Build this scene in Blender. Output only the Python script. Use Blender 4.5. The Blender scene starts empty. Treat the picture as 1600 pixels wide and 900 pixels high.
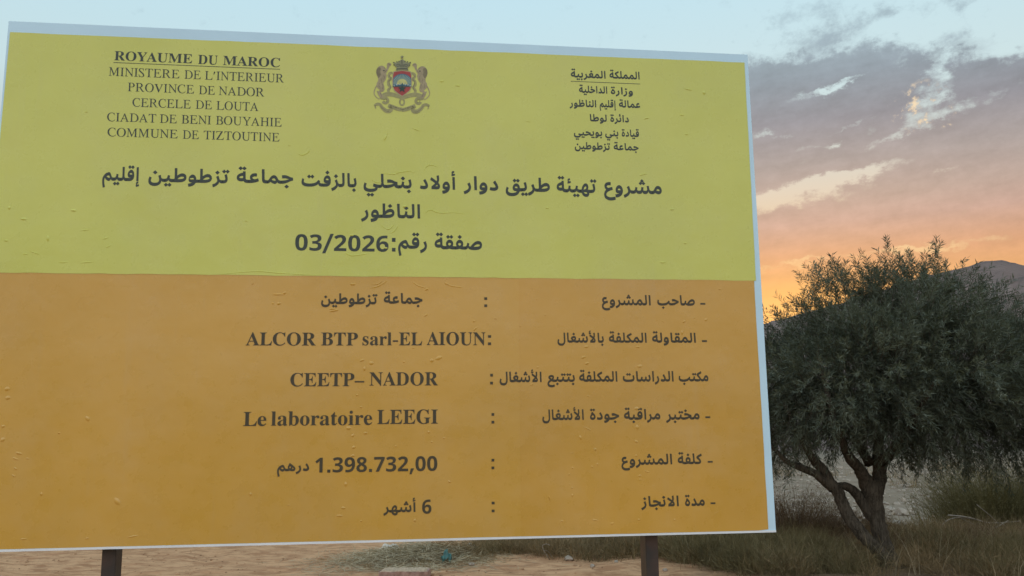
import bpy, math, random
import numpy as np
from mathutils import Vector, Matrix, geometry

# ------------------------------------------------------------------ camera, sky, sun, exposure
scene = bpy.context.scene
col = scene.collection
EYE = 1.55
cam_data = bpy.data.cameras.new('camera')
cam_data.sensor_width = 36.0
cam_data.lens = 32.25
cam_data.clip_start = 0.05
cam_data.clip_end = 20000
cam = bpy.data.objects.new('camera', cam_data)
cam.matrix_world = Matrix(((0.99992401, 0.01232759, 0.0, 0.0),
                           (0.00211522, -0.17157122, -0.98516945, 0.0),
                           (-0.01214477, 0.98509459, -0.17158426, EYE),
                           (0, 0, 0, 1)))
col.objects.link(cam)
scene.camera = cam

NISH = 0.02                     # strength of the Nishita sky, low for dusk
SUN_AZ, SUN_EL = 18.0, 3.0      # degrees right of the viewing axis (+Y), degrees above the horizon: behind the hill

scene.view_settings.view_transform = 'Standard'
scene.view_settings.look = 'None'
scene.view_settings.gamma = 1
scene.view_settings.exposure = 0.0
scene.view_settings.use_curve_mapping = False
scene.render.engine = 'CYCLES'
scene.cycles.max_bounces = 6
scene.cycles.diffuse_bounces = 3
scene.cycles.glossy_bounces = 3
scene.cycles.transmission_bounces = 3
scene.cycles.use_denoising = True


class Nodes:
    """small expression builder over a node tree"""
    def __init__(self, tree):
        self.t = tree
        tree.nodes.clear()

    def new(self, kind, **props):
        n = self.t.nodes.new(kind)
        for k, v in props.items():
            setattr(n, k, v)
        return n

    def put(self, sock, v):
        if isinstance(v, bpy.types.NodeSocket):
            self.t.links.new(v, sock)
        elif v is not None:
            if sock.type == 'RGBA' and len(v) == 3:
                v = (*v, 1)
            sock.default_value = v

    def m(self, op, a, b=None, c=None, clamp=False):
        n = self.new('ShaderNodeMath', operation=op, use_clamp=clamp)
        for s, v in zip(n.inputs, (a, b, c)):
            self.put(s, v)
        return n.outputs[0]

    def add(self, *v):
        r = v[0]
        for x in v[1:]:
            r = self.m('ADD', r, x)
        return r

    def mul(self, a, b):
        return self.m('MULTIPLY', a, b)

    def sub(self, a, b):
        return self.m('SUBTRACT', a, b)

    def ramp(self, x, stops, interp='LINEAR'):
        n = self.new('ShaderNodeValToRGB')
        n.color_ramp.interpolation = interp
        e = n.color_ramp.elements
        while len(e) > 1:
            e.remove(e[0])
        e[0].position, e[0].color = stops[0][0], (*stops[0][1], 1)
        for p, c in stops[1:]:
            k = e.new(p)
            k.color = (*c, 1)
        self.put(n.inputs[0], x)
        return n.outputs[0]

    def smooth(self, x, lo, hi, a=0.0, b=1.0):
        n = self.new('ShaderNodeMapRange', interpolation_type='SMOOTHSTEP')
        for s, v in zip(n.inputs, (x, lo, hi, a, b)):
            self.put(s, v)
        return n.outputs[0]

    def mix(self, f, a, b, mode='MIX'):
        n = self.new('ShaderNodeMix', data_type='RGBA', blend_type=mode)
        self.put(n.inputs[0], f)
        self.put(n.inputs[6], a)
        self.put(n.inputs[7], b)
        return n.outputs[2]

    def noise(self, vec, scale, detail=4, rough=0.55, dist=0.0, out=0):
        n = self.new('ShaderNodeTexNoise')
        self.put(n.inputs['Vector'], vec)
        n.inputs['Scale'].default_value = scale
        n.inputs['Detail'].default_value = detail
        n.inputs['Roughness'].default_value = rough
        n.inputs['Distortion'].default_value = dist
        return n.outputs[out]

    def xyz(self, x, y, z=0.0):
        n = self.new('ShaderNodeCombineXYZ')
        for s, v in zip(n.inputs, (x, y, z)):
            self.put(s, v)
        return n.outputs[0]

    def sep(self, v):
        n = self.new('ShaderNodeSeparateXYZ')
        self.put(n.inputs[0], v)
        return n.outputs

    def coord(self, kind='Object'):
        return self.new('ShaderNodeTexCoord').outputs[kind]


def srgb(r, g, b):
    f = lambda c: c / 255 / 12.92 if c / 255 <= 0.04045 else ((c / 255 + 0.055) / 1.055) ** 2.4
    return (f(r), f(g), f(b))


def build_sky():
    w = bpy.data.worlds.new('World')
    scene.world = w
    w.use_nodes = True
    N = Nodes(w.node_tree)
    d = N.coord('Generated')
    x, y, z = N.sep(d)
    deg = 180 / math.pi
    az = N.mul(N.m('ARCTAN2', x, y), deg)          # degrees to the right of +Y
    el = N.mul(N.m('ARCSINE', z), deg)
    # ragged edges: both angles are warped by noise before the cloud fields are evaluated
    cv = N.xyz(N.mul(az, 0.55), N.add(el, N.mul(az, -0.10)), 0.0)
    w1 = N.sub(N.noise(cv, 0.42, 8, 0.68), 0.5)
    w2 = N.sub(N.noise(N.xyz(N.add(N.mul(az, 0.55), 40.0), el), 0.42, 8, 0.68), 0.5)
    azw = N.add(az, N.mul(w1, 5.5))
    elw = N.add(el, N.mul(w2, 2.9))

    def spot(a0, e0, ra, re, tilt=0.0, amp=1.0):
        """soft elliptical patch of sky: centre and radii in degrees, tilt = rise per degree of azimuth"""
        da = N.sub(azw, a0)
        de = N.sub(N.sub(elw, e0), N.mul(da, tilt))
        q = N.add(N.m('POWER', N.mul(da, 1 / ra), 2.0), N.m('POWER', N.mul(de, 1 / re), 2.0))
        return N.mul(N.m('EXPONENT', N.mul(q, -1.0)), amp)

    fbm = N.noise(cv, 0.5, 8, 0.64)
    fine = N.noise(N.xyz(N.mul(az, 0.85), el, 3.0), 1.15, 8, 0.68)
    # cloud bank: below about 22.5 degrees, towards the sunset
    brim = N.add(elw, N.mul(N.smooth(az, 21.0, 31.0), 1.9), N.mul(N.sub(fine, 0.5), 3.0))
    bank = N.mul(N.smooth(brim, 23.6, 22.0), N.smooth(azw, -12.0, 10.0))
    bank = N.mul(bank, N.smooth(az, 75.0, 45.0))
    cover = N.add(N.mul(bank, 0.98), N.mul(N.sub(fbm, 0.5), 1.15), N.mul(N.sub(fine, 0.5), 1.25))
    for s in ((18.5, 24.9, 3.6, 0.9, 0.05, 0.50), (23.6, 24.4, 1.2, 0.6, 0.0, 0.60), (27.5, 24.4, 2.2, 0.5, 0.2, 0.50),
              (20.5, 23.6, 2.6, 0.6, 0.1, 0.55), (28.5, 22.3, 1.8, 0.8, 0.1, 0.35), (-2.0, 25.8, 1.2, 0.4, 0.0, 0.12)):
        cover = N.add(cover, spot(*s))
    for s in ((20.5, 20.6, 1.9, 0.26, 0.24, 0.85), (26.2, 20.9, 0.7, 1.0, 0.0, 0.65), (25.8, 19.2, 0.8, 0.5, 0.3, 0.6), (23.8, 17.5, 2.2, 0.24, 0.22, 0.60), (26.0, 18.3, 1.4, 0.4, 0.1, 0.65),
              (16.5, 14.6, 4.6, 0.55, 0.10, 1.15), (21.2, 15.5, 3.2, 0.32, 0.12, 0.95), (24.5, 10.9, 3.4, 0.22, 0.05, 0.8), (17.5, 10.6, 2.6, 0.16, 0.0, 0.55),
              (16.5, 18.4, 0.8, 0.3, 0.0, 0.55), (21.5, 18.6, 1.5, 0.16, 0.2, 0.45), (24.0, 21.6, 1.0, 0.3, 0.0, 0.4), (29.0, 19.0, 1.6, 0.3, 0.2, 0.4), (18.2, 17.6, 1.2, 0.25, 0.0, 0.45), (20.1, 17.5, 0.6, 0.22, 0.0, 0.65), (26.4, 15.2, 0.7, 0.3, 0.1, 0.6),
              (30.5, 22.6, 1.6, 0.6, 0.0, 0.45)):
        cover = N.sub(cover, spot(*s))
    dens = N.smooth(cover, 0.10, 0.82)

    e01 = N.mul(el, 1 / 90.0)
    k = 1 / 90.0

    def less(deg_el, c):
        """colour wanted at this height less what the Nishita sky below already gives there"""
        n = np.array([np.interp(deg_el, (0, 9, 11, 13.5, 17, 20, 26, 90), q) for q in ((.5, .62, .58, .40, .27, .19, .12, .06), (.3, .39, .37, .28, .20, .16, .11, .06), (.12, .175, .17, .15, .13, .12, .10, .06))])
        return tuple(np.maximum(np.array(c) - n * NISH / 0.05, 0.004))

    def stops(*q):
        return [(d_ * k, less(d_, srgb(*c))) for d_, c in q]
    gap = N.ramp(e01, stops((0, (235, 170, 105)), (7.5, (255, 196, 118)), (10, (250, 200, 140)), (12.5, (238, 206, 164)), (15, (228, 212, 190)), (18, (208, 214, 208)),
                            (21, (208, 228, 230)), (27, (198, 228, 238)), (45, (165, 205, 230)), (90, (140, 185, 220))))
    cloud = N.ramp(e01, stops((0, (205, 150, 108)), (9, (240, 178, 114)), (11, (231, 174, 130)), (13, (210, 173, 152)), (14.5, (197, 172, 156)), (16.5, (180, 166, 159)), (19, (155, 152, 156)),
                              (21.5, (150, 160, 168)), (23, (160, 176, 185)), (26, (172, 196, 206)), (90, (150, 170, 185))))
    soft = N.noise(N.xyz(N.mul(az, 0.35), N.add(N.mul(el, 1.2), N.mul(az, -0.10))), 0.9, 6, 0.6)
    shade = N.add(0.56, N.mul(fine, 0.40), N.mul(soft, 0.48))
    cloud = N.mix(1.0, cloud, N.xyz(shade, shade, shade), 'MULTIPLY')
    # lit scraps of cloud in the break
    lit = N.mul(N.smooth(N.add(spot(25.4, 19.3, 1.6, 1.1), spot(25.6, 18.0, 1.2, 0.5)), 0.25, 0.8), N.smooth(fine, 0.52, 0.66))
    sky = N.mix(dens, gap, cloud)
    sky = N.mix(N.mul(lit, 0.8), sky, srgb(250, 222, 178))
    # glow over the sun behind the hill
    q = N.add(N.m('POWER', N.mul(N.sub(az, SUN_AZ), 1 / 6.0), 2.0), N.m('POWER', N.mul(N.sub(el, 7.0), 1 / 2.3), 2.0))
    glow = N.m('EXPONENT', N.mul(q, -1.0))
    sky = N.mix(N.mul(glow, 0.8), sky, srgb(255, 186, 100))
    # away from the sunset: clear, paler sky, a little dimmer low down
    far = N.smooth(N.m('ABSOLUTE', az), 60.0, 120.0)
    east = N.ramp(e01, [(0.0, (0.85, 0.76, 0.72)), (5 * k, (1.00, 0.95, 0.93)), (10 * k, (1.10, 1.12, 1.18)), (18 * k, (1.05, 1.16, 1.32)), (30 * k, (1.02, 1.22, 1.44)), (60 * k, (0.82, 1.08, 1.34)), (1.0, (0.62, 0.84, 1.08))])
    drift = N.smooth(N.noise(N.xyz(N.mul(x, 1.6), N.mul(y, 1.6), N.mul(z, 5.0)), 1.3, 5, 0.6), 0.36, 0.64, 0.80, 1.16)
    east = N.mix(1.0, east, N.xyz(drift, drift, drift), 'MULTIPLY')
    sky = N.mix(far, sky, east)
    # overhead the two halves meet in the same blue
    sky = N.mix(N.smooth(el, 45.0, 70.0), sky, (0.66, 0.90, 1.14))
    sky = N.mix(N.smooth(el, 0.5, -2.0), sky, srgb(120, 105, 95))

    nish = N.new('ShaderNodeTexSky', sky_type='NISHITA')
    nish.sun_disc = False
    nish.sun_elevation = math.radians(SUN_EL)
    nish.sun_rotation = math.radians(SUN_AZ)
    b1 = N.new('ShaderNodeBackground')
    N.put(b1.inputs[0], nish.outputs[0])
    b1.inputs[1].default_value = NISH
    b2 = N.new('ShaderNodeBackground')
    N.put(b2.inputs[0], sky)
    b2.inputs[1].default_value = 1.0
    ad = N.new('ShaderNodeAddShader')
    N.put(ad.inputs[0], b1.outputs[0])
    N.put(ad.inputs[1], b2.outputs[0])
    out = N.new('ShaderNodeOutputWorld')
    N.put(out.inputs[0], ad.outputs[0])


build_sky()

sun_data = bpy.data.lights.new('sun', 'SUN')
sun_data.energy = 1.0
sun_data.angle = math.radians(0.6)
sun_data.color = (1.0, 0.72, 0.42)
sun = bpy.data.objects.new('sun', sun_data)
_a, _e = math.radians(SUN_AZ), math.radians(SUN_EL)
sun.rotation_euler = Vector((math.sin(_a) * math.cos(_e), math.cos(_a) * math.cos(_e), math.sin(_e))).to_track_quat('Z', 'Y').to_euler()
sun.location = (20, 60, 20)
col.objects.link(sun)


# ------------------------------------------------------------------ printed artwork (outlines)
GLYPHS = [
    '89,-11 68,745 193,746 213,-11',
    '23,0 23,26 75,28* 111,66* 111,120 111,564 111,614* 74,651* 24,653 24,678 372,678 372,653 332,653* 288,639* 271,601* 271,564 271,123 271,88* 281,52* 314,41* 348,41 420,41* 517,77* 584,160* 609,230 636,230 598,0',
    '111,0 379,587 27,587 27,714 539,714 539,619 269,0',
    '23,0 23,26 75,28* 111,66* 111,120 111,564 111,612* 74,650* 24,653 24,678 323,678 473,678* 621,590* 621,498 621,374* 469,333 643,75 660,50* 687,26* 712,26 715,26 715,0 504,0 300,316 271,316 271,120 271,66* 307,28* 360,26 360,0/271,348 303,348 381,348* 452,421* 452,500 452,642* 334,642 294,642* 271,616* 271,574',
    '388,-16 314,-16* 188,38* 93,134* 41,264* 41,339 41,414* 93,543* 189,640* 318,694* 395,694 469,694* 595,641* 689,546* 742,416* 742,339 742,264* 689,134* 593,38* 464,-16*/394,18 565,18* 565,339 565,497* 470,660* 387,660 216,660* 216,339 216,182* 312,18*',
    '151,0 151,26 203,28* 239,66* 239,120 239,266 69,576 42,626* 21,639 11,645* -9,651* -20,652 -20,678 308,678 308,652 291,652 264,652* 232,635* 232,620 232,606* 244,583 370,336 496,545 519,583* 519,607 519,652* 444,652 439,652 439,678 654,678 654,652 628,649* 590,615* 570,583 399,303 399,120 399,66* 435,28* 488,26 488,0',
    '-13,0 -13,27 16,27* 54,63* 73,111 307,694 334,693 572,129 595,75* 629,27* 660,27 660,0 341,0 341,27 422,27* 422,68 422,82* 406,121 376,197 154,197 117,105 114,98* 111,77* 111,72 111,27* 184,27 190,27 190,0/169,239 360,239 263,475',
    '369,-19 231,-19* 109,104* 109,231 109,564 109,612* 72,650* 22,653 22,678 358,678 358,653 321,650* 282,636* 269,600* 269,564 269,208 269,120* 336,33* 409,33 584,33* 584,237 584,563 584,612* 546,649* 489,653 489,678 706,678 706,653 660,647* 629,608* 629,563 629,270 629,115* 502,-19*',
    '21,0 21,26 71,28* 112,66* 112,118 112,569 112,602* 98,636* 59,651* 22,653 22,678 275,678 472,212 669,678 919,678 919,653 871,649* 834,611* 834,563 834,127 834,85* 848,42* 884,27* 918,26 918,0 589,0 589,26 625,29* 663,45* 677,86* 677,124 677,594 429,0 402,0 157,579 157,119 157,62* 199,26* 252,26 252,0',
    '21,0 21,25 74,25* 112,63* 112,116 112,549 112,614* 73,653* 24,653 24,678 594,678 594,476 571,476 559,569* 454,641* 345,641 313,641* 282,634* 272,607* 272,578 272,366 288,366 355,366* 417,435* 429,514 453,514 453,176 428,176 423,236* 390,304* 327,331* 276,331 272,331 272,100 272,63* 300,41* 343,41 416,41* 517,74* 587,149* 612,213 640,213 599,0',
    '30,0 30,26 77,28* 110,60* 110,111 110,557 110,616* 71,653* 22,653 22,678 330,678 510,678* 697,502* 697,339 697,0* 340,0/331,36 429,36* 522,187* 522,341 522,645* 332,645 294,645* 271,616* 271,573 271,107 271,65* 294,36*',
    '382,-16 282,-16* 127,75* 39,236* 39,340 39,443* 128,602* 285,693* 386,693 454,693* 547,655 562,648* 577,648 614,648* 624,693 650,693 650,459 625,459 591,552* 470,660* 395,660 214,660* 214,337 214,35* 414,35 474,35* 592,98* 638,158 666,132 563,-16*',
    '38,0 38,20 71,20* 107,34* 120,72* 120,108 117,573 117,605* 112,624 105,649* 63,670* 22,672 22,692 209,692 434,161 632,692 822,692 822,672 814,672 771,672* 740,635* 740,584 750,119 750,102* 752,76* 754,67 762,42* 803,22* 844,20 845,0 571,0 571,17 602,19* 636,35* 649,80* 647,123 639,584 418,0 404,0 158,585 162,153 162,99* 170,71 179,42* 220,21* 261,19 262,0',
    '44,0 44,20 48,20 80,20* 113,34* 126,72* 126,108 117,573 116,608* 112,624 105,649* 63,670* 22,672 22,692 301,692 302,672 294,672 251,672* 220,635* 220,584 229,119 229,85* 234,67 242,42* 282,22* 323,20 324,0',
    '602,-16 164,555 171,125 171,104* 174,74* 177,64 185,38* 225,22* 270,20 270,0 44,0 44,20 91,20* 127,55* 125,108 120,585 120,590* 119,603* 117,608 110,631* 61,672* 30,672 23,672 22,692 167,692 574,161 568,567 568,588* 564,618* 561,628 554,654* 512,670* 468,672 467,692 694,692 694,672 663,672* 627,658* 611,621* 612,584 621,-16',
    '289,-14 226,-14* 138,15 131,18* 118,20* 113,20 84,20* 82,-12 64,-12 33,217 51,218 81,120* 197,16* 269,16 307,16* 358,53* 374,116* 363,156 356,182* 318,233* 290,259 270,279* 218,321* 187,345 116,401* 49,483* 37,526 22,578* 48,660* 125,707* 184,707 208,707* 253,702* 276,694 299,687* 324,680* 328,680 354,680* 359,704 378,704 404,501 388,501 362,587* 269,675* 208,675 155,675* 111,613* 126,560 135,530* 192,466* 232,433 260,410* 322,360* 353,334 427,272* 451,188 467,130* 437,39* 353,-14*',
    '184,0 183,20 191,20 227,20* 266,37* 280,86* 279,133 272,621 273,630* 270,639 265,656* 238,656 211,656 148,656* 78,630* 49,572* 48,524 26,526 22,692 598,692 615,521 596,521 595,529* 590,545* 588,553 572,609* 508,656* 437,656 396,656 383,656* 374,644* 374,630 380,138 380,88* 387,64 395,38* 441,20* 488,20 499,20 498,0',
    '44,0 44,20 48,20 95,20* 127,55* 125,109 117,573 116,608* 111,624 104,649* 63,670* 23,672 22,692 551,692 565,542 548,542 547,546 534,592* 498,640* 429,658* 366,658 281,658 251,658* 223,649* 217,620* 217,590 220,387 304,387 379,387* 434,433* 433,485 452,485 453,240 435,240 432,260* 426,279 417,311* 393,343* 349,353* 311,353 222,353 226,124 227,107* 228,78* 230,70 236,50* 255,42 272,35* 312,35 381,35 452,35* 546,66* 601,135* 615,190 635,190 617,0',
    '44,0 44,20 49,20 96,20* 128,59* 126,108 117,573 117,605* 111,625 104,650* 63,670* 23,672 22,692 315,692 420,692* 549,613* 569,542 610,400* 425,350 581,127 620,72* 678,20* 713,20 717,20 716,0 561,0 326,340 304,340 279,340* 238,342* 223,344 227,132 228,86* 233,68 241,40* 282,19* 319,19 330,19 329,0/289,372 393,372* 478,463* 455,541 421,659* 279,659 254,659* 227,650* 218,622* 218,593 222,376 237,375* 271,372*',
    '42,0 42,20 47,20 94,20* 127,56* 126,108 117,573 116,608* 112,624 105,649* 63,670* 22,672 22,692 287,692 387,692* 551,623* 666,494* 692,405 715,324* 691,178* 600,65* 448,0* 343,0/338,33 423,33* 533,98* 587,210* 591,352* 569,428 537,541* 392,659* 284,659 252,659* 223,648* 216,612* 217,576 225,133 225,90* 230,73 236,50* 262,42 274,38* 313,33*',
    '44,0 44,20 48,20 95,20* 127,56* 126,108 117,573 117,590* 115,616* 112,624 105,649* 63,670* 23,672 22,692 297,692 295,673 251,673* 218,636* 219,585 227,137 228,110* 229,80* 231,76 238,51* 274,35* 315,35 386,35 464,35* 555,62* 604,132* 618,196 637,196 628,0',
    '41,431 55,488* 84,624* 91,676 185,676 192,665 179,612* 130,485* 106,431',
    '417,-15 315,-15* 167,85* 143,168 133,204* 132,270 126,577 126,610* 121,625 113,652* 70,671* 22,673 22,692 314,692 315,673 305,673 257,673* 225,625* 227,568 233,287 234,199* 245,163 262,102* 358,34* 426,34 484,34* 559,78* 575,118 590,158* 588,270 583,528 583,582* 574,613 564,648* 523,672* 476,673 475,692 708,692 710,673 696,673 640,673* 631,626 628,614* 626,566* 627,531 634,243 636,149* 593,35* 497,-15*',
    '44,0 44,20 49,20 95,20* 127,54* 125,108 117,573 117,605* 111,624 104,650* 63,670* 23,672 22,692 294,692 504,692* 548,537 566,477* 523,384* 414,331* 329,331 237,331 222,331* 222,319 227,96 228,90* 229,74* 231,68 239,39* 286,21* 335,20 334,0/278,361 381,361* 458,457* 434,542 416,604* 336,662* 268,662 239,662* 218,641* 218,603 221,392 221,384* 224,376 226,367* 235,364 244,361*',
    '381,-15 299,-15* 162,47* 64,162* 41,241 22,309* 34,443* 86,563* 173,654* 286,707* 351,707 433,707* 567,643* 663,527* 686,450 701,395* 698,280* 666,172* 610,80* 571,48 495,-15*/373,15 425,15* 504,71* 559,167* 584,290* 579,426* 560,493 534,583* 431,677* 361,677 307,677* 220,614* 161,501* 150,426 143,370* 149,259* 165,204 191,113* 300,15*',
    '5,662 5,644 60,630 95,585 345,-12 378,-12 610,585 645,632 702,644 702,662 485,662 485,644 545,634 560,600 545,550 398,165 222,585 208,625 235,640 285,644 285,662',
    '411,-15 324,-15* 175,53* 68,180* 43,266 22,339* 42,482* 112,604* 166,645 249,707* 356,707 414,707* 499,681 517,675* 529,675 550,675* 555,700 575,700 593,495 572,495 571,503* 566,519* 564,526 543,597* 447,674* 376,674 314,674* 214,608* 152,493* 139,343* 163,260 194,151* 335,28* 425,28 558,28* 631,153 655,136 615,59* 498,-15*',
    '15,0 15,18 62,32 90,70 330,676 362,676 618,70 650,30 705,18 705,0 440,0 440,18 500,28 512,58 492,120 455,215 200,215 150,92 142,50 165,24 215,18 215,0/213,252 440,252 328,535',
    '44,0 44,20 49,20 96,20* 128,59* 126,108 117,573 117,605* 111,625 104,650* 63,670* 23,672 22,692 277,692 507,692* 550,543 584,422* 429,374 559,334* 592,216 611,150* 563,53* 441,0* 349,0/271,385 380,385* 465,471* 443,549 412,658* 285,658 253,658* 226,651* 219,631* 218,611 218,596* 220,491* 222,401 225,391* 236,388 246,385*/314,31 421,31* 504,135* 478,226 459,292* 362,353* 282,353 251,353* 223,348* 223,331 226,108 227,98* 229,74* 232,66 238,44* 276,31*',
    '266,0 268,18 309,20* 350,34* 362,68* 361,98 358,299 196,545 164,595* 112,650* 59,672* 23,672 22,692 322,692 321,672 278,670* 246,654* 253,630 256,620* 268,598* 276,585 429,350 538,533 561,571* 570,595 580,620* 575,636 570,654* 547,663 536,667* 504,671* 483,672 482,692 720,692 720,670 693,670* 646,620* 616,570 458,305 461,98 462,90* 463,68* 465,60 473,33* 497,26 521,18* 574,18 573,0',
    '44,0 44,20 48,20 79,20* 113,34* 127,72* 125,108 117,573 116,608* 111,624 104,649* 63,670* 23,672 22,692 298,692 299,672 295,672 250,672* 216,636* 217,580 220,425 219,413* 222,403 225,393* 243,386* 260,386 516,386 533,386* 544,394* 544,408 541,573 541,606* 535,624 528,649* 486,670* 446,672 446,692 722,692 722,672 714,672 671,672* 639,635* 640,584 649,119 650,102* 652,76* 654,67 661,42* 703,22* 744,20 744,0 468,0 468,20 472,20 504,20* 538,34* 551,72* 549,108 546,316 546,320* 545,327* 544,331 540,342* 523,348* 506,348 251,348 234,348* 222,341* 222,327 225,119 226,102* 228,76* 230,67 237,42* 279,22* 320,20 320,0',
    '54,0 50,15 410,654 223,654 161,654* 86,629* 47,572* 41,524 22,524 27,692 549,692 552,681 190,40 366,40 434,40* 513,49* 559,73* 575,95 599,128* 609,190 629,190 622,0',
    '561,-21 491,-21* 393,20* 340,111* 337,185 315,603 440,603 453,237 456,200* 483,164* 534,153* 571,153 604,152* 630,103* 630,68 631,30* 596,-20*/365,79 307,58* 186,61* 93,105* 40,191* 41,257 40,314* 85,408* 167,478* 279,526* 335,535 347,368 312,361* 240,343* 187,316* 158,286* 157,270 158,259* 187,244* 231,234* 286,232* 343,239* 360,246/272,765 378,872 485,765 378,658/98,766 205,873 312,766 205,659',
    '10,-16 19,149 150,153 185,153* 227,159* 247,167* 248,174 247,188* 214,230* 164,280* 110,333* 62,379* 34,419* 35,433 35,462* 40,499* 49,524* 55,533 71,551* 138,596* 231,646* 347,701* 402,732 452,587 392,549* 289,500* 208,460* 145,424* 134,408 140,512 168,473* 238,407* 297,340* 350,267* 374,226 397,193* 448,163* 497,153* 519,153 552,152* 579,103* 578,68 579,30* 544,-20* 509,-21 475,-21* 402,4* 342,61* 325,125 358,120 343,71* 305,22* 253,-8* 183,-21* 139,-21',
    '10,-16 19,149 59,153* 106,166* 116,210* 114,260 95,745 221,746 234,262 236,214* 259,168* 312,153* 355,153 388,152* 414,103* 413,68 414,30* 379,-20* 345,-21 303,-21* 231,2* 186,65* 176,136 200,133 183,64* 133,3* 56,-21*',
    '10,-16 19,149 40,152* 72,168* 101,215* 125,259 149,308* 201,376* 253,417* 305,436* 330,436 365,436* 425,401* 481,321* 507,256 527,213* 568,169* 615,153* 639,153 672,152* 699,103* 698,68 699,30* 663,-20* 629,-21 582,-21* 508,15* 489,62 499,91 485,52* 452,2* 402,-33* 367,-34 343,-34* 279,-13* 212,35* 172,69 144,40* 101,-3* 42,-21*/221,205 234,199* 263,172* 300,151* 342,138* 363,139 389,137* 421,157* 409,178 403,192* 385,224* 362,250* 333,265* 316,264 300,265* 267,252* 237,222*',
    '10,-16 19,149 58,153* 106,166* 116,210* 114,260 93,745 218,746 234,250 236,191* 224,92* 179,18* 83,-21*',
    '10,-16 19,149 48,153* 105,165* 146,202* 171,282* 176,361 292,336 288,309* 281,269* 276,230* 276,212 276,198* 293,177* 329,162* 383,153* 422,153 455,152* 481,103* 480,68 481,30* 447,-20* 412,-21 367,-21* 296,-5* 248,32* 218,93* 211,149 240,148 222,81* 170,19* 106,-11* 35,-21*/173,-167 280,-60 387,-167 280,-274/0,-167 106,-60 213,-167 106,-274',
    '10,-16 19,149 55,153* 112,163* 139,187* 140,213 139,240* 124,316* 100,399* 87,447 209,492 215,448* 239,357* 256,259* 256,213 256,154* 229,73* 183,19* 119,-10* 42,-21*/14,-165 123,-56 231,-165 123,-274',
    '22,-245 -23,-98 24,-72* 116,-25* 184,29* 222,91* 222,127 222,166* 183,262* 155,327 272,401 282,362* 309,290* 327,233* 330,221 346,179* 402,152* 460,153 493,152* 520,103* 519,68 520,30* 485,-20* 450,-21 412,-21* 355,6* 323,58* 314,109 333,88 326,22* 272,-79* 185,-164* 74,-227*',
    '6,-16 15,149 77,153* 191,171* 279,202* 340,240* 372,281* 372,299 372,308* 355,324* 319,335* 290,334 276,334* 239,329* 200,318* 177,323 203,319* 252,269* 300,216* 320,193 344,187* 396,171* 457,160* 526,153* 563,153 596,152* 623,103* 622,68 623,30* 588,-20* 553,-21 475,-21* 353,5* 257,56* 216,94 205,117* 161,164* 113,209* 93,224 91,231* 80,270* 70,312* 71,322 70,351* 109,410* 179,458* 266,489* 311,489 371,489* 449,448* 487,375* 487,327 487,275* 446,173* 366,85* 247,18* 92,-21*/187,640 300,754 414,640 300,527',
    '226,-19 171,-19* 87,24* 39,111* 40,175 39,239* 118,391* 196,468 187,346 114,430 198,564 265,501* 373,389* 430,268* 429,200 429,167* 410,90* 365,24* 287,-19*/236,152 265,152* 302,167* 321,192* 321,206 321,222* 304,258* 256,306* 215,356 269,366 227,322* 175,268* 152,221* 152,201 153,177* 203,152*/210,694 317,800 424,694 317,587/37,695 144,801 250,695 144,588',
    '21,-245 -23,-93 57,-56* 168,13* 222,88* 222,127 222,152* 205,210* 175,277* 155,327 272,401 299,325* 338,197* 338,141 338,90* 315,-4* 265,-87* 188,-160* 81,-221*',
    '21,-245 -23,-93 57,-56* 168,13* 222,88* 222,127 222,152* 205,210* 175,277* 155,327 272,401 299,325* 338,197* 338,141 338,90* 315,-4* 265,-87* 188,-160* 81,-221*/120,562 233,675 347,562 233,448',
    '64,-243 38,-80 101,-65* 211,-40* 288,0* 327,70* 327,126 327,148* 318,191* 301,224* 270,242* 248,241 226,242* 192,223* 174,192* 174,176 175,167* 193,156* 227,150* 250,150 274,150* 328,160* 338,169 337,39 318,13* 259,-18* 219,-18 185,-18* 127,1* 84,41* 60,105* 61,148 60,200* 91,296* 145,374* 215,421* 254,421 301,421* 371,366* 419,280* 444,181* 444,135 444,19* 352,-147* 178,-238*',
    '10,-16 19,149 65,153* 174,165* 276,189* 370,226* 417,238 379,241* 307,266* 226,278* 181,278 164,278* 127,276* 89,271* 81,270 64,432 85,446* 149,454* 174,454 227,454* 315,429* 391,392* 459,357* 523,334* 555,334 583,330 598,173 563,166* 485,138* 411,95* 329,47* 226,6* 90,-21*/60,605 174,719 288,605 174,492',
    '219,154 265,154* 317,167* 339,185* 340,195 340,215* 313,273* 274,341* 230,405* 214,443 321,536 356,471* 416,356* 454,258* 462,223 471,195* 509,165* 558,153* 582,153 616,152* 642,103* 642,68 643,30* 608,-20* 572,-21 531,-21* 469,6* 426,63* 409,122 448,106 440,61* 387,9* 299,-22* 239,-22 209,-22* 138,-12* 69,10* 47,35 90,185 117,170* 189,154*',
    '319,-21 228,-21* 132,21* 96,110* 93,176 68,745 193,746 210,246 212,202* 232,164* 284,153* 329,153 362,152* 389,103* 389,68 390,30* 354,-20*',
    '10,-16 19,149 57,153* 108,155* 134,158* 155,149 142,143* 112,183* 89,248* 89,293 88,359* 148,459* 251,514* 315,515 347,515* 400,506* 420,491 402,335 391,337* 346,343* 328,343 293,343* 239,326* 207,297* 207,276 207,262* 222,237* 243,217* 270,201* 296,191* 309,190 335,196* 371,206* 407,217* 451,235* 472,248 511,94 433,45* 274,-2* 103,-21*',
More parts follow.
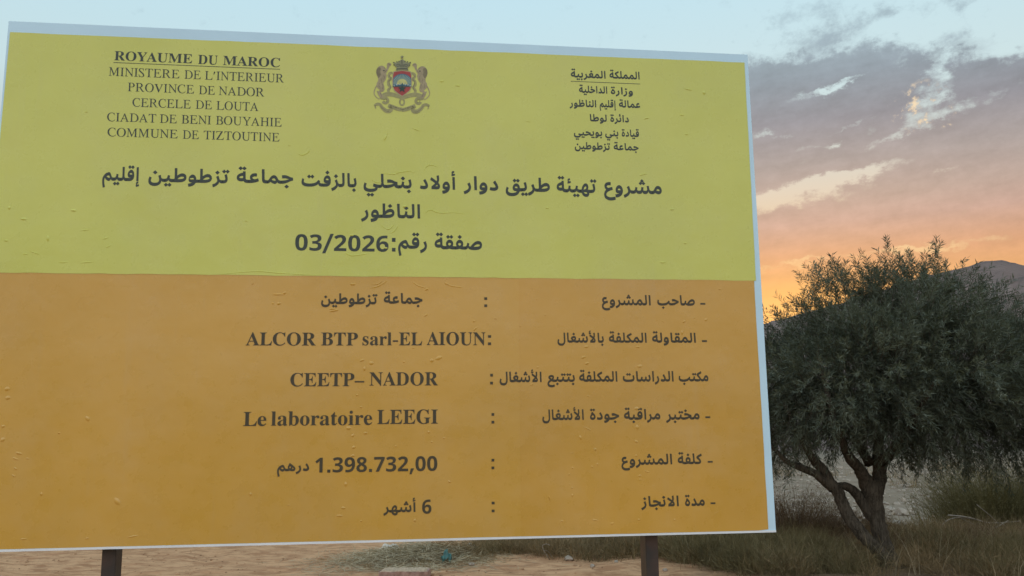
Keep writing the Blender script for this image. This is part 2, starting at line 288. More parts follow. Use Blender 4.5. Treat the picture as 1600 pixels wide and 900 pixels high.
    '88,-407 72,-315* 42,-166* 28,-46* 28,-6 28,87* 83,233* 172,339* 275,407* 371,441* 404,441 436,440* 478,397* 513,323* 534,272 559,219* 599,168* 645,153* 673,153 706,152* 734,103* 733,68 734,30* 699,-20* 663,-21 616,-21* 549,15* 525,60 535,98 518,51* 490,-2* 445,-34* 410,-34 379,-34* 316,-13* 255,28* 198,90* 174,146 188,155 165,106* 145,27* 145,-12 145,-43* 156,-126* 174,-220* 197,-312* 209,-363/408,141 429,140* 459,146* 469,157* 462,167 452,193* 433,231* 414,257* 392,266* 379,265 363,266* 322,250* 283,228* 254,209* 263,196 252,248 258,219* 312,167* 376,140*',
    '10,-16 19,148 90,152* 191,154* 251,160* 283,170* 295,175 310,182* 330,208* 341,256* 341,293 341,340* 323,402* 286,428* 259,427 239,428* 205,412* 185,383* 185,364 186,355* 204,343* 239,336* 264,336 287,336* 338,346* 348,355 347,215 337,197* 297,178* 253,168* 230,168 180,168* 109,201* 71,275* 71,336 71,383* 100,475* 153,550* 224,597* 267,597 330,596* 414,511* 455,372* 455,287 455,212* 415,100* 385,67 362,41* 302,6* 215,-13* 89,-21*/244,743 351,849 458,743 351,636/71,744 178,850 284,744 178,637',
    '89,-11 68,745 193,746 213,-11/82,-322 69,-229 96,-217* 132,-209* 139,-209 133,-259 119,-249* 77,-188* 78,-149 77,-107* 105,-56* 150,-32* 174,-32 189,-32* 213,-37* 217,-48 212,-141 212,-142* 191,-138* 178,-138 160,-137* 131,-146* 130,-151 131,-162* 159,-181* 197,-194* 207,-210 159,-217 187,-194* 236,-179* 247,-172 261,-261 244,-278* 177,-299* 107,-317*',
    '64,-243 38,-80 101,-65* 211,-40* 288,0* 327,69* 327,126 327,182* 285,244* 248,241 223,242* 189,220* 174,187* 174,175 175,169* 189,156* 230,146* 307,145* 371,153 534,153 567,152* 594,103* 593,68 594,30* 558,-20* 524,-21 253,-21 191,-21* 104,13* 60,89* 61,150 60,198* 90,293* 143,372* 213,421* 254,421 311,420* 395,340* 444,211* 444,135 444,18* 352,-147* 178,-238*',
    '10,-16 19,149 235,153 330,153* 457,167* 535,191* 570,219* 571,235 571,250* 550,277* 508,294* 476,293 437,294* 360,262* 288,206* 223,136* 202,94 65,123 107,205* 205,324* 314,415* 429,468* 489,468 552,467* 640,409* 688,307* 688,241 688,170* 619,58* 536,21 500,7* 416,-12* 302,-21* 224,-21/109,82 93,745 217,746 231,251/350,617 464,731 577,617 464,504',
    '10,-16 19,149 50,153* 101,164* 132,200* 152,281* 156,361 272,336 268,309* 261,269* 256,230* 256,212 256,193* 282,168* 342,153* 396,153 429,152* 455,103* 455,68 456,30* 421,-20* 386,-21 319,-21* 238,9* 200,79* 192,149 220,148 201,82* 156,20* 100,-11* 35,-21*/90,525 204,639 317,525 204,412',
    '10,-16 19,149 55,153* 112,163* 139,187* 140,213 139,240* 124,316* 100,399* 87,447 209,492 215,448* 239,357* 256,259* 256,213 256,154* 229,73* 183,19* 119,-10* 42,-21*/46,564 33,656 60,669* 96,677* 103,677 97,627 83,637* 41,698* 42,737 41,778* 69,830* 114,853* 138,854 153,854* 177,849* 180,838 176,745 176,744* 155,748* 141,748 124,749* 95,740* 94,735 95,723* 123,704* 161,692* 171,675 123,669 151,692* 200,707* 211,714 225,625 208,608* 141,587* 70,569*',
    '47,35 90,185 117,170* 188,154* 223,154 260,154* 311,165* 339,183* 340,195 340,210* 318,265* 264,360* 214,443 321,536 361,460* 430,329* 467,215* 467,170 467,112* 417,26* 315,-22* 239,-22 210,-22* 139,-12* 69,10*',
    '10,-16 19,149 235,153 330,153* 457,167* 535,191* 570,219* 571,235 571,250* 550,277* 508,294* 476,293 437,294* 360,262* 288,206* 223,136* 202,94 65,123 107,205* 205,324* 314,415* 429,468* 489,468 552,467* 640,409* 688,307* 688,241 688,170* 619,58* 536,21 500,7* 416,-12* 302,-21* 224,-21/109,82 93,745 217,746 231,251',
    '39,29 39,53* 47,117* 68,198* 83,258 192,206 180,162* 164,113* 156,73* 156,53 156,25* 187,-21* 247,-54* 331,-73* 386,-73 443,-73* 532,-62* 596,-44* 632,-20* 633,-7 632,-3* 616,6* 584,22* 536,41* 510,60 539,223 571,206* 649,179* 720,162* 785,153* 813,153 846,152* 872,103* 872,68 873,30* 837,-20* 803,-21 795,-21* 780,-21* 765,-21* 747,-15 746,-13* 746,-29* 746,-36 746,-73* 704,-148* 614,-210* 472,-247* 373,-247 268,-247* 117,-189* 38,-66*/364,-393 471,-286 578,-393 471,-500/191,-393 298,-286 404,-393 298,-500',
    '660,-21 614,-21* 538,-6* 476,32* 428,99* 412,158 477,233 488,197* 544,166* 620,153* 670,153 703,152* 729,103* 728,68 729,30* 695,-20*/10,-16 19,149 65,153* 174,165* 276,189* 370,226* 417,238 379,241* 307,266* 226,278* 181,278 164,278* 127,276* 89,271* 81,270 64,432 85,446* 149,454* 174,454 227,454* 315,429* 391,392* 459,357* 523,334* 555,334 583,330 598,173 563,166* 485,138* 411,95* 329,47* 226,6* 90,-21*',
    '10,-16 19,149 71,153* 141,163* 172,188* 172,214 172,241* 157,317* 134,399* 120,446 242,492 249,448* 273,357* 289,259* 289,213 289,141* 247,47* 172,-3* 65,-21*/142,-167 249,-60 355,-167 249,-274/-32,-167 75,-60 182,-167 75,-274',
    '10,-16 19,149 65,153* 174,165* 276,189* 370,226* 417,238 379,241* 307,266* 226,278* 181,278 164,278* 127,276* 89,271* 81,270 64,432 85,446* 149,454* 174,454 227,454* 315,429* 391,392* 459,357* 523,334* 555,334 583,330 598,173 563,166* 485,138* 411,95* 329,47* 226,6* 90,-21*/194,-165 302,-56 411,-165 302,-274',
    '39,29 39,66* 58,174* 83,257 192,206 175,148* 156,83* 156,53 156,13* 201,-43* 288,-73* 349,-73 411,-73* 494,-49* 544,-7* 566,50* 566,84 566,110* 553,177* 529,258* 513,317 637,359 641,312* 654,258* 664,222* 667,212 679,186* 718,162* 777,153* 816,153 850,152* 876,103* 875,68 876,30* 840,-20* 806,-21 775,-21* 713,0* 670,50* 657,108 678,66 675,-13* 627,-127* 542,-206* 420,-247* 345,-247 279,-247* 167,-217* 84,-149* 39,-44*/240,488 353,601 467,488 353,374',
    '22,-245 -23,-98 24,-72* 116,-25* 184,29* 222,91* 222,127 222,166* 183,262* 155,327 272,401 282,362* 309,290* 327,233* 330,221 346,179* 402,152* 460,153 493,152* 520,103* 519,68 520,30* 485,-20* 450,-21 412,-21* 355,6* 323,58* 314,109 333,88 326,22* 272,-79* 185,-164* 74,-227*/104,562 217,675 331,562 217,448',
    '10,-16 19,149 71,153* 141,163* 172,188* 172,214 172,241* 157,317* 134,399* 120,446 242,492 249,448* 273,357* 289,259* 289,213 289,141* 247,47* 172,-3* 65,-21*/165,630 272,737 379,630 272,523/-8,631 98,737 205,631 98,524',
    '439,-31 463,133 531,137* 668,152* 791,193* 897,272* 932,344 1031,283 1024,253* 1016,221* 1015,211 1016,193* 1044,168* 1106,153* 1156,153 1189,152* 1215,103* 1214,68 1215,30* 1181,-20* 1146,-21 1079,-21* 983,20* 931,95* 923,157 943,151 911,89* 808,24* 676,-18* 518,-37*/424,-36 320,-37* 174,-2* 85,63* 47,153* 47,205 47,239* 58,307* 75,370* 76,405 185,370 179,340* 169,298* 163,261* 163,246 164,215* 222,166* 349,137* 446,133 462,5/506,508 613,615 719,508 613,401/332,509 439,616 546,509 439,402',
    '10,-16 19,148 90,152* 191,154* 251,160* 283,170* 295,175 310,182* 330,208* 341,256* 341,293 341,340* 323,402* 286,428* 259,427 239,428* 205,412* 185,383* 185,364 186,355* 204,343* 239,336* 264,336 287,336* 338,346* 348,355 347,215 337,197* 297,178* 253,168* 230,168 180,168* 109,201* 71,275* 71,336 71,383* 100,475* 153,550* 224,597* 267,597 330,596* 414,511* 455,372* 455,287 455,212* 415,100* 385,67 362,41* 302,6* 215,-13* 89,-21*/150,749 264,862 377,749 264,635',
    '406,538 406,569* 399,633* 389,692* 383,726 507,750 505,720* 513,653* 519,579* 519,546 519,492* 502,396* 466,312* 439,273 421,249 396,216* 328,153* 284,140 361,152 396,152* 438,158* 456,165* 457,170 456,182* 391,247* 280,338* 132,442* 52,505 116,634 225,558* 388,435* 492,333* 548,248* 568,177* 568,148 568,117* 552,58* 516,11* 456,-16* 411,-16 124,-11 127,145 227,224* 350,352* 406,473*',
    '87,-11 68,675 193,676 211,-11/32,715 18,808 46,821* 81,828* 88,828 82,778 69,788* 27,849* 27,889 27,930* 55,982* 99,1005* 124,1005 138,1005* 163,1001* 166,990 161,896 162,896* 140,899* 127,899 109,900* 81,891* 79,886 80,875* 109,856* 146,843* 157,827 109,820 137,843* 185,858* 196,865 211,776 193,759* 127,738* 56,720*',
    '350,-288 284,-288* 171,-258* 86,-192* 38,-88* 39,-16 39,8* 46,69* 69,152* 87,216 195,160 180,112* 163,64* 156,28* 156,8 156,-30* 210,-85* 308,-114* 374,-114 419,-114* 496,-101* 559,-79* 607,-50* 641,-17* 649,-1 658,23* 666,84* 666,119 666,161* 649,215* 614,239* 588,238 570,238* 542,228* 523,210* 513,191* 513,182 513,172* 529,159* 571,149* 646,147* 707,153 866,154 899,153* 925,104* 924,69 925,30* 890,-20* 856,-21 617,-21 561,-21* 479,0* 427,45* 400,113* 400,157 400,205* 431,295* 487,365* 556,407* 592,408 652,407* 736,331* 783,195* 782,102 783,53* 755,-51* 735,-93 711,-141* 638,-215* 541,-264* 421,-288*/572,553 678,660 785,553 678,446/398,554 505,661 612,554 505,447',
    '10,-16 19,149 50,153* 101,164* 132,200* 152,281* 156,361 272,336 268,309* 261,269* 256,230* 256,212 256,193* 282,168* 342,153* 396,153 429,152* 455,103* 455,68 456,30* 421,-20* 386,-21 319,-21* 238,9* 200,79* 192,149 220,148 201,82* 156,20* 100,-11* 35,-21*/107,455 93,547 121,560* 156,568* 163,568 157,518 144,528* 102,589* 103,628 102,669* 130,721* 174,744* 199,745 213,745* 238,740* 241,729 236,636 237,635* 215,639* 202,639 184,640* 156,631* 155,626 155,614* 184,595* 221,583* 232,566 184,560 212,583* 260,598* 272,605 286,516 268,499* 202,478* 131,460*',
    '337,-236 269,-236* 154,-170* 85,-33* 85,72 85,164* 126,318* 197,432* 285,496* 333,497 368,496* 430,449* 471,360* 471,297 471,262* 447,176* 386,100* 345,80 364,186 386,175* 462,160* 544,153* 582,153 616,152* 643,103* 642,68 643,30* 607,-20* 572,-21 545,-21* 474,-15* 408,-5* 391,17 489,58 505,22* 520,-54* 508,-131* 466,-196* 392,-236*/-49,66 59,174 167,66 59,-42/333,-66 356,-67* 388,-58* 405,-42* 405,-31 405,-23* 386,-1* 336,18* 292,18 276,18* 240,14* 199,7* 188,5 194,150 226,158* 290,175* 335,203* 359,246* 360,275 359,289* 353,316* 335,328* 320,326 299,328* 257,297* 223,233* 202,143* 202,88 202,42* 223,-18* 260,-52* 308,-67*',
    '374,-410 308,-410* 184,-376* 87,-303* 30,-188* 30,-108 30,-22* 94,122* 211,232* 374,305* 461,317 491,161 410,139* 277,88* 190,22* 147,-52* 147,-93 147,-125* 176,-172* 225,-205* 284,-226* 346,-236* 374,-236 445,-236* 567,-210* 603,-192 637,-344 620,-365* 535,-391* 429,-410*/173,145 146,162* 90,218* 58,301* 58,355 57,423* 120,523* 225,576* 288,577 319,577* 373,569* 394,553 375,397 364,399* 318,405* 301,405 263,405* 207,389* 176,360* 175,340 176,324* 204,295* 246,271* 298,256* 314,241',
    '10,-16 19,149 45,153* 93,161* 124,194* 146,270* 153,348 268,320 262,286* 249,221* 249,199 249,184* 268,164* 311,153* 347,153 375,153* 418,161* 449,194* 470,274* 475,355 592,330 585,295* 577,243* 571,200* 571,187 572,179* 591,164* 638,153* 677,153 727,152* 777,183* 778,217 778,239* 776,292* 771,358* 762,413 875,425 878,329* 897,223* 931,171* 990,153* 1036,153 1069,152* 1096,103* 1095,68 1096,30* 1061,-20* 1026,-21 1000,-21* 945,-11* 895,18* 855,76* 840,138 838,128 824,63* 780,3* 715,-21* 667,-21 624,-21* 559,6* 522,70* 519,134 533,132 512,58* 465,-3* 395,-21* 340,-21 308,-21* 246,-3* 198,59* 184,136 219,137 197,60* 135,-2* 52,-21*/419,682 516,779 613,682 516,585/339,549 436,646 533,549 436,451/495,549 593,646 690,549 593,451',
    '10,-16 19,149 38,152* 77,172* 115,224* 139,270 169,332* 231,404* 295,436* 327,436 368,435* 440,394* 493,324* 522,235* 522,188 522,131* 481,38* 407,-15* 359,-16 318,-16* 208,16* 152,73 194,216 230,184* 312,158* 340,158 362,158* 394,163* 410,172* 410,183 410,200* 388,238* 350,262* 323,261 297,263* 262,238* 234,183* 214,144 192,97* 150,34* 105,-5* 44,-21*',
    '285,-10 156,-10* 36,185* 36,357 36,473* 84,637* 194,725* 285,725 413,725* 535,531* 535,357 535,242* 486,78* 377,-10*/285,112 341,112* 385,234* 385,357 385,479* 341,603* 285,603 228,603* 186,479* 186,357 186,235* 228,112*',
    '244,-10 128,-10* 38,29 38,157 84,134* 185,110* 228,110 309,110* 374,166* 374,217 374,247* 344,288* 269,309* 202,309 148,309 148,425 203,425 269,425* 338,450* 363,493* 363,521 363,559* 316,602* 261,602 210,602* 135,567* 109,550 39,654 81,684* 194,724* 272,724 382,724* 511,635* 511,554 511,480* 422,392* 357,376 357,373 443,363* 532,279* 532,208 532,146* 471,47* 344,-10*',
    '-20,-110 300,760 430,760 110,-110',
    '40,0 40,105 219,286 274,341* 339,416* 369,478* 369,513 369,556* 322,598* 282,598 241,598* 163,560* 120,525 38,622 69,649* 138,695* 229,724* 293,724 363,724* 464,673* 519,586* 519,531 519,472* 472,375* 383,279* 320,220 228,134 228,127 539,127 539,0',
    '296,-10 223,-10* 105,57* 35,196* 35,303 35,365* 53,485* 98,592* 179,675* 304,722* 393,722 414,722* 470,719* 489,715 489,594 470,599* 425,604* 403,604 314,604* 217,548* 177,447* 174,381 180,381 200,416* 275,464* 335,464 429,464* 539,346* 539,238 539,122* 408,-10*/293,111 337,111* 393,172* 393,236 393,288* 345,348* 296,348 263,348* 213,319* 185,273* 185,249 185,216* 209,153* 258,111*',
    '10,-16 19,148 48,151* 114,155* 169,163* 213,173* 228,177 263,187* 314,215* 343,248* 344,266 343,281* 326,311* 293,328* 270,327 248,328* 213,312* 192,282* 192,262 192,245* 214,214* 252,184* 272,154 153,88 138,114* 100,165* 77,231* 78,272 77,321* 111,403* 168,462* 238,495* 273,495 329,494* 412,434* 458,337* 458,280 458,227* 424,144* 366,82* 295,36* 259,20 241,11* 187,-4* 118,-15* 42,-21*/530,-21 472,-21* 361,-9* 268,16* 241,44 302,173 325,166* 408,157* 498,153* 540,153 573,152* 600,103* 599,68 600,30* 565,-20*/254,640 361,747 467,640 361,534/80,641 187,748 294,641 187,535',
    '10,-16 19,148 48,151* 114,155* 169,163* 213,173* 228,177 263,187* 314,215* 343,248* 344,266 343,281* 326,311* 293,328* 270,327 248,328* 213,312* 192,282* 192,262 192,245* 214,214* 252,184* 272,154 153,88 138,114* 100,165* 77,231* 78,272 77,321* 111,403* 168,462* 238,495* 273,495 329,494* 412,434* 458,337* 458,280 458,227* 424,144* 366,82* 295,36* 259,20 241,11* 187,-4* 118,-15* 42,-21*/530,-21 472,-21* 361,-9* 268,16* 241,44 302,173 325,166* 408,157* 498,153* 540,153 573,152* 600,103* 599,68 600,30* 565,-20*/160,646 273,760 387,646 273,533',
    '520,-34 427,-34* 306,-17* 234,15* 193,60* 180,101 187,113 162,45* 102,-6* 36,-21* 10,-16 19,149 44,153* 86,168* 111,209* 132,284* 140,349 252,311 243,272* 234,233* 229,206* 229,198 229,184* 251,163* 308,149* 411,140* 493,140 581,140* 700,153* 774,175* 808,204* 809,222 808,238* 788,263* 745,280* 712,279 674,280* 597,248* 525,193* 461,126* 440,86 305,111 343,191* 441,309* 551,400* 667,454* 726,454 790,453* 879,397* 926,297* 925,233 926,154* 847,33* 669,-34*',
    '439,-31 463,133 531,137* 668,152* 791,193* 897,272* 932,344 1031,283 1024,253* 1016,221* 1015,211 1016,193* 1044,168* 1106,153* 1156,153 1189,152* 1215,103* 1214,68 1215,30* 1181,-20* 1146,-21 1079,-21* 983,20* 931,95* 923,157 943,151 911,89* 808,24* 676,-18* 518,-37*/424,-36 320,-37* 174,-2* 85,63* 47,153* 47,205 47,239* 58,307* 75,370* 76,405 185,370 179,340* 169,298* 163,261* 163,246 164,215* 222,166* 349,137* 446,133 462,5/391,-185 499,-76 608,-185 499,-294',
    '10,-16 19,149 65,153* 174,165* 276,189* 370,226* 417,238 379,241* 307,266* 226,278* 181,278 164,278* 127,276* 89,271* 81,270 64,432 85,446* 149,454* 174,454 227,454* 315,429* 391,392* 459,357* 523,334* 555,334 583,330 598,173 563,166* 485,138* 411,95* 329,47* 226,6* 90,-21*',
    '24,0 24,26 75,28* 111,68* 111,122 111,549 111,592* 95,636* 57,653* 23,653 23,678 328,678 590,678* 590,522 590,399* 427,368 623,331* 623,196 623,103* 482,0* 354,0/271,375 280,375 360,375* 424,436* 424,514 424,582* 378,646* 322,646 288,646* 271,619* 271,582/330,36 395,36* 448,110* 448,191 448,274* 377,344* 294,344 271,344 271,97 271,63* 296,36*',
    '137,0 137,26 191,26* 232,66* 232,120 232,645 222,645 143,645* 51,556* 43,473 16,473 16,678 611,678 611,472 586,472 569,645* 400,645 392,645 392,120 392,64* 431,26* 488,26 488,0',
    '23,0 23,26 75,28* 111,66* 111,120 111,564 111,612* 74,650* 24,653 24,678 318,678 446,678* 500,655 551,633* 609,551* 609,494 609,409* 483,306* 360,306 271,306 271,120 271,66* 307,28* 360,26 360,0/271,342 300,342 374,342* 435,410* 435,490 435,568* 384,642* 322,642 292,642* 271,620* 271,593',
    '225,-15 185,-15* 129,9 120,13* 109,13 85,13* 76,-13 53,-13 53,157 79,157 93,94* 165,22* 209,22 246,22* 286,57* 286,87 286,129* 232,156 159,193 107,219* 55,285* 55,328 55,391* 138,475* 210,475 226,475* 268,466* 296,458 301,457* 313,454* 317,454 334,454* 343,475 363,475 363,330 340,330 324,384* 261,441* 222,441 190,441* 156,410* 156,386 156,362* 187,330* 218,315 285,282 336,257* 383,194* 383,141 383,69* 296,-15*',
    '379,-15 304,-15* 298,52 230,-13* 142,-13 90,-13* 30,47* 30,94 30,160* 159,245* 296,283 296,359 296,401* 260,440* 220,440 155,440* 155,408 155,402* 169,382 183,362* 183,344 183,317* 144,284* 115,284 84,284* 49,321* 49,352 49,387* 98,442* 184,474* 241,474 348,474* 436,396* 436,313 436,93 436,67* 439,59 442,51* 453,51 463,51* 477,62 490,41 441,-15*/225,50 239,50* 279,72* 296,94 296,252 176,224* 176,125 176,50*',
    '27,0 27,24 57,26* 78,50* 78,83 78,375 78,413* 60,436* 30,437 31,462 217,462 217,375 243,423* 314,474* 347,474 389,474* 431,431* 431,396 431,367* 397,331* 369,331 343,331* 318,356* 308,372 298,387* 281,387 260,387* 222,332* 222,286 222,83 222,49* 251,26* 294,24 294,0',
    '27,0 27,24 57,26* 78,50* 78,83 78,592 78,625* 62,653* 30,654 30,678 221,678 221,83 221,52* 239,26* 268,24 268,0',
    '30,180 320,180 320,262 30,262',
    '20,0 20,26 70,31* 112,65* 112,112 112,576 112,622* 76,651* 20,653 20,678 364,678 364,653 311,651* 272,622* 272,576 272,115 272,84* 286,48* 327,30* 366,26 366,0',
    '600,-16 159,521 159,117 159,64* 194,28* 248,26 248,0 27,0 27,26 62,27* 99,42* 113,81* 113,117 113,578 62,641* 54,645 44,650* 27,653 27,678 233,678 582,251 582,562 582,598* 568,635* 530,650* 493,653 493,678 714,678 714,653 662,651* 628,614* 628,561 628,-16',
    '39,28 39,53* 47,117* 68,198* 83,257 192,206 180,162* 164,113* 156,73* 156,53 156,8* 205,-50* 292,-79* 349,-78 423,-79* 512,-37* 553,39* 563,147* 561,210 538,745 663,746 677,220 679,154* 665,21* 625,-99* 551,-193* 433,-247* 346,-247 282,-247* 170,-215* 86,-148* 38,-43*',
    '10,-16 19,149 45,153* 93,161* 124,194* 146,270* 153,348 268,320 263,293* 255,253* 249,213* 249,198 250,177* 293,152* 347,153 375,153* 418,161* 449,194* 470,274* 475,355 592,330 585,295* 577,243* 571,200* 571,187 572,179* 591,164* 638,153* 678,153 707,153* 752,164* 777,188* 778,209 778,244* 744,362* 720,440 845,490 855,437* 880,337* 894,244* 894,208 895,154* 864,69* 810,10* 733,-21* 687,-21 631,-21* 563,5* 528,68* 519,133 533,132 511,54* 463,-5* 397,-21* 345,-21 313,-21* 248,-4* 199,59* 184,136 219,137 197,60* 135,-2* 52,-21*/430,682 527,779 624,682 527,585/349,549 446,646 544,549 446,451/506,549 603,646 700,549 603,451',
    '406,538 406,569* 399,633* 389,692* 383,726 507,750 505,720* 513,653* 519,579* 519,546 519,492* 502,396* 466,312* 439,273 421,249 396,216* 328,153* 284,140 361,152 396,152* 438,158* 456,165* 457,170 456,182* 391,247* 280,338* 132,442* 52,505 116,634 225,558* 388,435* 492,333* 548,248* 568,177* 568,148 568,117* 552,58* 516,11* 456,-16* 411,-16 124,-11 127,145 227,224* 350,352* 406,473*/38,620 25,712 52,725* 88,733* 95,733 89,683 76,693* 33,754* 34,793 34,834* 61,886* 106,909* 131,910 145,910* 170,905* 173,894 168,801 168,800* 147,804* 134,804 116,805* 88,796* 86,791 87,779* 116,760* 153,748* 164,732 116,725 144,748* 192,763* 203,770 218,681 200,664* 134,643* 63,625*',
    '10,190 490,190 490,262 10,262',
    '10,-16 19,149 48,153* 105,165* 146,202* 171,282* 176,361 292,336 288,309* 281,269* 276,230* 276,212 276,198* 293,177* 329,162* 383,153* 422,153 455,152* 481,103* 480,68 481,30* 447,-20* 412,-21 367,-21* 296,-5* 248,32* 218,93* 211,149 240,148 222,81* 170,19* 106,-11* 35,-21*/214,510 321,617 428,510 321,403/41,511 148,618 254,511 148,404',
    '439,-31 463,133 552,137* 697,148* 794,170* 846,200* 848,220 847,254* 823,352* 803,416 919,461 926,418* 949,336* 964,252* 964,216 964,149* 914,52* 794,-9* 585,-37*/424,-36 320,-37* 174,-2* 85,63* 47,153* 47,205 47,239* 58,307* 75,370* 76,405 185,370 179,340* 169,298* 163,261* 163,246 164,215* 222,166* 349,137* 446,133 462,5/483,508 590,615 697,508 590,401/310,509 417,616 523,509 417,402',
    '10,-16 19,149 45,153* 93,161* 124,194* 146,270* 153,348 268,320 263,293* 255,253* 249,213* 249,198 250,177* 293,152* 347,153 375,153* 418,161* 449,194* 470,274* 475,355 592,330 585,295* 577,243* 571,200* 571,187 572,179* 591,164* 638,153* 678,153 707,153* 752,164* 777,188* 778,209 778,244* 744,362* 720,440 845,490 855,437* 880,337* 894,244* 894,208 895,154* 864,69* 810,10* 733,-21* 687,-21 631,-21* 563,5* 528,68* 519,133 533,132 511,54* 463,-5* 397,-21* 345,-21 313,-21* 248,-4* 199,59* 184,136 219,137 197,60* 135,-2* 52,-21*',
    '329,-410 264,-410* 151,-380* 68,-318* 22,-219* 23,-152 22,-83* 74,22* 156,100* 250,161* 335,216* 393,269* 394,299 393,308* 377,324* 342,335* 313,334 295,334* 257,328* 221,318* 198,323 228,315* 278,263* 320,215* 335,200 361,190* 417,172* 481,160* 549,153* 584,153 618,152* 644,103* 643,68 644,30* 608,-20* 574,-21 494,-21* 379,3* 286,52* 239,92 227,116* 179,166* 132,211* 115,225 114,231* 102,270* 92,312* 92,322 91,348* 126,406* 192,456* 282,489* 335,489 428,488* 509,396* 508,324 509,260* 458,160* 376,79* 284,13* 199,-48* 142,-107* 142,-140 142,-167* 179,-203* 235,-226* 300,-236* 331,-236 363,-236* 432,-226* 506,-206* 535,-190 571,-333 540,-362* 455,-394* 370,-410*',
    '10,-16 19,149 50,153* 101,164* 132,200* 152,281* 156,361 272,336 268,309* 261,269* 256,230* 256,212 256,193* 282,168* 342,153* 396,153 429,152* 455,103* 455,68 456,30* 421,-20* 386,-21 319,-21* 238,9* 200,79* 192,149 220,148 201,82* 156,20* 100,-11* 35,-21*/70,-165 178,-56 287,-165 178,-274',
    '229,-15 171,-15* 81,46* 29,158* 29,234 29,304* 83,412* 176,474* 234,474 320,474* 421,360* 421,258 421,247 174,247 176,63* 297,63 356,63* 402,128 424,108 351,-15*/173,286 300,286 300,320 300,383* 275,442* 240,442 173,442* 173,303',
    '64,-17 64,578 64,625* 45,651* 12,654 12,678 206,678 206,415 255,474* 329,474 382,474* 463,416* 509,314* 509,247 509,171* 452,53* 351,-15* 286,-15 219,-15* 156,42 79,-17/272,21 325,21* 345,73 365,127* 365,238 365,330* 323,417* 274,417 251,417* 211,386* 206,360 206,102 206,21*',
    '251,-15 185,-15* 84,49* 28,160* 28,229 28,300* 84,411* 185,474* 250,474 315,474* 415,412* 472,302* 472,229 472,157* 415,47* 316,-15*/251,17 293,17* 311,58 320,78* 327,164* 327,229 327,361* 309,403 291,445* 251,445 207,445* 191,403 174,360* 174,230 174,165* 182,78* 191,58 209,17*',
    '184,-14 124,-14* 72,45* 72,106 72,415 30,415 30,446 90,503* 172,596* 192,631 215,631 215,462 309,462 309,415 215,415 215,122 215,91* 230,60* 250,60 285,60* 307,111 331,98 285,-14*',
    '150,539 118,539* 75,582* 75,614 75,646* 118,690* 150,690 182,690* 225,646* 225,614 225,582* 181,539*/27,0 27,24 57,26* 78,50* 78,83 78,375 78,412* 61,436* 30,437 31,462 221,462 221,83 221,52* 239,26* 268,24 268,0',
    '399,-15 291,-15* 130,73* 41,233* 41,341 41,445* 130,603* 285,693* 383,693 461,693* 550,656 565,649* 577,649 594,649* 614,670* 624,693 651,693 651,458 625,458 604,519* 534,609* 446,660* 398,660 217,660* 217,339 217,182* 319,19* 410,19 467,19* 510,62* 510,106 510,190 510,237* 470,270* 410,271 410,295 745,295 745,271 696,270* 664,238* 664,191 664,43 533,-15*',
    '660,-21 614,-21* 538,-6* 476,32* 428,99* 412,158 477,233 488,197* 544,166* 620,153* 670,153 703,152* 729,103* 728,68 729,30* 695,-20*/10,-16 19,149 65,153* 174,165* 276,189* 370,226* 417,238 379,241* 307,266* 226,278* 181,278 164,278* 127,276* 89,271* 81,270 64,432 85,446* 149,454* 174,454 227,454* 315,429* 391,392* 459,357* 523,334* 555,334 583,330 598,173 563,166* 485,138* 411,95* 329,47* 226,6* 90,-21*/59,616 172,730 286,616 172,503',
    '262,0 262,413 262,439* 265,523* 266,555 261,549* 228,518* 214,506 132,440 59,531 289,714 413,714 413,0',
    '70,-10 70,135 215,135 215,-10',
    '178,-10 157,-10* 101,-7* 82,-3 82,118 102,114* 146,108* 168,108 257,108* 354,165* 394,265* 397,331 391,331 370,296* 301,248* 233,248 142,248* 32,366* 32,474 32,590* 163,722* 275,722 348,722* 466,655* 536,516* 536,409 536,348* 518,227* 473,120* 392,37* 267,-10*/275,364 309,364* 358,394* 386,439* 386,463 386,496* 362,560* 314,601* 278,601 234,601* 178,541* 178,476 178,424* 226,364*',
    '286,-10 166,-10* 35,92* 35,181 35,255* 115,345* 172,373 124,403* 57,488* 57,552 57,609* 121,685* 226,723* 286,723 348,723* 451,685* 514,609* 514,551 514,487* 441,404* 386,377 424,357* 493,304* 536,233* 536,185 536,126* 473,38* 360,-10*/286,440 320,456* 372,501* 372,540 372,575* 323,613* 285,613 248,613* 199,575* 199,540 199,503* 251,457*/284,101 340,101* 396,149* 396,189 396,216* 364,257* 317,290* 292,304 279,311 233,289* 175,231* 175,190 175,151* 230,101*',
    '40,-150 100,135 250,135 245,110 135,-150',
    '410,-24 366,-24* 274,-1* 188,45* 120,115* 80,208* 80,267 80,316* 115,399* 184,451* 235,451 283,451* 352,397* 392,313* 391,267 392,195* 329,87* 218,15* 77,-21* 10,-16 19,149 68,153* 155,159* 187,168 221,176* 271,212* 298,255* 298,275 298,289* 288,311* 262,324* 243,323 222,324* 195,311* 182,287* 182,272 182,241* 223,192* 290,158* 368,139* 408,139 443,138* 477,150* 478,160 478,169* 464,191* 425,228* 349,286* 224,374* 135,447 202,576 298,498* 441,386* 529,300* 576,233* 591,175* 591,147 591,93* 550,17* 469,-24*',
    '10,-16 19,149 154,153 175,153* 210,157* 235,165* 248,176* 248,184 248,193* 219,241* 177,276 155,296* 105,340* 60,381* 34,418* 35,431 35,447* 39,485* 46,522* 52,532 68,549* 135,594* 230,646* 346,703* 402,732 452,587 404,554* 305,509* 219,467* 148,426* 135,406 145,510 214,444* 313,339* 363,254* 379,185* 379,158 379,130* 358,68* 302,13* 201,-21* 121,-21',
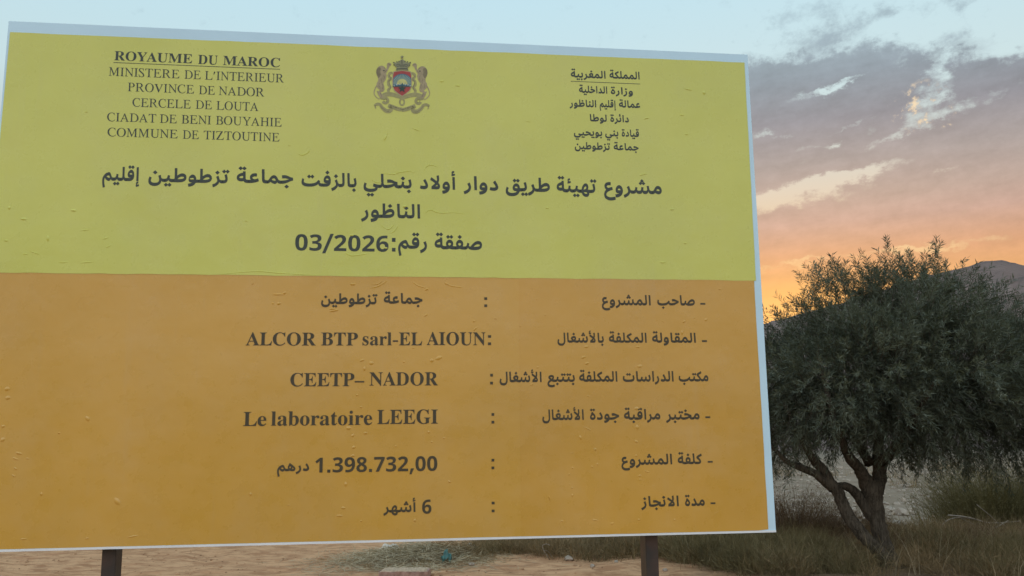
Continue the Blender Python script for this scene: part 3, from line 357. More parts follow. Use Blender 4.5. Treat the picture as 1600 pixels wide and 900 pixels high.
    '660,-21 614,-21* 538,-6* 476,32* 428,99* 412,158 477,233 488,197* 544,166* 620,153* 670,153 703,152* 729,103* 728,68 729,30* 695,-20*/10,-16 19,149 65,153* 174,165* 276,189* 370,226* 417,238 379,241* 307,266* 226,278* 181,278 164,278* 127,276* 89,271* 81,270 64,432 85,446* 149,454* 174,454 227,454* 315,429* 391,392* 459,357* 523,334* 555,334 583,330 598,173 563,166* 485,138* 411,95* 329,47* 226,6* 90,-21*/175,-160 284,-51 393,-160 284,-269',
    '10,-16 19,149 55,153* 112,163* 139,187* 140,213 139,240* 124,316* 100,399* 87,447 209,492 215,448* 239,357* 256,259* 256,213 256,154* 229,73* 183,19* 119,-10* 42,-21*/30,636 144,749 257,636 144,522',
]
# printed line -> (glyph, u, v, x scale, y scale in micrometres per unit)
LETTERS = {
    'fr0': "3,0.3995,1.8538,58.1,55.7 4,0.4403,1.8538,58.1,55.7 5,0.4858,1.8538,58.1,55.7 6,0.5226,1.8538,58.1,55.7 7,0.5603,1.8538,58.1,55.7 8,0.6029,1.8538,58.1,55.7 9,0.6577,1.8538,58.1,55.7 ; 10,0.7164,1.8525,52.7,56.3 7,0.7554,1.8525,52.7,56.3 ; 8,0.8122,1.8526,59.4,56.5 6,0.8683,1.8526,59.4,56.5 3,0.9069,1.8526,59.4,56.5 4,0.9487,1.8526,59.4,56.5 11,0.9952,1.8526,59.4,56.5",
    'fr1': "12,0.3825,1.789,49.1,50.6 13,0.4251,1.789,49.1,50.6 14,0.442,1.789,49.1,50.6 13,0.4772,1.789,49.1,50.6 15,0.4942,1.789,49.1,50.6 16,0.5182,1.789,49.1,50.6 17,0.5495,1.789,49.1,50.6 18,0.5817,1.789,49.1,50.6 17,0.618,1.789,49.1,50.6 ; 19,0.6673,1.7888,46.2,51.2 17,0.7013,1.7888,46.2,51.2 ; 20,0.7453,1.7884,47.3,51.3 21,0.7765,1.7884,47.3,51.3 13,0.7891,1.7884,47.3,51.3 14,0.8055,1.7884,47.3,51.3 16,0.8394,1.7884,47.3,51.3 17,0.8695,1.7884,47.3,51.3 18,0.9006,1.7884,47.3,51.3 13,0.9356,1.7884,47.3,51.3 17,0.9519,1.7884,47.3,51.3 22,0.983,1.7884,47.3,51.3 18,1.0177,1.7884,47.3,51.3",
    'fr2': "23,0.4567,1.7282,48.7,50.5 18,0.4854,1.7282,48.7,50.5 24,0.5214,1.7282,48.7,50.5 25,0.5566,1.7282,48.7,50.5 13,0.5918,1.7282,48.7,50.5 14,0.6087,1.7282,48.7,50.5 26,0.6436,1.7282,48.7,50.5 17,0.6766,1.7282,48.7,50.5 ; 19,0.7251,1.7267,45.1,51 17,0.7584,1.7267,45.1,51 ; 14,0.8007,1.7266,48.9,51.1 27,0.8357,1.7266,48.9,51.1 19,0.8711,1.7266,48.9,51.1 24,0.9071,1.7266,48.9,51.1 18,0.9425,1.7266,48.9,51.1",
    'fr3': "26,0.4776,1.6659,46.9,50.3 17,0.5093,1.6659,46.9,50.3 18,0.5401,1.6659,46.9,50.3 26,0.5747,1.6659,46.9,50.3 17,0.6065,1.6659,46.9,50.3 20,0.6373,1.6659,46.9,50.3 17,0.6682,1.6659,46.9,50.3 ; 19,0.7157,1.6659,45.7,50.7 17,0.7494,1.6659,45.7,50.7 ; 20,0.7946,1.6652,47.1,50.8 24,0.8256,1.6652,47.1,50.8 22,0.8597,1.6652,47.1,50.8 16,0.8942,1.6652,47.1,50.8 27,0.9242,1.6652,47.1,50.8",
    'fr4': "26,0.3872,1.6032,48.1,49.8 13,0.4198,1.6032,48.1,49.8 27,0.4365,1.6032,48.1,49.8 19,0.4712,1.6032,48.1,49.8 27,0.5067,1.6032,48.1,49.8 16,0.5414,1.6032,48.1,49.8 ; 19,0.5837,1.6032,46.9,50.1 17,0.6182,1.6032,46.9,50.1 ; 28,0.6648,1.6036,48.8,50.3 17,0.6957,1.6036,48.8,50.3 14,0.7278,1.6036,48.8,50.3 13,0.7627,1.6036,48.8,50.3 ; 28,0.7951,1.604,47.8,50.5 24,0.8254,1.604,47.8,50.5 22,0.86,1.604,47.8,50.5 29,0.8949,1.604,47.8,50.5 27,0.9304,1.604,47.8,50.5 30,0.9649,1.604,47.8,50.5 13,1.0015,1.604,47.8,50.5 17,1.018,1.604,47.8,50.5",
    'fr5': "26,0.3924,1.5423,50.3,49.6 24,0.4264,1.5423,50.3,49.6 12,0.4628,1.5423,50.3,49.6 12,0.5064,1.5423,50.3,49.6 22,0.5499,1.5423,50.3,49.6 14,0.5867,1.5423,50.3,49.6 17,0.6227,1.5423,50.3,49.6 ; 19,0.6727,1.5415,44.9,50 17,0.7058,1.5415,44.9,50 ; 16,0.7512,1.5419,47.9,50.2 13,0.7818,1.5419,47.9,50.2 31,0.7984,1.5419,47.9,50.2 16,0.8296,1.5419,47.9,50.2 24,0.8601,1.5419,47.9,50.2 22,0.8948,1.5419,47.9,50.2 16,0.9299,1.5419,47.9,50.2 13,0.9604,1.5419,47.9,50.2 14,0.977,1.5419,47.9,50.2 17,1.0114,1.5419,47.9,50.2",
    'ar0': "32,2.3847,1.8637,41.3,45.2 33,2.4079,1.8637,41.3,45.2 34,2.429,1.8637,41.3,45.2 35,2.4432,1.8637,41.3,45.2 35,2.4692,1.8637,41.3,45.2 36,2.4951,1.8637,41.3,45.2 0,2.5075,1.8637,41.3,45.2 ; 32,2.2192,1.8613,43.7,45.1 37,2.2437,1.8613,43.7,45.1 38,2.2616,1.8613,43.7,45.1 39,2.2756,1.8613,43.7,45.1 40,2.2953,1.8613,43.7,45.1 35,2.3195,1.8613,43.7,45.1 36,2.3469,1.8613,43.7,45.1 0,2.36,1.8613,43.7,45.1",
    'ar1': "41,2.3883,1.7941,47.7,41.9 42,2.4111,1.7941,47.7,41.9 0,2.4307,1.7941,47.7,41.9 43,2.4439,1.7941,47.7,41.9 44,2.4635,1.7941,47.7,41.9 ; 32,2.2526,1.795,36.8,41.8 37,2.2733,1.795,36.8,41.8 34,2.2884,1.795,36.8,41.8 45,2.3011,1.795,36.8,41.8 0,2.3245,1.795,36.8,41.8 46,2.3346,1.795,36.8,41.8 36,2.3557,1.795,36.8,41.8 0,2.3667,1.795,36.8,41.8",
    'ar2': "32,2.4213,1.7368,40,41.7 36,2.4437,1.7368,40,41.7 47,2.4557,1.7368,40,41.7 35,2.4685,1.7368,40,41.7 48,2.4936,1.7368,40,41.7 ; 49,2.3393,1.7348,31.9,41.6 37,2.3605,1.7348,31.9,41.6 34,2.3737,1.7348,31.9,41.6 50,2.3847,1.7348,31.9,41.6 51,2.401,1.7348,31.9,41.6 ; 42,2.2135,1.733,38.7,41.5 52,2.2294,1.733,38.7,41.5 53,2.2497,1.733,38.7,41.5 47,2.2784,1.733,38.7,41.5 54,2.2908,1.733,38.7,41.5 36,2.3058,1.733,38.7,41.5 0,2.3174,1.733,38.7,41.5",
    'ar3': "41,2.3823,1.6719,40.6,41.4 39,2.4017,1.6719,40.6,41.4 55,2.42,1.6719,40.6,41.4 0,2.433,1.6719,40.6,41.4 56,2.4442,1.6719,40.6,41.4 ; 47,2.2945,1.6714,40.6,41.2 57,2.3075,1.6714,40.6,41.2 52,2.3376,1.6714,40.6,41.2 36,2.3589,1.6714,40.6,41.2",
    'ar4': "41,2.4291,1.6096,34.4,41.2 56,2.4455,1.6096,34.4,41.2 47,2.4635,1.6096,34.4,41.2 37,2.4745,1.6096,34.4,41.2 50,2.4887,1.6096,34.4,41.2 ; 58,2.3587,1.6093,39.6,41.1 54,2.3905,1.6093,39.6,41.1 38,2.4058,1.6093,39.6,41.1 ; 58,2.2264,1.608,40,41 37,2.2585,1.608,40,41 59,2.275,1.608,40,41 60,2.3014,1.608,40,41 52,2.3159,1.608,40,41 38,2.3369,1.608,40,41",
    'ar5': "32,2.3929,1.55,40.2,41 48,2.4155,1.55,40.2,41 47,2.438,1.55,40.2,41 35,2.4509,1.55,40.2,41 61,2.4762,1.55,40.2,41 ; 62,2.2289,1.549,37.3,40.8 37,2.259,1.549,37.3,40.8 57,2.2743,1.549,37.3,40.8 52,2.302,1.549,37.3,40.8 57,2.3215,1.549,37.3,40.8 63,2.3492,1.549,37.3,40.8 64,2.366,1.549,37.3,40.8",
    'head': "49,0.3844,1.3664,62.7,73.5 37,0.426,1.3664,62.7,73.5 34,0.4519,1.3664,62.7,73.5 50,0.4735,1.3664,62.7,73.5 51,0.5054,1.3664,62.7,73.5 ; 62,0.5523,1.3666,75.2,74 37,0.6129,1.3666,75.2,74 57,0.6439,1.3666,75.2,74 52,0.6996,1.3666,75.2,74 57,0.7391,1.3666,75.2,74 63,0.7948,1.3666,75.2,74 64,0.8287,1.3666,75.2,74 ; 32,0.8812,1.3708,81.9,74.9 48,0.9272,1.3708,81.9,74.9 47,0.9731,1.3708,81.9,74.9 35,0.9993,1.3708,81.9,74.9 61,1.0508,1.3708,81.9,74.9 ; 65,1.1288,1.3633,72.7,75.8 66,1.2122,1.3633,72.7,75.8 63,1.2491,1.3633,72.7,75.8 36,1.2819,1.3633,72.7,75.8 47,1.3037,1.3633,72.7,75.8 38,1.327,1.3633,72.7,75.8 ; 58,1.3702,1.3637,78.5,76.3 34,1.4332,1.3637,78.5,76.3 59,1.4603,1.3637,78.5,76.3 54,1.512,1.3637,78.5,76.3 38,1.5423,1.3637,78.5,76.3 ; 56,1.5919,1.3633,77.3,76.6 67,1.6321,1.3633,77.3,76.6 44,1.6812,1.3633,77.3,76.6 68,1.7199,1.3633,77.3,76.6 ; 42,1.7724,1.3635,83.7,77.3 0,1.8067,1.3635,83.7,77.3 44,1.8298,1.3635,83.7,77.3 56,1.8717,1.3635,83.7,77.3 ; 69,1.9382,1.3638,78.2,77.9 60,2.0052,1.3638,78.2,77.9 39,2.0335,1.3638,78.2,77.9 57,2.0688,1.3638,78.2,77.9 ; 32,2.1478,1.3642,73.6,78.4 70,2.189,1.3642,73.6,78.4 37,2.2174,1.3642,73.6,78.4 71,2.2477,1.3642,73.6,78.4 64,2.2899,1.3642,73.6,78.4 ; 72,2.3455,1.3655,80.2,79.2 44,2.3916,1.3655,80.2,79.2 39,2.4317,1.3655,80.2,79.2 73,2.4679,1.3655,80.2,79.2 74,2.5502,1.3655,80.2,79.2",
    'head2': "42,1.367,1.2415,79.5,77.1 52,1.3996,1.2415,79.5,77.1 53,1.4413,1.2415,79.5,77.1 47,1.5003,1.2415,79.5,77.1 54,1.5257,1.2415,79.5,77.1 36,1.5564,1.2415,79.5,77.1 0,1.5802,1.2415,79.5,77.1",
    'num': "75,1.1113,1.1037,95.1,89.7 76,1.1657,1.1037,95.1,89.7 77,1.2201,1.1037,95.1,89.7 78,1.2595,1.1037,95.1,89.7 75,1.3139,1.1037,95.1,89.7 78,1.3683,1.1037,95.1,89.7 79,1.4227,1.1037,95.1,89.7 ; 49,1.5093,1.1186,76.2,76.5 50,1.5599,1.1186,76.2,76.5 42,1.5987,1.1186,76.2,76.5 ; 32,1.6517,1.1186,75.3,76.9 80,1.6939,1.1186,75.3,76.9 81,1.7339,1.1186,75.3,76.9 82,1.7738,1.1186,75.3,76.9",
    'own': "62,1.2168,0.8954,53.6,55 37,1.2601,0.8954,53.6,55 57,1.2822,0.8954,53.6,55 52,1.3219,0.8954,53.6,55 57,1.3501,0.8954,53.6,55 63,1.3898,0.8954,53.6,55 64,1.414,0.8954,53.6,55 ; 32,1.4559,0.8984,57,55.4 48,1.4879,0.8984,57,55.4 47,1.5198,0.8984,57,55.4 35,1.538,0.8984,57,55.4 61,1.5738,0.8984,57,55.4",
    'own_k': "83,2.5522,0.9007,52.7,55.8 84,2.6126,0.9007,52.7,55.8 47,2.646,0.9007,52.7,55.8 82,2.6629,0.9007,52.7,55.8 ; 72,2.3235,0.8997,55.1,55.6 44,2.3551,0.8997,55.1,55.6 39,2.3827,0.8997,55.1,55.6 73,2.4075,0.8997,55.1,55.6 35,2.464,0.8997,55.1,55.6 36,2.4987,0.8997,55.1,55.6 0,2.5152,0.8997,55.1,55.6",
    'firm': "6,0.9432,0.7334,74.5,72.3 1,0.9916,0.7334,74.5,72.3 11,1.0389,0.7334,74.5,72.3 4,1.0909,0.7334,74.5,72.3 3,1.1492,0.7334,74.5,72.3 ; 85,1.2209,0.7339,73.8,72.9 86,1.2695,0.7339,73.8,72.9 87,1.316,0.7339,73.8,72.9 ; 88,1.3751,0.735,70.2,73.4 89,1.4052,0.735,70.2,73.4 90,1.4411,0.735,70.2,73.4 91,1.4712,0.735,70.2,73.4 92,1.492,0.735,70.2,73.4 9,1.5166,0.735,70.2,73.4 1,1.5628,0.735,70.2,73.4 ; 6,1.6259,0.7362,70,74.1 93,1.6714,0.7362,70,74.1 4,1.6985,0.7362,70,74.1 7,1.7533,0.7362,70,74.1 94,1.8045,0.7362,70,74.1",
    'firm_k': "32,2.5249,0.7487,54.8,53.4 36,2.5557,0.7487,54.8,53.4 44,2.5721,0.7487,54.8,53.4 47,2.5995,0.7487,54.8,53.4 80,2.617,0.7487,54.8,53.4 35,2.6461,0.7487,54.8,53.4 36,2.6806,0.7487,54.8,53.4 0,2.697,0.7487,54.8,53.4 ; 32,2.3476,0.7482,50.8,53 81,2.3761,0.7482,50.8,53 34,2.403,0.7482,50.8,53 33,2.4205,0.7482,50.8,53 35,2.4465,0.7482,50.8,53 36,2.4784,0.7482,50.8,53 0,2.4936,0.7482,50.8,53 ; 95,2.1391,0.7477,49.7,52.6 47,2.176,0.7477,49.7,52.6 40,2.1919,0.7477,49.7,52.6 96,2.2194,0.7477,49.7,52.6 97,2.267,0.7477,49.7,52.6 47,2.2999,0.7477,49.7,52.6 38,2.3158,0.7477,49.7,52.6",
    'study': "11,1.1086,0.5781,74.3,73.3 9,1.1604,0.5781,74.3,73.3 9,1.2093,0.5781,74.3,73.3 86,1.2582,0.5781,74.3,73.3 87,1.305,0.5781,74.3,73.3 98,1.3512,0.5781,74.3,73.3 ; 94,1.4059,0.5801,72.6,74.3 6,1.4593,0.5801,72.6,74.3 10,1.5065,0.5801,72.6,74.3 4,1.5602,0.5801,72.6,74.3 3,1.617,0.5801,72.6,74.3",
    'study_k': "83,2.6284,0.593,48.3,55.1 99,2.6838,0.593,48.3,55.1 33,2.7037,0.593,48.3,55.1 74,2.7283,0.593,48.3,55.1 ; 100,2.3989,0.5928,51.6,54.8 47,2.4519,0.5928,51.6,54.8 101,2.4684,0.5928,51.6,54.8 0,2.5178,0.5928,51.6,54.8 42,2.532,0.5928,51.6,54.8 46,2.5533,0.5928,51.6,54.8 36,2.5828,0.5928,51.6,54.8 0,2.5982,0.5928,51.6,54.8 ; 32,2.2229,0.5929,50.6,54.4 81,2.2513,0.5929,50.6,54.4 34,2.2781,0.5929,50.6,54.4 33,2.2955,0.5929,50.6,54.4 35,2.3213,0.5929,50.6,54.4 36,2.3531,0.5929,50.6,54.4 0,2.3683,0.5929,50.6,54.4 ; 102,2.0965,0.5928,54.2,54 103,2.1276,0.5928,54.2,54 99,2.1486,0.5928,54.2,54 99,2.1709,0.5928,54.2,54 38,2.1932,0.5928,54.2,54 ; 95,1.9074,0.592,48.5,53.8 47,1.9435,0.592,48.5,53.8 40,1.959,0.592,48.5,53.8 96,1.9858,0.592,48.5,53.8 97,2.0322,0.592,48.5,53.8 0,2.0643,0.592,48.5,53.8",
    'lab': "1,0.9422,0.431,80.8,76.9 104,0.9935,0.431,80.8,76.9 ; 91,1.0428,0.4317,78.9,77.7 89,1.0662,0.4317,78.9,77.7 105,1.1066,0.4317,78.9,77.7 106,1.149,0.4317,78.9,77.7 90,1.1885,0.4317,78.9,77.7 89,1.2223,0.4317,78.9,77.7 107,1.2627,0.4317,78.9,77.7 106,1.2895,0.4317,78.9,77.7 108,1.329,0.4317,78.9,77.7 90,1.3523,0.4317,78.9,77.7 104,1.3861,0.4317,78.9,77.7 ; 1,1.4367,0.434,75.7,78.6 9,1.4847,0.434,75.7,78.6 9,1.5345,0.434,75.7,78.6 109,1.5843,0.434,75.7,78.6 93,1.6415,0.434,75.7,78.6",
    'lab_k': "39,2.5725,0.4418,56.2,55.3 103,2.5979,0.4418,56.2,55.3 99,2.6196,0.4418,56.2,55.3 110,2.6427,0.4418,56.2,55.3 74,2.6798,0.4418,56.2,55.3 ; 32,2.3988,0.443,55.2,54.8 103,2.4298,0.443,55.2,54.8 50,2.4511,0.443,55.2,54.8 0,2.4792,0.443,55.2,54.8 39,2.4944,0.443,55.2,54.8 74,2.5193,0.443,55.2,54.8 ; 41,2.2621,0.4438,56.2,54.5 56,2.2889,0.4438,56.2,54.5 52,2.3181,0.4438,56.2,54.5 61,2.3476,0.4438,56.2,54.5 ; 95,2.0731,0.4439,48.2,54.3 47,2.109,0.4439,48.2,54.3 40,2.1244,0.4439,48.2,54.3 96,2.1511,0.4439,48.2,54.3 97,2.1972,0.4439,48.2,54.3 0,2.2291,0.4439,48.2,54.3",
    'cost': "111,1.2069,0.2567,77,76.4 112,1.2509,0.2567,77,76.4 76,1.2729,0.2567,77,76.4 113,1.3169,0.2567,77,76.4 114,1.361,0.2567,77,76.4 112,1.4051,0.2567,77,76.4 2,1.427,0.2567,77,76.4 76,1.4711,0.2567,77,76.4 78,1.5152,0.2567,77,76.4 115,1.5592,0.2567,77,76.4 75,1.5816,0.2567,77,76.4 75,1.6256,0.2567,77,76.4 ; 49,1.0713,0.2641,53.9,51.3 116,1.1071,0.2641,53.9,51.3 42,1.1418,0.2641,53.9,51.3 56,1.164,0.2641,53.9,51.3",
    'cost_k': "32,2.6098,0.2679,53.6,54.3 81,2.6398,0.2679,53.6,54.3 34,2.6682,0.2679,53.6,54.3 117,2.6867,0.2679,53.6,54.3 ; 72,2.3828,0.2681,55.8,54.1 44,2.4149,0.2681,55.8,54.1 39,2.4429,0.2681,55.8,54.1 73,2.468,0.2681,55.8,54.1 35,2.5253,0.2681,55.8,54.1 36,2.5604,0.2681,55.8,54.1 0,2.5771,0.2681,55.8,54.1",
    'time': "79,1.608,0.0989,68.8,71.5 ; 39,1.4669,0.1068,53.9,51.3 71,1.4912,0.1068,53.9,51.3 96,1.5221,0.1068,53.9,51.3 68,1.5738,0.1068,53.9,51.3",
    'time_k': "41,2.6322,0.1069,51.9,54.2 46,2.6569,0.1069,51.9,54.2 74,2.6867,0.1069,51.9,54.2 ; 43,2.4589,0.1071,58.6,54 47,2.483,0.1071,58.6,54 118,2.5017,0.1071,58.6,54 119,2.5404,0.1071,58.6,54 67,2.5592,0.1071,58.6,54 0,2.5964,0.1071,58.6,54",
}
MARKS = [('num', 1.4871, 1.144, 1.501, 1.1598), ('num', 1.4875, 1.1048, 1.5014, 1.1195), ('own_k', 1.8511, 0.9158, 1.8625, 0.926), ('own_k', 1.8509, 0.8876, 1.8623, 0.8977), ('firm_k', 1.8646, 0.7657, 1.8766, 0.7756), ('firm_k', 1.8644, 0.7365, 1.8764, 0.7471), ('study_k', 1.872, 0.6136, 1.8826, 0.6241), ('study_k', 1.8717, 0.5829, 1.8823, 0.5933), ('lab_k', 1.876, 0.462, 1.8865, 0.4722), ('lab_k', 1.8757, 0.4324, 1.8863, 0.4426), ('cost_k', 1.8745, 0.2882, 1.885, 0.2982), ('cost_k', 1.8743, 0.2591, 1.8847, 0.2691), ('time_k', 1.8738, 0.128, 1.8849, 0.1378), ('time_k', 1.8736, 0.0988, 1.8846, 0.1085), ('own_k', 2.7349, 0.9039, 2.7559, 0.9108), ('firm_k', 2.7342, 0.7512, 2.7551, 0.7585), ('lab_k', 2.7332, 0.4462, 2.7532, 0.4531), ('cost_k', 2.7342, 0.2717, 2.7546, 0.2783), ('time_k', 2.7376, 0.1118, 2.7572, 0.1182), ('fr0', 0.399, 1.8428, 1.0353, 1.8451), ('ar0', 2.2201, 1.8421, 2.5179, 1.8443)]
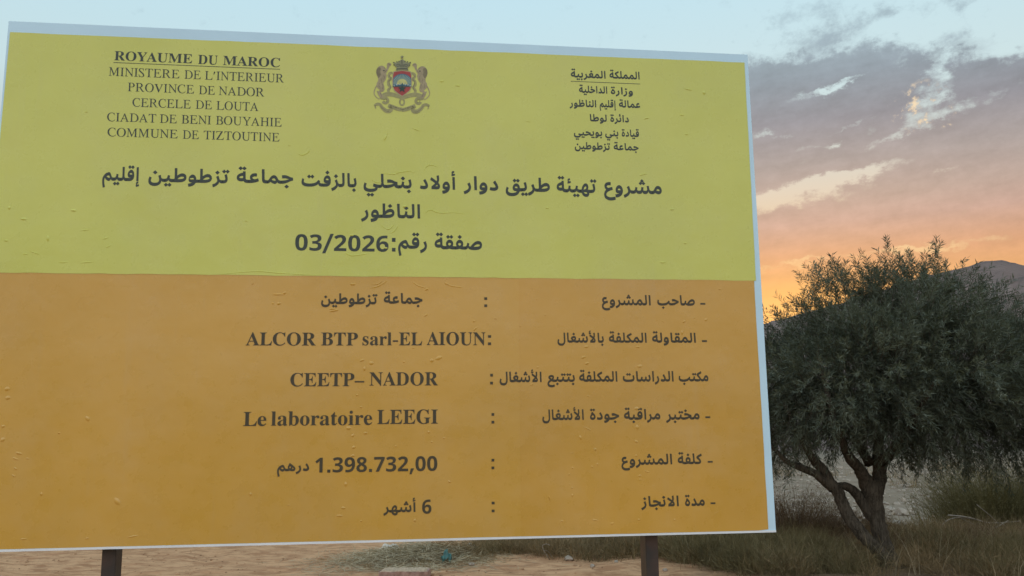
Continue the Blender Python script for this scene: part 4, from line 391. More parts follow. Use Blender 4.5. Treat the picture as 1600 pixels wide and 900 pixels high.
# coat of arms: part, layer, ink, outline on the board
EMBLEM = [
    ('lion0', 0, 'fur', "1.4219,1.8672 1.4270,1.8733 1.4345,1.8766 1.4424,1.8762 1.4486,1.8728 1.4532,1.8671 1.4539,1.8613 1.4573,1.8644 1.4600,1.8726 1.4585,1.8836 1.4633,1.8904 1.4708,1.8915 1.4771,1.8852 1.4751,1.8792 1.4703,1.8753 1.4656,1.8640 1.4596,1.8505 1.4555,1.8444 1.4590,1.8365 1.4558,1.8210 1.4504,1.8105 1.4450,1.8037 1.4493,1.7892 1.4508,1.7761 1.4461,1.7665 1.4359,1.7639 1.4408,1.7531 1.4464,1.7461 1.4444,1.7395 1.4348,1.7391 1.4272,1.7482 1.4222,1.7619 1.4194,1.7683 1.4283,1.7665 1.4323,1.7739 1.4234,1.7794 1.4184,1.7894 1.4197,1.8019 1.4243,1.8101 1.4256,1.8212 1.4206,1.8319 1.4163,1.8457 1.4175,1.8582"),
    ('lion0', 0, 'fur', "1.4173,1.7911 1.4165,1.7892 1.4153,1.7866 1.4139,1.7835 1.4124,1.7802 1.4111,1.7768 1.4100,1.7737 1.4093,1.7709 1.4086,1.7680 1.4080,1.7652 1.4076,1.7623 1.4075,1.7595 1.4078,1.7567 1.4085,1.7539 1.4095,1.7512 1.4108,1.7486 1.4124,1.7462 1.4141,1.7438 1.4159,1.7416 1.4181,1.7394 1.4207,1.7372 1.4235,1.7352 1.4261,1.7334 1.4283,1.7319 1.4298,1.7309 1.4317,1.7339 1.4301,1.7350 1.4279,1.7364 1.4253,1.7381 1.4226,1.7400 1.4201,1.7420 1.4181,1.7439 1.4164,1.7459 1.4149,1.7481 1.4135,1.7504 1.4123,1.7527 1.4114,1.7550 1.4108,1.7573 1.4107,1.7596 1.4109,1.7620 1.4113,1.7645 1.4120,1.7671 1.4128,1.7698 1.4136,1.7725 1.4146,1.7754 1.4159,1.7785 1.4174,1.7818 1.4188,1.7848 1.4201,1.7874 1.4210,1.7893"),
    ('lion0', 1, 'mane', "1.4175,1.8582 1.4216,1.8665 1.4305,1.8691 1.4347,1.8634 1.4327,1.8515 1.4350,1.8392 1.4310,1.8265 1.4255,1.8234 1.4213,1.8327 1.4170,1.8457"),
    ('lion0', 1, 'line', "1.4344,1.8205 1.4348,1.8192 1.4355,1.8175 1.4363,1.8156 1.4371,1.8135 1.4376,1.8115 1.4379,1.8099 1.4378,1.8085 1.4374,1.8070 1.4369,1.8056 1.4362,1.8042 1.4357,1.8031 1.4353,1.8022 1.4369,1.8015 1.4372,1.8023 1.4378,1.8035 1.4384,1.8049 1.4390,1.8065 1.4395,1.8083 1.4396,1.8101 1.4393,1.8120 1.4387,1.8141 1.4379,1.8163 1.4371,1.8183 1.4364,1.8200 1.4360,1.8212"),
    ('lion0', 1, 'line', "1.4305,1.8020 1.4301,1.8008 1.4294,1.7992 1.4287,1.7973 1.4280,1.7952 1.4274,1.7932 1.4272,1.7913 1.4273,1.7895 1.4278,1.7878 1.4284,1.7863 1.4291,1.7849 1.4297,1.7838 1.4301,1.7829 1.4316,1.7838 1.4312,1.7846 1.4306,1.7858 1.4300,1.7871 1.4294,1.7885 1.4290,1.7899 1.4289,1.7913 1.4291,1.7928 1.4296,1.7947 1.4303,1.7966 1.4310,1.7985 1.4317,1.8002 1.4321,1.8013"),
    ('lion0', 1, 'line', "1.4408,1.7989 1.4412,1.7974 1.4417,1.7954 1.4424,1.7930 1.4430,1.7905 1.4435,1.7881 1.4437,1.7861 1.4435,1.7843 1.4431,1.7825 1.4426,1.7808 1.4420,1.7792 1.4414,1.7778 1.4411,1.7768 1.4427,1.7762 1.4430,1.7772 1.4436,1.7785 1.4442,1.7802 1.4448,1.7821 1.4452,1.7841 1.4454,1.7861 1.4452,1.7884 1.4447,1.7909 1.4441,1.7935 1.4434,1.7959 1.4428,1.7980 1.4424,1.7994"),
    ('lion0', 1, 'line', "1.4484,1.8463 1.4490,1.8468 1.4498,1.8474 1.4508,1.8481 1.4519,1.8490 1.4530,1.8500 1.4540,1.8511 1.4549,1.8525 1.4559,1.8540 1.4568,1.8557 1.4576,1.8573 1.4583,1.8586 1.4588,1.8596 1.4573,1.8604 1.4568,1.8595 1.4561,1.8581 1.4553,1.8566 1.4544,1.8550 1.4535,1.8535 1.4527,1.8523 1.4518,1.8513 1.4509,1.8504 1.4498,1.8496 1.4489,1.8489 1.4480,1.8483 1.4474,1.8478"),
    ('lion0', 1, 'line', "1.4459,1.8355 1.4464,1.8346 1.4471,1.8333 1.4478,1.8318 1.4486,1.8302 1.4491,1.8287 1.4493,1.8273 1.4492,1.8258 1.4489,1.8241 1.4483,1.8223 1.4477,1.8205 1.4471,1.8191 1.4468,1.8180 1.4484,1.8174 1.4487,1.8184 1.4493,1.8199 1.4499,1.8217 1.4505,1.8236 1.4509,1.8256 1.4511,1.8274 1.4508,1.8292 1.4501,1.8310 1.4494,1.8327 1.4486,1.8342 1.4479,1.8355 1.4474,1.8364"),
    ('lion0', 1, 'line', "1.4337,1.7599 1.4340,1.7588 1.4345,1.7574 1.4349,1.7557 1.4355,1.7538 1.4361,1.7520 1.4366,1.7505 1.4372,1.7490 1.4379,1.7476 1.4386,1.7462 1.4392,1.7450 1.4398,1.7440 1.4402,1.7432 1.4417,1.7441 1.4413,1.7449 1.4407,1.7459 1.4401,1.7471 1.4394,1.7485 1.4388,1.7498 1.4382,1.7512 1.4377,1.7527 1.4371,1.7544 1.4366,1.7562 1.4361,1.7580 1.4357,1.7594 1.4354,1.7605"),
    ('lion0', 2, 'dark', "1.4509,1.8560 1.4502,1.8542 1.4483,1.8531 1.4460,1.8530 1.4441,1.8540 1.4433,1.8557 1.4440,1.8574 1.4459,1.8586 1.4483,1.8587 1.4502,1.8577"),
    ('lion0', 2, 'line', "1.4473,1.8675 1.4477,1.8673 1.4482,1.8671 1.4488,1.8668 1.4495,1.8664 1.4500,1.8660 1.4505,1.8656 1.4510,1.8651 1.4515,1.8643 1.4520,1.8635 1.4525,1.8627 1.4529,1.8620 1.4532,1.8615 1.4547,1.8625 1.4544,1.8630 1.4540,1.8637 1.4535,1.8646 1.4529,1.8654 1.4523,1.8663 1.4517,1.8670 1.4511,1.8676 1.4503,1.8680 1.4496,1.8684 1.4490,1.8688 1.4484,1.8690 1.4481,1.8692"),
    ('lion0', 2, 'line', "1.4628,1.8867 1.4633,1.8863 1.4640,1.8857 1.4649,1.8849 1.4659,1.8842 1.4669,1.8836 1.4679,1.8831 1.4689,1.8830 1.4699,1.8831 1.4708,1.8834 1.4715,1.8837 1.4721,1.8839 1.4725,1.8841 1.4720,1.8858 1.4716,1.8857 1.4710,1.8854 1.4703,1.8851 1.4696,1.8849 1.4690,1.8848 1.4684,1.8849 1.4677,1.8852 1.4669,1.8857 1.4660,1.8864 1.4651,1.8872 1.4644,1.8878 1.4638,1.8882"),
    ('lion1', 0, 'fur', "1.6183,1.8737 1.6130,1.8794 1.6054,1.8820 1.5974,1.8809 1.5911,1.8769 1.5866,1.8708 1.5860,1.8649 1.5825,1.8677 1.5797,1.8757 1.5810,1.8868 1.5761,1.8933 1.5684,1.8937 1.5622,1.8867 1.5644,1.8809 1.5692,1.8774 1.5742,1.8666 1.5805,1.8535 1.5847,1.8478 1.5813,1.8396 1.5848,1.8242 1.5904,1.8142 1.5960,1.8078 1.5919,1.7929 1.5906,1.7796 1.5955,1.7703 1.6059,1.7685 1.6011,1.7573 1.5956,1.7498 1.5977,1.7433 1.6074,1.7437 1.6149,1.7535 1.6197,1.7676 1.6225,1.7743 1.6135,1.7718 1.6093,1.7789 1.6183,1.7852 1.6231,1.7957 1.6217,1.8081 1.6168,1.8160 1.6153,1.8270 1.6202,1.8383 1.6243,1.8525 1.6228,1.8650"),
    ('lion1', 0, 'fur', "1.6243,1.7974 1.6251,1.7956 1.6264,1.7931 1.6279,1.7901 1.6294,1.7868 1.6308,1.7836 1.6319,1.7805 1.6327,1.7777 1.6335,1.7749 1.6342,1.7721 1.6346,1.7693 1.6347,1.7664 1.6345,1.7635 1.6338,1.7607 1.6328,1.7579 1.6315,1.7552 1.6300,1.7526 1.6283,1.7501 1.6265,1.7477 1.6243,1.7453 1.6217,1.7429 1.6189,1.7407 1.6163,1.7387 1.6141,1.7370 1.6125,1.7358 1.6106,1.7387 1.6122,1.7399 1.6144,1.7416 1.6170,1.7435 1.6197,1.7456 1.6222,1.7478 1.6242,1.7499 1.6259,1.7520 1.6274,1.7544 1.6288,1.7568 1.6300,1.7592 1.6309,1.7616 1.6314,1.7639 1.6315,1.7663 1.6313,1.7687 1.6308,1.7712 1.6301,1.7738 1.6292,1.7764 1.6283,1.7790 1.6272,1.7818 1.6258,1.7849 1.6243,1.7880 1.6228,1.7910 1.6215,1.7935 1.6206,1.7953"),
    ('lion1', 1, 'mane', "1.6228,1.8650 1.6186,1.8730 1.6096,1.8748 1.6054,1.8687 1.6076,1.8569 1.6055,1.8443 1.6098,1.8319 1.6153,1.8292 1.6195,1.8390 1.6236,1.8525"),
    ('lion1', 1, 'line', "1.6064,1.8256 1.6060,1.8243 1.6053,1.8225 1.6045,1.8205 1.6038,1.8183 1.6033,1.8163 1.6031,1.8147 1.6032,1.8133 1.6036,1.8118 1.6042,1.8104 1.6048,1.8091 1.6054,1.8080 1.6058,1.8071 1.6042,1.8063 1.6039,1.8071 1.6033,1.8082 1.6026,1.8096 1.6020,1.8111 1.6015,1.8128 1.6013,1.8147 1.6016,1.8166 1.6022,1.8188 1.6029,1.8210 1.6037,1.8231 1.6044,1.8249 1.6048,1.8261"),
    ('lion1', 1, 'line', "1.6107,1.8073 1.6111,1.8062 1.6118,1.8046 1.6126,1.8027 1.6134,1.8007 1.6140,1.7987 1.6142,1.7968 1.6141,1.7950 1.6136,1.7933 1.6130,1.7916 1.6124,1.7902 1.6118,1.7890 1.6114,1.7882 1.6099,1.7889 1.6102,1.7898 1.6108,1.7910 1.6114,1.7923 1.6120,1.7938 1.6124,1.7953 1.6125,1.7967 1.6123,1.7982 1.6117,1.8000 1.6110,1.8019 1.6102,1.8038 1.6095,1.8054 1.6091,1.8065"),
    ('lion1', 1, 'line', "1.6003,1.8033 1.6000,1.8018 1.5994,1.7997 1.5988,1.7972 1.5982,1.7947 1.5978,1.7922 1.5976,1.7902 1.5978,1.7885 1.5982,1.7867 1.5988,1.7850 1.5994,1.7834 1.6000,1.7821 1.6004,1.7811 1.5988,1.7804 1.5984,1.7813 1.5979,1.7826 1.5972,1.7843 1.5966,1.7861 1.5961,1.7881 1.5959,1.7901 1.5961,1.7924 1.5965,1.7950 1.5971,1.7976 1.5977,1.8001 1.5983,1.8022 1.5986,1.8037"),
    ('lion1', 1, 'line', "1.5918,1.8503 1.5912,1.8507 1.5904,1.8512 1.5893,1.8519 1.5882,1.8527 1.5871,1.8536 1.5861,1.8546 1.5851,1.8559 1.5841,1.8574 1.5832,1.8590 1.5823,1.8605 1.5816,1.8618 1.5811,1.8627 1.5826,1.8637 1.5831,1.8628 1.5838,1.8615 1.5847,1.8600 1.5856,1.8585 1.5865,1.8571 1.5874,1.8559 1.5883,1.8550 1.5893,1.8542 1.5903,1.8535 1.5913,1.8528 1.5922,1.8523 1.5928,1.8519"),
    ('lion1', 1, 'line', "1.5945,1.8397 1.5941,1.8387 1.5934,1.8374 1.5926,1.8358 1.5919,1.8341 1.5914,1.8325 1.5912,1.8311 1.5913,1.8296 1.5917,1.8279 1.5923,1.8262 1.5930,1.8245 1.5936,1.8231 1.5940,1.8220 1.5923,1.8213 1.5920,1.8223 1.5914,1.8237 1.5907,1.8254 1.5901,1.8273 1.5896,1.8292 1.5895,1.8311 1.5897,1.8329 1.5903,1.8348 1.5911,1.8366 1.5919,1.8382 1.5925,1.8395 1.5930,1.8405"),
    ('lion1', 1, 'line', "1.6081,1.7647 1.6078,1.7636 1.6074,1.7621 1.6070,1.7603 1.6064,1.7585 1.6059,1.7566 1.6054,1.7550 1.6048,1.7535 1.6041,1.7520 1.6034,1.7506 1.6028,1.7493 1.6023,1.7482 1.6019,1.7474 1.6004,1.7482 1.6007,1.7490 1.6013,1.7501 1.6019,1.7514 1.6026,1.7527 1.6032,1.7542 1.6037,1.7556 1.6043,1.7571 1.6048,1.7589 1.6053,1.7608 1.6058,1.7626 1.6062,1.7641 1.6064,1.7651"),
    ('lion1', 2, 'dark', "1.5891,1.8598 1.5899,1.8581 1.5918,1.8571 1.5941,1.8572 1.5961,1.8584 1.5968,1.8602 1.5960,1.8619 1.5941,1.8629 1.5918,1.8628 1.5899,1.8616"),
    ('lion1', 2, 'line', "1.5926,1.8717 1.5922,1.8715 1.5917,1.8712 1.5910,1.8708 1.5904,1.8704 1.5898,1.8700 1.5893,1.8695 1.5889,1.8689 1.5884,1.8681 1.5879,1.8673 1.5874,1.8664 1.5870,1.8657 1.5867,1.8651 1.5852,1.8661 1.5855,1.8666 1.5859,1.8673 1.5864,1.8682 1.5869,1.8691 1.5875,1.8700 1.5881,1.8708 1.5888,1.8714 1.5895,1.8720 1.5902,1.8724 1.5909,1.8728 1.5914,1.8731 1.5918,1.8733"),
    ('lion1', 2, 'line', "1.5767,1.8896 1.5761,1.8891 1.5754,1.8884 1.5745,1.8876 1.5735,1.8868 1.5725,1.8861 1.5715,1.8855 1.5705,1.8853 1.5695,1.8854 1.5687,1.8855 1.5679,1.8858 1.5673,1.8859 1.5669,1.8861 1.5673,1.8879 1.5678,1.8877 1.5684,1.8875 1.5691,1.8873 1.5698,1.8872 1.5705,1.8872 1.5710,1.8873 1.5717,1.8876 1.5725,1.8883 1.5734,1.8890 1.5743,1.8898 1.5750,1.8905 1.5756,1.8910"),
    ('ribbon', 0, 'gold', "1.4413,1.7309 1.4426,1.7324 1.4439,1.7344 1.4452,1.7363 1.4466,1.7380 1.4479,1.7391 1.4491,1.7396 1.4506,1.7407 1.4529,1.7421 1.4556,1.7435 1.4585,1.7447 1.4614,1.7457 1.4641,1.7464 1.4666,1.7468 1.4694,1.7471 1.4723,1.7471 1.4753,1.7469 1.4785,1.7466 1.4816,1.7462 1.4847,1.7457 1.4879,1.7450 1.4913,1.7441 1.4947,1.7430 1.4982,1.7420 1.5017,1.7410 1.5050,1.7402 1.5084,1.7393 1.5116,1.7385 1.5146,1.7378 1.5171,1.7373 1.5189,1.7369 1.5227,1.7495 1.5209,1.7502 1.5185,1.7512 1.5157,1.7522 1.5125,1.7534 1.5093,1.7546 1.5062,1.7557 1.5031,1.7569 1.4999,1.7583 1.4964,1.7597 1.4927,1.7611 1.4888,1.7624 1.4849,1.7635 1.4811,1.7642 1.4774,1.7647 1.4735,1.7651 1.4695,1.7653 1.4654,1.7651 1.4613,1.7646 1.4571,1.7636 1.4530,1.7622 1.4490,1.7605 1.4452,1.7585 1.4416,1.7564 1.4381,1.7538 1.4354,1.7501 1.4334,1.7462 1.4323,1.7426 1.4316,1.7396 1.4313,1.7373 1.4312,1.7358"),
    ('ribbon', 1, 'gold', "1.4496,1.7291 1.4498,1.7296 1.4501,1.7302 1.4504,1.7308 1.4507,1.7313 1.4509,1.7317 1.4510,1.7319 1.4512,1.7320 1.4514,1.7323 1.4517,1.7325 1.4520,1.7328 1.4523,1.7330 1.4526,1.7331 1.4529,1.7333 1.4532,1.7334 1.4536,1.7335 1.4539,1.7336 1.4543,1.7336 1.4546,1.7337 1.4549,1.7337 1.4552,1.7337 1.4556,1.7336 1.4560,1.7336 1.4563,1.7335 1.4566,1.7334 1.4569,1.7333 1.4572,1.7331 1.4575,1.7329 1.4578,1.7327 1.4581,1.7325 1.4583,1.7323 1.4585,1.7320 1.4588,1.7318 1.4590,1.7315 1.4592,1.7312 1.4593,1.7308 1.4595,1.7305 1.4596,1.7302 1.4597,1.7299 1.4598,1.7295 1.4598,1.7291 1.4599,1.7288 1.4599,1.7284 1.4599,1.7281 1.4599,1.7277 1.4598,1.7274 1.4597,1.7270 1.4596,1.7266 1.4595,1.7263 1.4594,1.7260 1.4592,1.7257 1.4590,1.7253 1.4588,1.7250 1.4586,1.7247 1.4584,1.7245 1.4582,1.7242 1.4579,1.7240 1.4576,1.7238 1.4573,1.7236 1.4570,1.7234 1.4567,1.7232 1.4564,1.7231 1.4561,1.7230 1.4557,1.7229 1.4554,1.7228 1.4550,1.7228 1.4547,1.7228 1.4544,1.7228 1.4540,1.7228 1.4537,1.7229 1.4533,1.7230 1.4530,1.7231 1.4527,1.7232 1.4524,1.7233 1.4521,1.7235 1.4518,1.7237 1.4515,1.7239 1.4513,1.7242 1.4511,1.7243 1.4510,1.7245 1.4508,1.7248 1.4505,1.7253 1.4502,1.7259 1.4499,1.7265 1.4496,1.7270 1.4407,1.7213 1.4409,1.7210 1.4412,1.7204 1.4416,1.7197 1.4421,1.7188 1.4428,1.7178 1.4436,1.7168 1.4444,1.7159 1.4451,1.7153 1.4460,1.7146 1.4468,1.7141 1.4477,1.7136 1.4486,1.7131 1.4496,1.7127 1.4505,1.7124 1.4515,1.7122 1.4525,1.7120 1.4535,1.7119 1.4546,1.7119 1.4556,1.7119 1.4566,1.7121 1.4576,1.7123 1.4586,1.7125 1.4596,1.7128 1.4606,1.7132 1.4615,1.7137 1.4624,1.7142 1.4633,1.7148 1.4641,1.7155 1.4649,1.7162 1.4656,1.7170 1.4663,1.7178 1.4670,1.7186 1.4676,1.7195 1.4681,1.7205 1.4686,1.7214 1.4690,1.7224 1.4694,1.7235 1.4697,1.7245 1.4699,1.7256 1.4700,1.7267 1.4701,1.7277 1.4702,1.7288 1.4701,1.7299 1.4700,1.7310 1.4698,1.7321 1.4696,1.7331 1.4693,1.7341 1.4689,1.7351 1.4684,1.7361 1.4679,1.7371 1.4674,1.7379 1.4668,1.7388 1.4661,1.7396 1.4654,1.7404 1.4646,1.7411 1.4638,1.7417 1.4630,1.7423 1.4621,1.7428 1.4612,1.7433 1.4602,1.7437 1.4592,1.7440 1.4583,1.7443 1.4573,1.7444 1.4563,1.7446 1.4552,1.7446 1.4542,1.7446 1.4532,1.7445 1.4522,1.7443 1.4512,1.7440 1.4502,1.7437 1.4492,1.7433 1.4483,1.7429 1.4474,1.7424 1.4465,1.7418 1.4456,1.7412 1.4448,1.7405 1.4441,1.7397 1.4433,1.7388 1.4425,1.7378 1.4419,1.7367 1.4414,1.7358 1.4410,1.7350 1.4408,1.7344 1.4406,1.7341"),
    ('ribbon', 1, 'line', "1.4500,1.7297 1.4502,1.7300 1.4504,1.7304 1.4506,1.7308 1.4509,1.7313 1.4511,1.7317 1.4513,1.7319 1.4516,1.7322 1.4519,1.7325 1.4522,1.7327 1.4526,1.7329 1.4529,1.7331 1.4533,1.7332 1.4537,1.7333 1.4540,1.7334 1.4544,1.7335 1.4548,1.7335 1.4552,1.7335 1.4556,1.7335 1.4559,1.7334 1.4563,1.7333 1.4567,1.7331 1.4570,1.7330 1.4574,1.7328 1.4577,1.7326 1.4580,1.7323 1.4583,1.7321 1.4585,1.7318 1.4588,1.7314 1.4590,1.7311 1.4592,1.7308 1.4593,1.7304 1.4595,1.7300 1.4596,1.7296 1.4597,1.7292 1.4597,1.7288 1.4597,1.7284 1.4597,1.7280 1.4597,1.7276 1.4596,1.7272 1.4595,1.7268 1.4594,1.7264 1.4592,1.7260 1.4591,1.7257 1.4588,1.7253 1.4586,1.7250 1.4583,1.7247 1.4581,1.7244 1.4578,1.7241 1.4575,1.7239 1.4571,1.7237 1.4568,1.7235 1.4564,1.7233 1.4561,1.7232 1.4557,1.7231 1.4553,1.7230 1.4549,1.7230 1.4545,1.7230 1.4542,1.7230 1.4538,1.7231 1.4534,1.7231 1.4531,1.7233 1.4527,1.7234 1.4523,1.7236 1.4520,1.7238 1.4517,1.7240 1.4514,1.7243 1.4512,1.7245 1.4509,1.7249 1.4507,1.7253 1.4504,1.7257 1.4502,1.7261 1.4501,1.7264 1.4486,1.7254 1.4488,1.7252 1.4490,1.7248 1.4492,1.7243 1.4495,1.7238 1.4499,1.7234 1.4502,1.7229 1.4506,1.7226 1.4511,1.7223 1.4515,1.7220 1.4520,1.7217 1.4525,1.7215 1.4529,1.7214 1.4534,1.7213 1.4539,1.7212 1.4545,1.7212 1.4550,1.7212 1.4555,1.7212 1.4560,1.7213 1.4565,1.7214 1.4570,1.7216 1.4575,1.7218 1.4580,1.7221 1.4584,1.7224 1.4588,1.7227 1.4592,1.7231 1.4596,1.7235 1.4599,1.7239 1.4602,1.7243 1.4605,1.7248 1.4608,1.7253 1.4610,1.7258 1.4611,1.7263 1.4613,1.7269 1.4614,1.7274 1.4614,1.7280 1.4614,1.7285 1.4614,1.7290 1.4613,1.7296 1.4612,1.7301 1.4611,1.7306 1.4609,1.7312 1.4607,1.7316 1.4604,1.7321 1.4601,1.7326 1.4598,1.7330 1.4595,1.7334 1.4591,1.7337 1.4587,1.7341 1.4583,1.7344 1.4578,1.7346 1.4573,1.7348 1.4568,1.7350 1.4564,1.7352 1.4559,1.7353 1.4553,1.7353 1.4548,1.7353 1.4543,1.7353 1.4538,1.7352 1.4533,1.7351 1.4528,1.7349 1.4523,1.7348 1.4518,1.7345 1.4514,1.7342 1.4509,1.7339 1.4505,1.7336 1.4501,1.7332 1.4498,1.7327 1.4494,1.7322 1.4491,1.7317 1.4489,1.7312 1.4487,1.7308 1.4485,1.7306"),
    ('ribbon', 0, 'gold', "1.4127,1.7017 1.4140,1.7022 1.4156,1.7031 1.4172,1.7039 1.4189,1.7047 1.4203,1.7051 1.4215,1.7051 1.4229,1.7053 1.4246,1.7055 1.4263,1.7054 1.4278,1.7052 1.4291,1.7048 1.4299,1.7044 1.4306,1.7037 1.4316,1.7022 1.4329,1.7001 1.4345,1.6974 1.4364,1.6944 1.4388,1.6915 1.4411,1.6889 1.4436,1.6863 1.4462,1.6836 1.4491,1.6810 1.4523,1.6787 1.4558,1.6767 1.4596,1.6756 1.4633,1.6752 1.4668,1.6753 1.4701,1.6757 1.4731,1.6764 1.4759,1.6773 1.4786,1.6791 1.4810,1.6814 1.4829,1.6839 1.4843,1.6868 1.4851,1.6900 1.4850,1.6938 1.4836,1.6973 1.4817,1.6998 1.4798,1.7016 1.4779,1.7032 1.4764,1.7043 1.4753,1.7049 1.4690,1.6992 1.4696,1.6978 1.4705,1.6960 1.4715,1.6942 1.4722,1.6925 1.4723,1.6915 1.4718,1.6919 1.4715,1.6929 1.4714,1.6931 1.4711,1.6932 1.4708,1.6933 1.4705,1.6933 1.4701,1.6935 1.4692,1.6932 1.4678,1.6928 1.4661,1.6926 1.4644,1.6926 1.4629,1.6927 1.4616,1.6931 1.4600,1.6935 1.4579,1.6946 1.4555,1.6961 1.4530,1.6980 1.4505,1.6999 1.4483,1.7017 1.4467,1.7034 1.4451,1.7054 1.4435,1.7079 1.4416,1.7105 1.4393,1.7132 1.4364,1.7156 1.4331,1.7171 1.4299,1.7178 1.4269,1.7179 1.4240,1.7177 1.4214,1.7173 1.4188,1.7167 1.4162,1.7154 1.4139,1.7137 1.4120,1.7119 1.4105,1.7102 1.4094,1.7088 1.4087,1.7078"),
    ('ribbon', 1, 'line', "1.4339,1.7050 1.4352,1.7037 1.4369,1.7017 1.4389,1.6994 1.4412,1.6969 1.4435,1.6945 1.4457,1.6924 1.4480,1.6904 1.4503,1.6884 1.4527,1.6864 1.4551,1.6846 1.4575,1.6830 1.4598,1.6819 1.4620,1.6813 1.4643,1.6812 1.4665,1.6814 1.4684,1.6818 1.4700,1.6821 1.4711,1.6823 1.4709,1.6840 1.4697,1.6839 1.4681,1.6835 1.4663,1.6832 1.4643,1.6830 1.4623,1.6831 1.4604,1.6836 1.4583,1.6846 1.4561,1.6861 1.4538,1.6878 1.4514,1.6898 1.4491,1.6918 1.4469,1.6938 1.4447,1.6959 1.4424,1.6982 1.4402,1.7007 1.4381,1.7030 1.4364,1.7049 1.4352,1.7063"),
    ('ribbon', 0, 'gold', "1.4641,1.7006 1.4659,1.7000 1.4684,1.6991 1.4714,1.6981 1.4747,1.6970 1.4780,1.6958 1.4812,1.6947 1.4844,1.6936 1.4878,1.6923 1.4914,1.6909 1.4951,1.6896 1.4988,1.6884 1.5025,1.6873 1.5061,1.6865 1.5097,1.6860 1.5131,1.6856 1.5161,1.6853 1.5185,1.6851 1.5203,1.6849 1.5222,1.7011 1.5203,1.7013 1.5179,1.7016 1.5151,1.7018 1.5121,1.7022 1.5091,1.7026 1.5064,1.7032 1.5035,1.7041 1.5003,1.7051 1.4968,1.7064 1.4933,1.7077 1.4898,1.7090 1.4864,1.7102 1.4831,1.7114 1.4797,1.7125 1.4764,1.7137 1.4735,1.7147 1.4710,1.7155 1.4691,1.7161"),
    ('ribbon', 1, 'dark', "1.4746,1.7048 1.4751,1.7050 1.4756,1.7054 1.4763,1.7058 1.4769,1.7061 1.4774,1.7063 1.4777,1.7063 1.4781,1.7061 1.4787,1.7057 1.4794,1.7051 1.4800,1.7044 1.4806,1.7038 1.4810,1.7034 1.4824,1.7050 1.4820,1.7054 1.4815,1.7060 1.4807,1.7067 1.4800,1.7074 1.4791,1.7080 1.4781,1.7084 1.4771,1.7084 1.4762,1.7081 1.4754,1.7077 1.4746,1.7073 1.4741,1.7069 1.4737,1.7067"),
    ('ribbon', 1, 'line', "1.4843,1.7017 1.4847,1.7019 1.4853,1.7023 1.4859,1.7027 1.4865,1.7030 1.4870,1.7032 1.4873,1.7032 1.4877,1.7030 1.4883,1.7026 1.4890,1.7020 1.4896,1.7013 1.4902,1.7007 1.4906,1.7003 1.4920,1.7020 1.4916,1.7023 1.4911,1.7029 1.4904,1.7036 1.4896,1.7043 1.4887,1.7049 1.4878,1.7053 1.4867,1.7053 1.4858,1.7050 1.4850,1.7046 1.4843,1.7042 1.4837,1.7038 1.4833,1.7036"),
    ('ribbon', 1, 'dark', "1.4939,1.6986 1.4943,1.6989 1.4949,1.6992 1.4955,1.6996 1.4961,1.6999 1.4966,1.7001 1.4969,1.7001 1.4973,1.6999 1.4979,1.6995 1.4986,1.6989 1.4993,1.6982 1.4998,1.6976 1.5003,1.6972 1.5017,1.6989 1.5013,1.6992 1.5007,1.6998 1.5000,1.7005 1.4992,1.7012 1.4983,1.7019 1.4974,1.7022 1.4963,1.7022 1.4954,1.7019 1.4946,1.7015 1.4939,1.7011 1.4933,1.7008 1.4929,1.7005"),
    ('ribbon', 1, 'line', "1.5035,1.6955 1.5039,1.6958 1.5045,1.6961 1.5051,1.6965 1.5057,1.6968 1.5063,1.6970 1.5066,1.6970 1.5070,1.6968 1.5076,1.6964 1.5082,1.6958 1.5089,1.6952 1.5095,1.6946 1.5099,1.6941 1.5113,1.6958 1.5109,1.6962 1.5103,1.6967 1.5096,1.6974 1.5088,1.6982 1.5080,1.6988 1.5070,1.6992 1.5060,1.6992 1.5050,1.6989 1.5042,1.6985 1.5035,1.6980 1.5029,1.6977 1.5026,1.6975"),
    ('ribbon', 1, 'dark', "1.5131,1.6925 1.5136,1.6927 1.5141,1.6931 1.5148,1.6934 1.5154,1.6937 1.5159,1.6939 1.5162,1.6939 1.5166,1.6938 1.5172,1.6933 1.5179,1.6927 1.5185,1.6921 1.5191,1.6915 1.5195,1.6911 1.5209,1.6927 1.5205,1.6931 1.5199,1.6937 1.5192,1.6944 1.5185,1.6951 1.5176,1.6957 1.5166,1.6961 1.5156,1.6961 1.5147,1.6958 1.5138,1.6954 1.5131,1.6949 1.5126,1.6946 1.5122,1.6944"),
    ('ribbon', 0, 'gold', "1.4116,1.7058 1.4118,1.7049 1.4120,1.7035 1.4123,1.7019 1.4126,1.7002 1.4130,1.6985 1.4133,1.6970 1.4139,1.6958 1.4145,1.6946 1.4152,1.6936 1.4158,1.6927 1.4163,1.6920 1.4167,1.6916 1.4186,1.6925 1.4186,1.6931 1.4184,1.6940 1.4182,1.6950 1.4180,1.6961 1.4179,1.6973 1.4178,1.6984 1.4175,1.6997 1.4173,1.7012 1.4171,1.7029 1.4169,1.7045 1.4167,1.7059 1.4166,1.7069"),
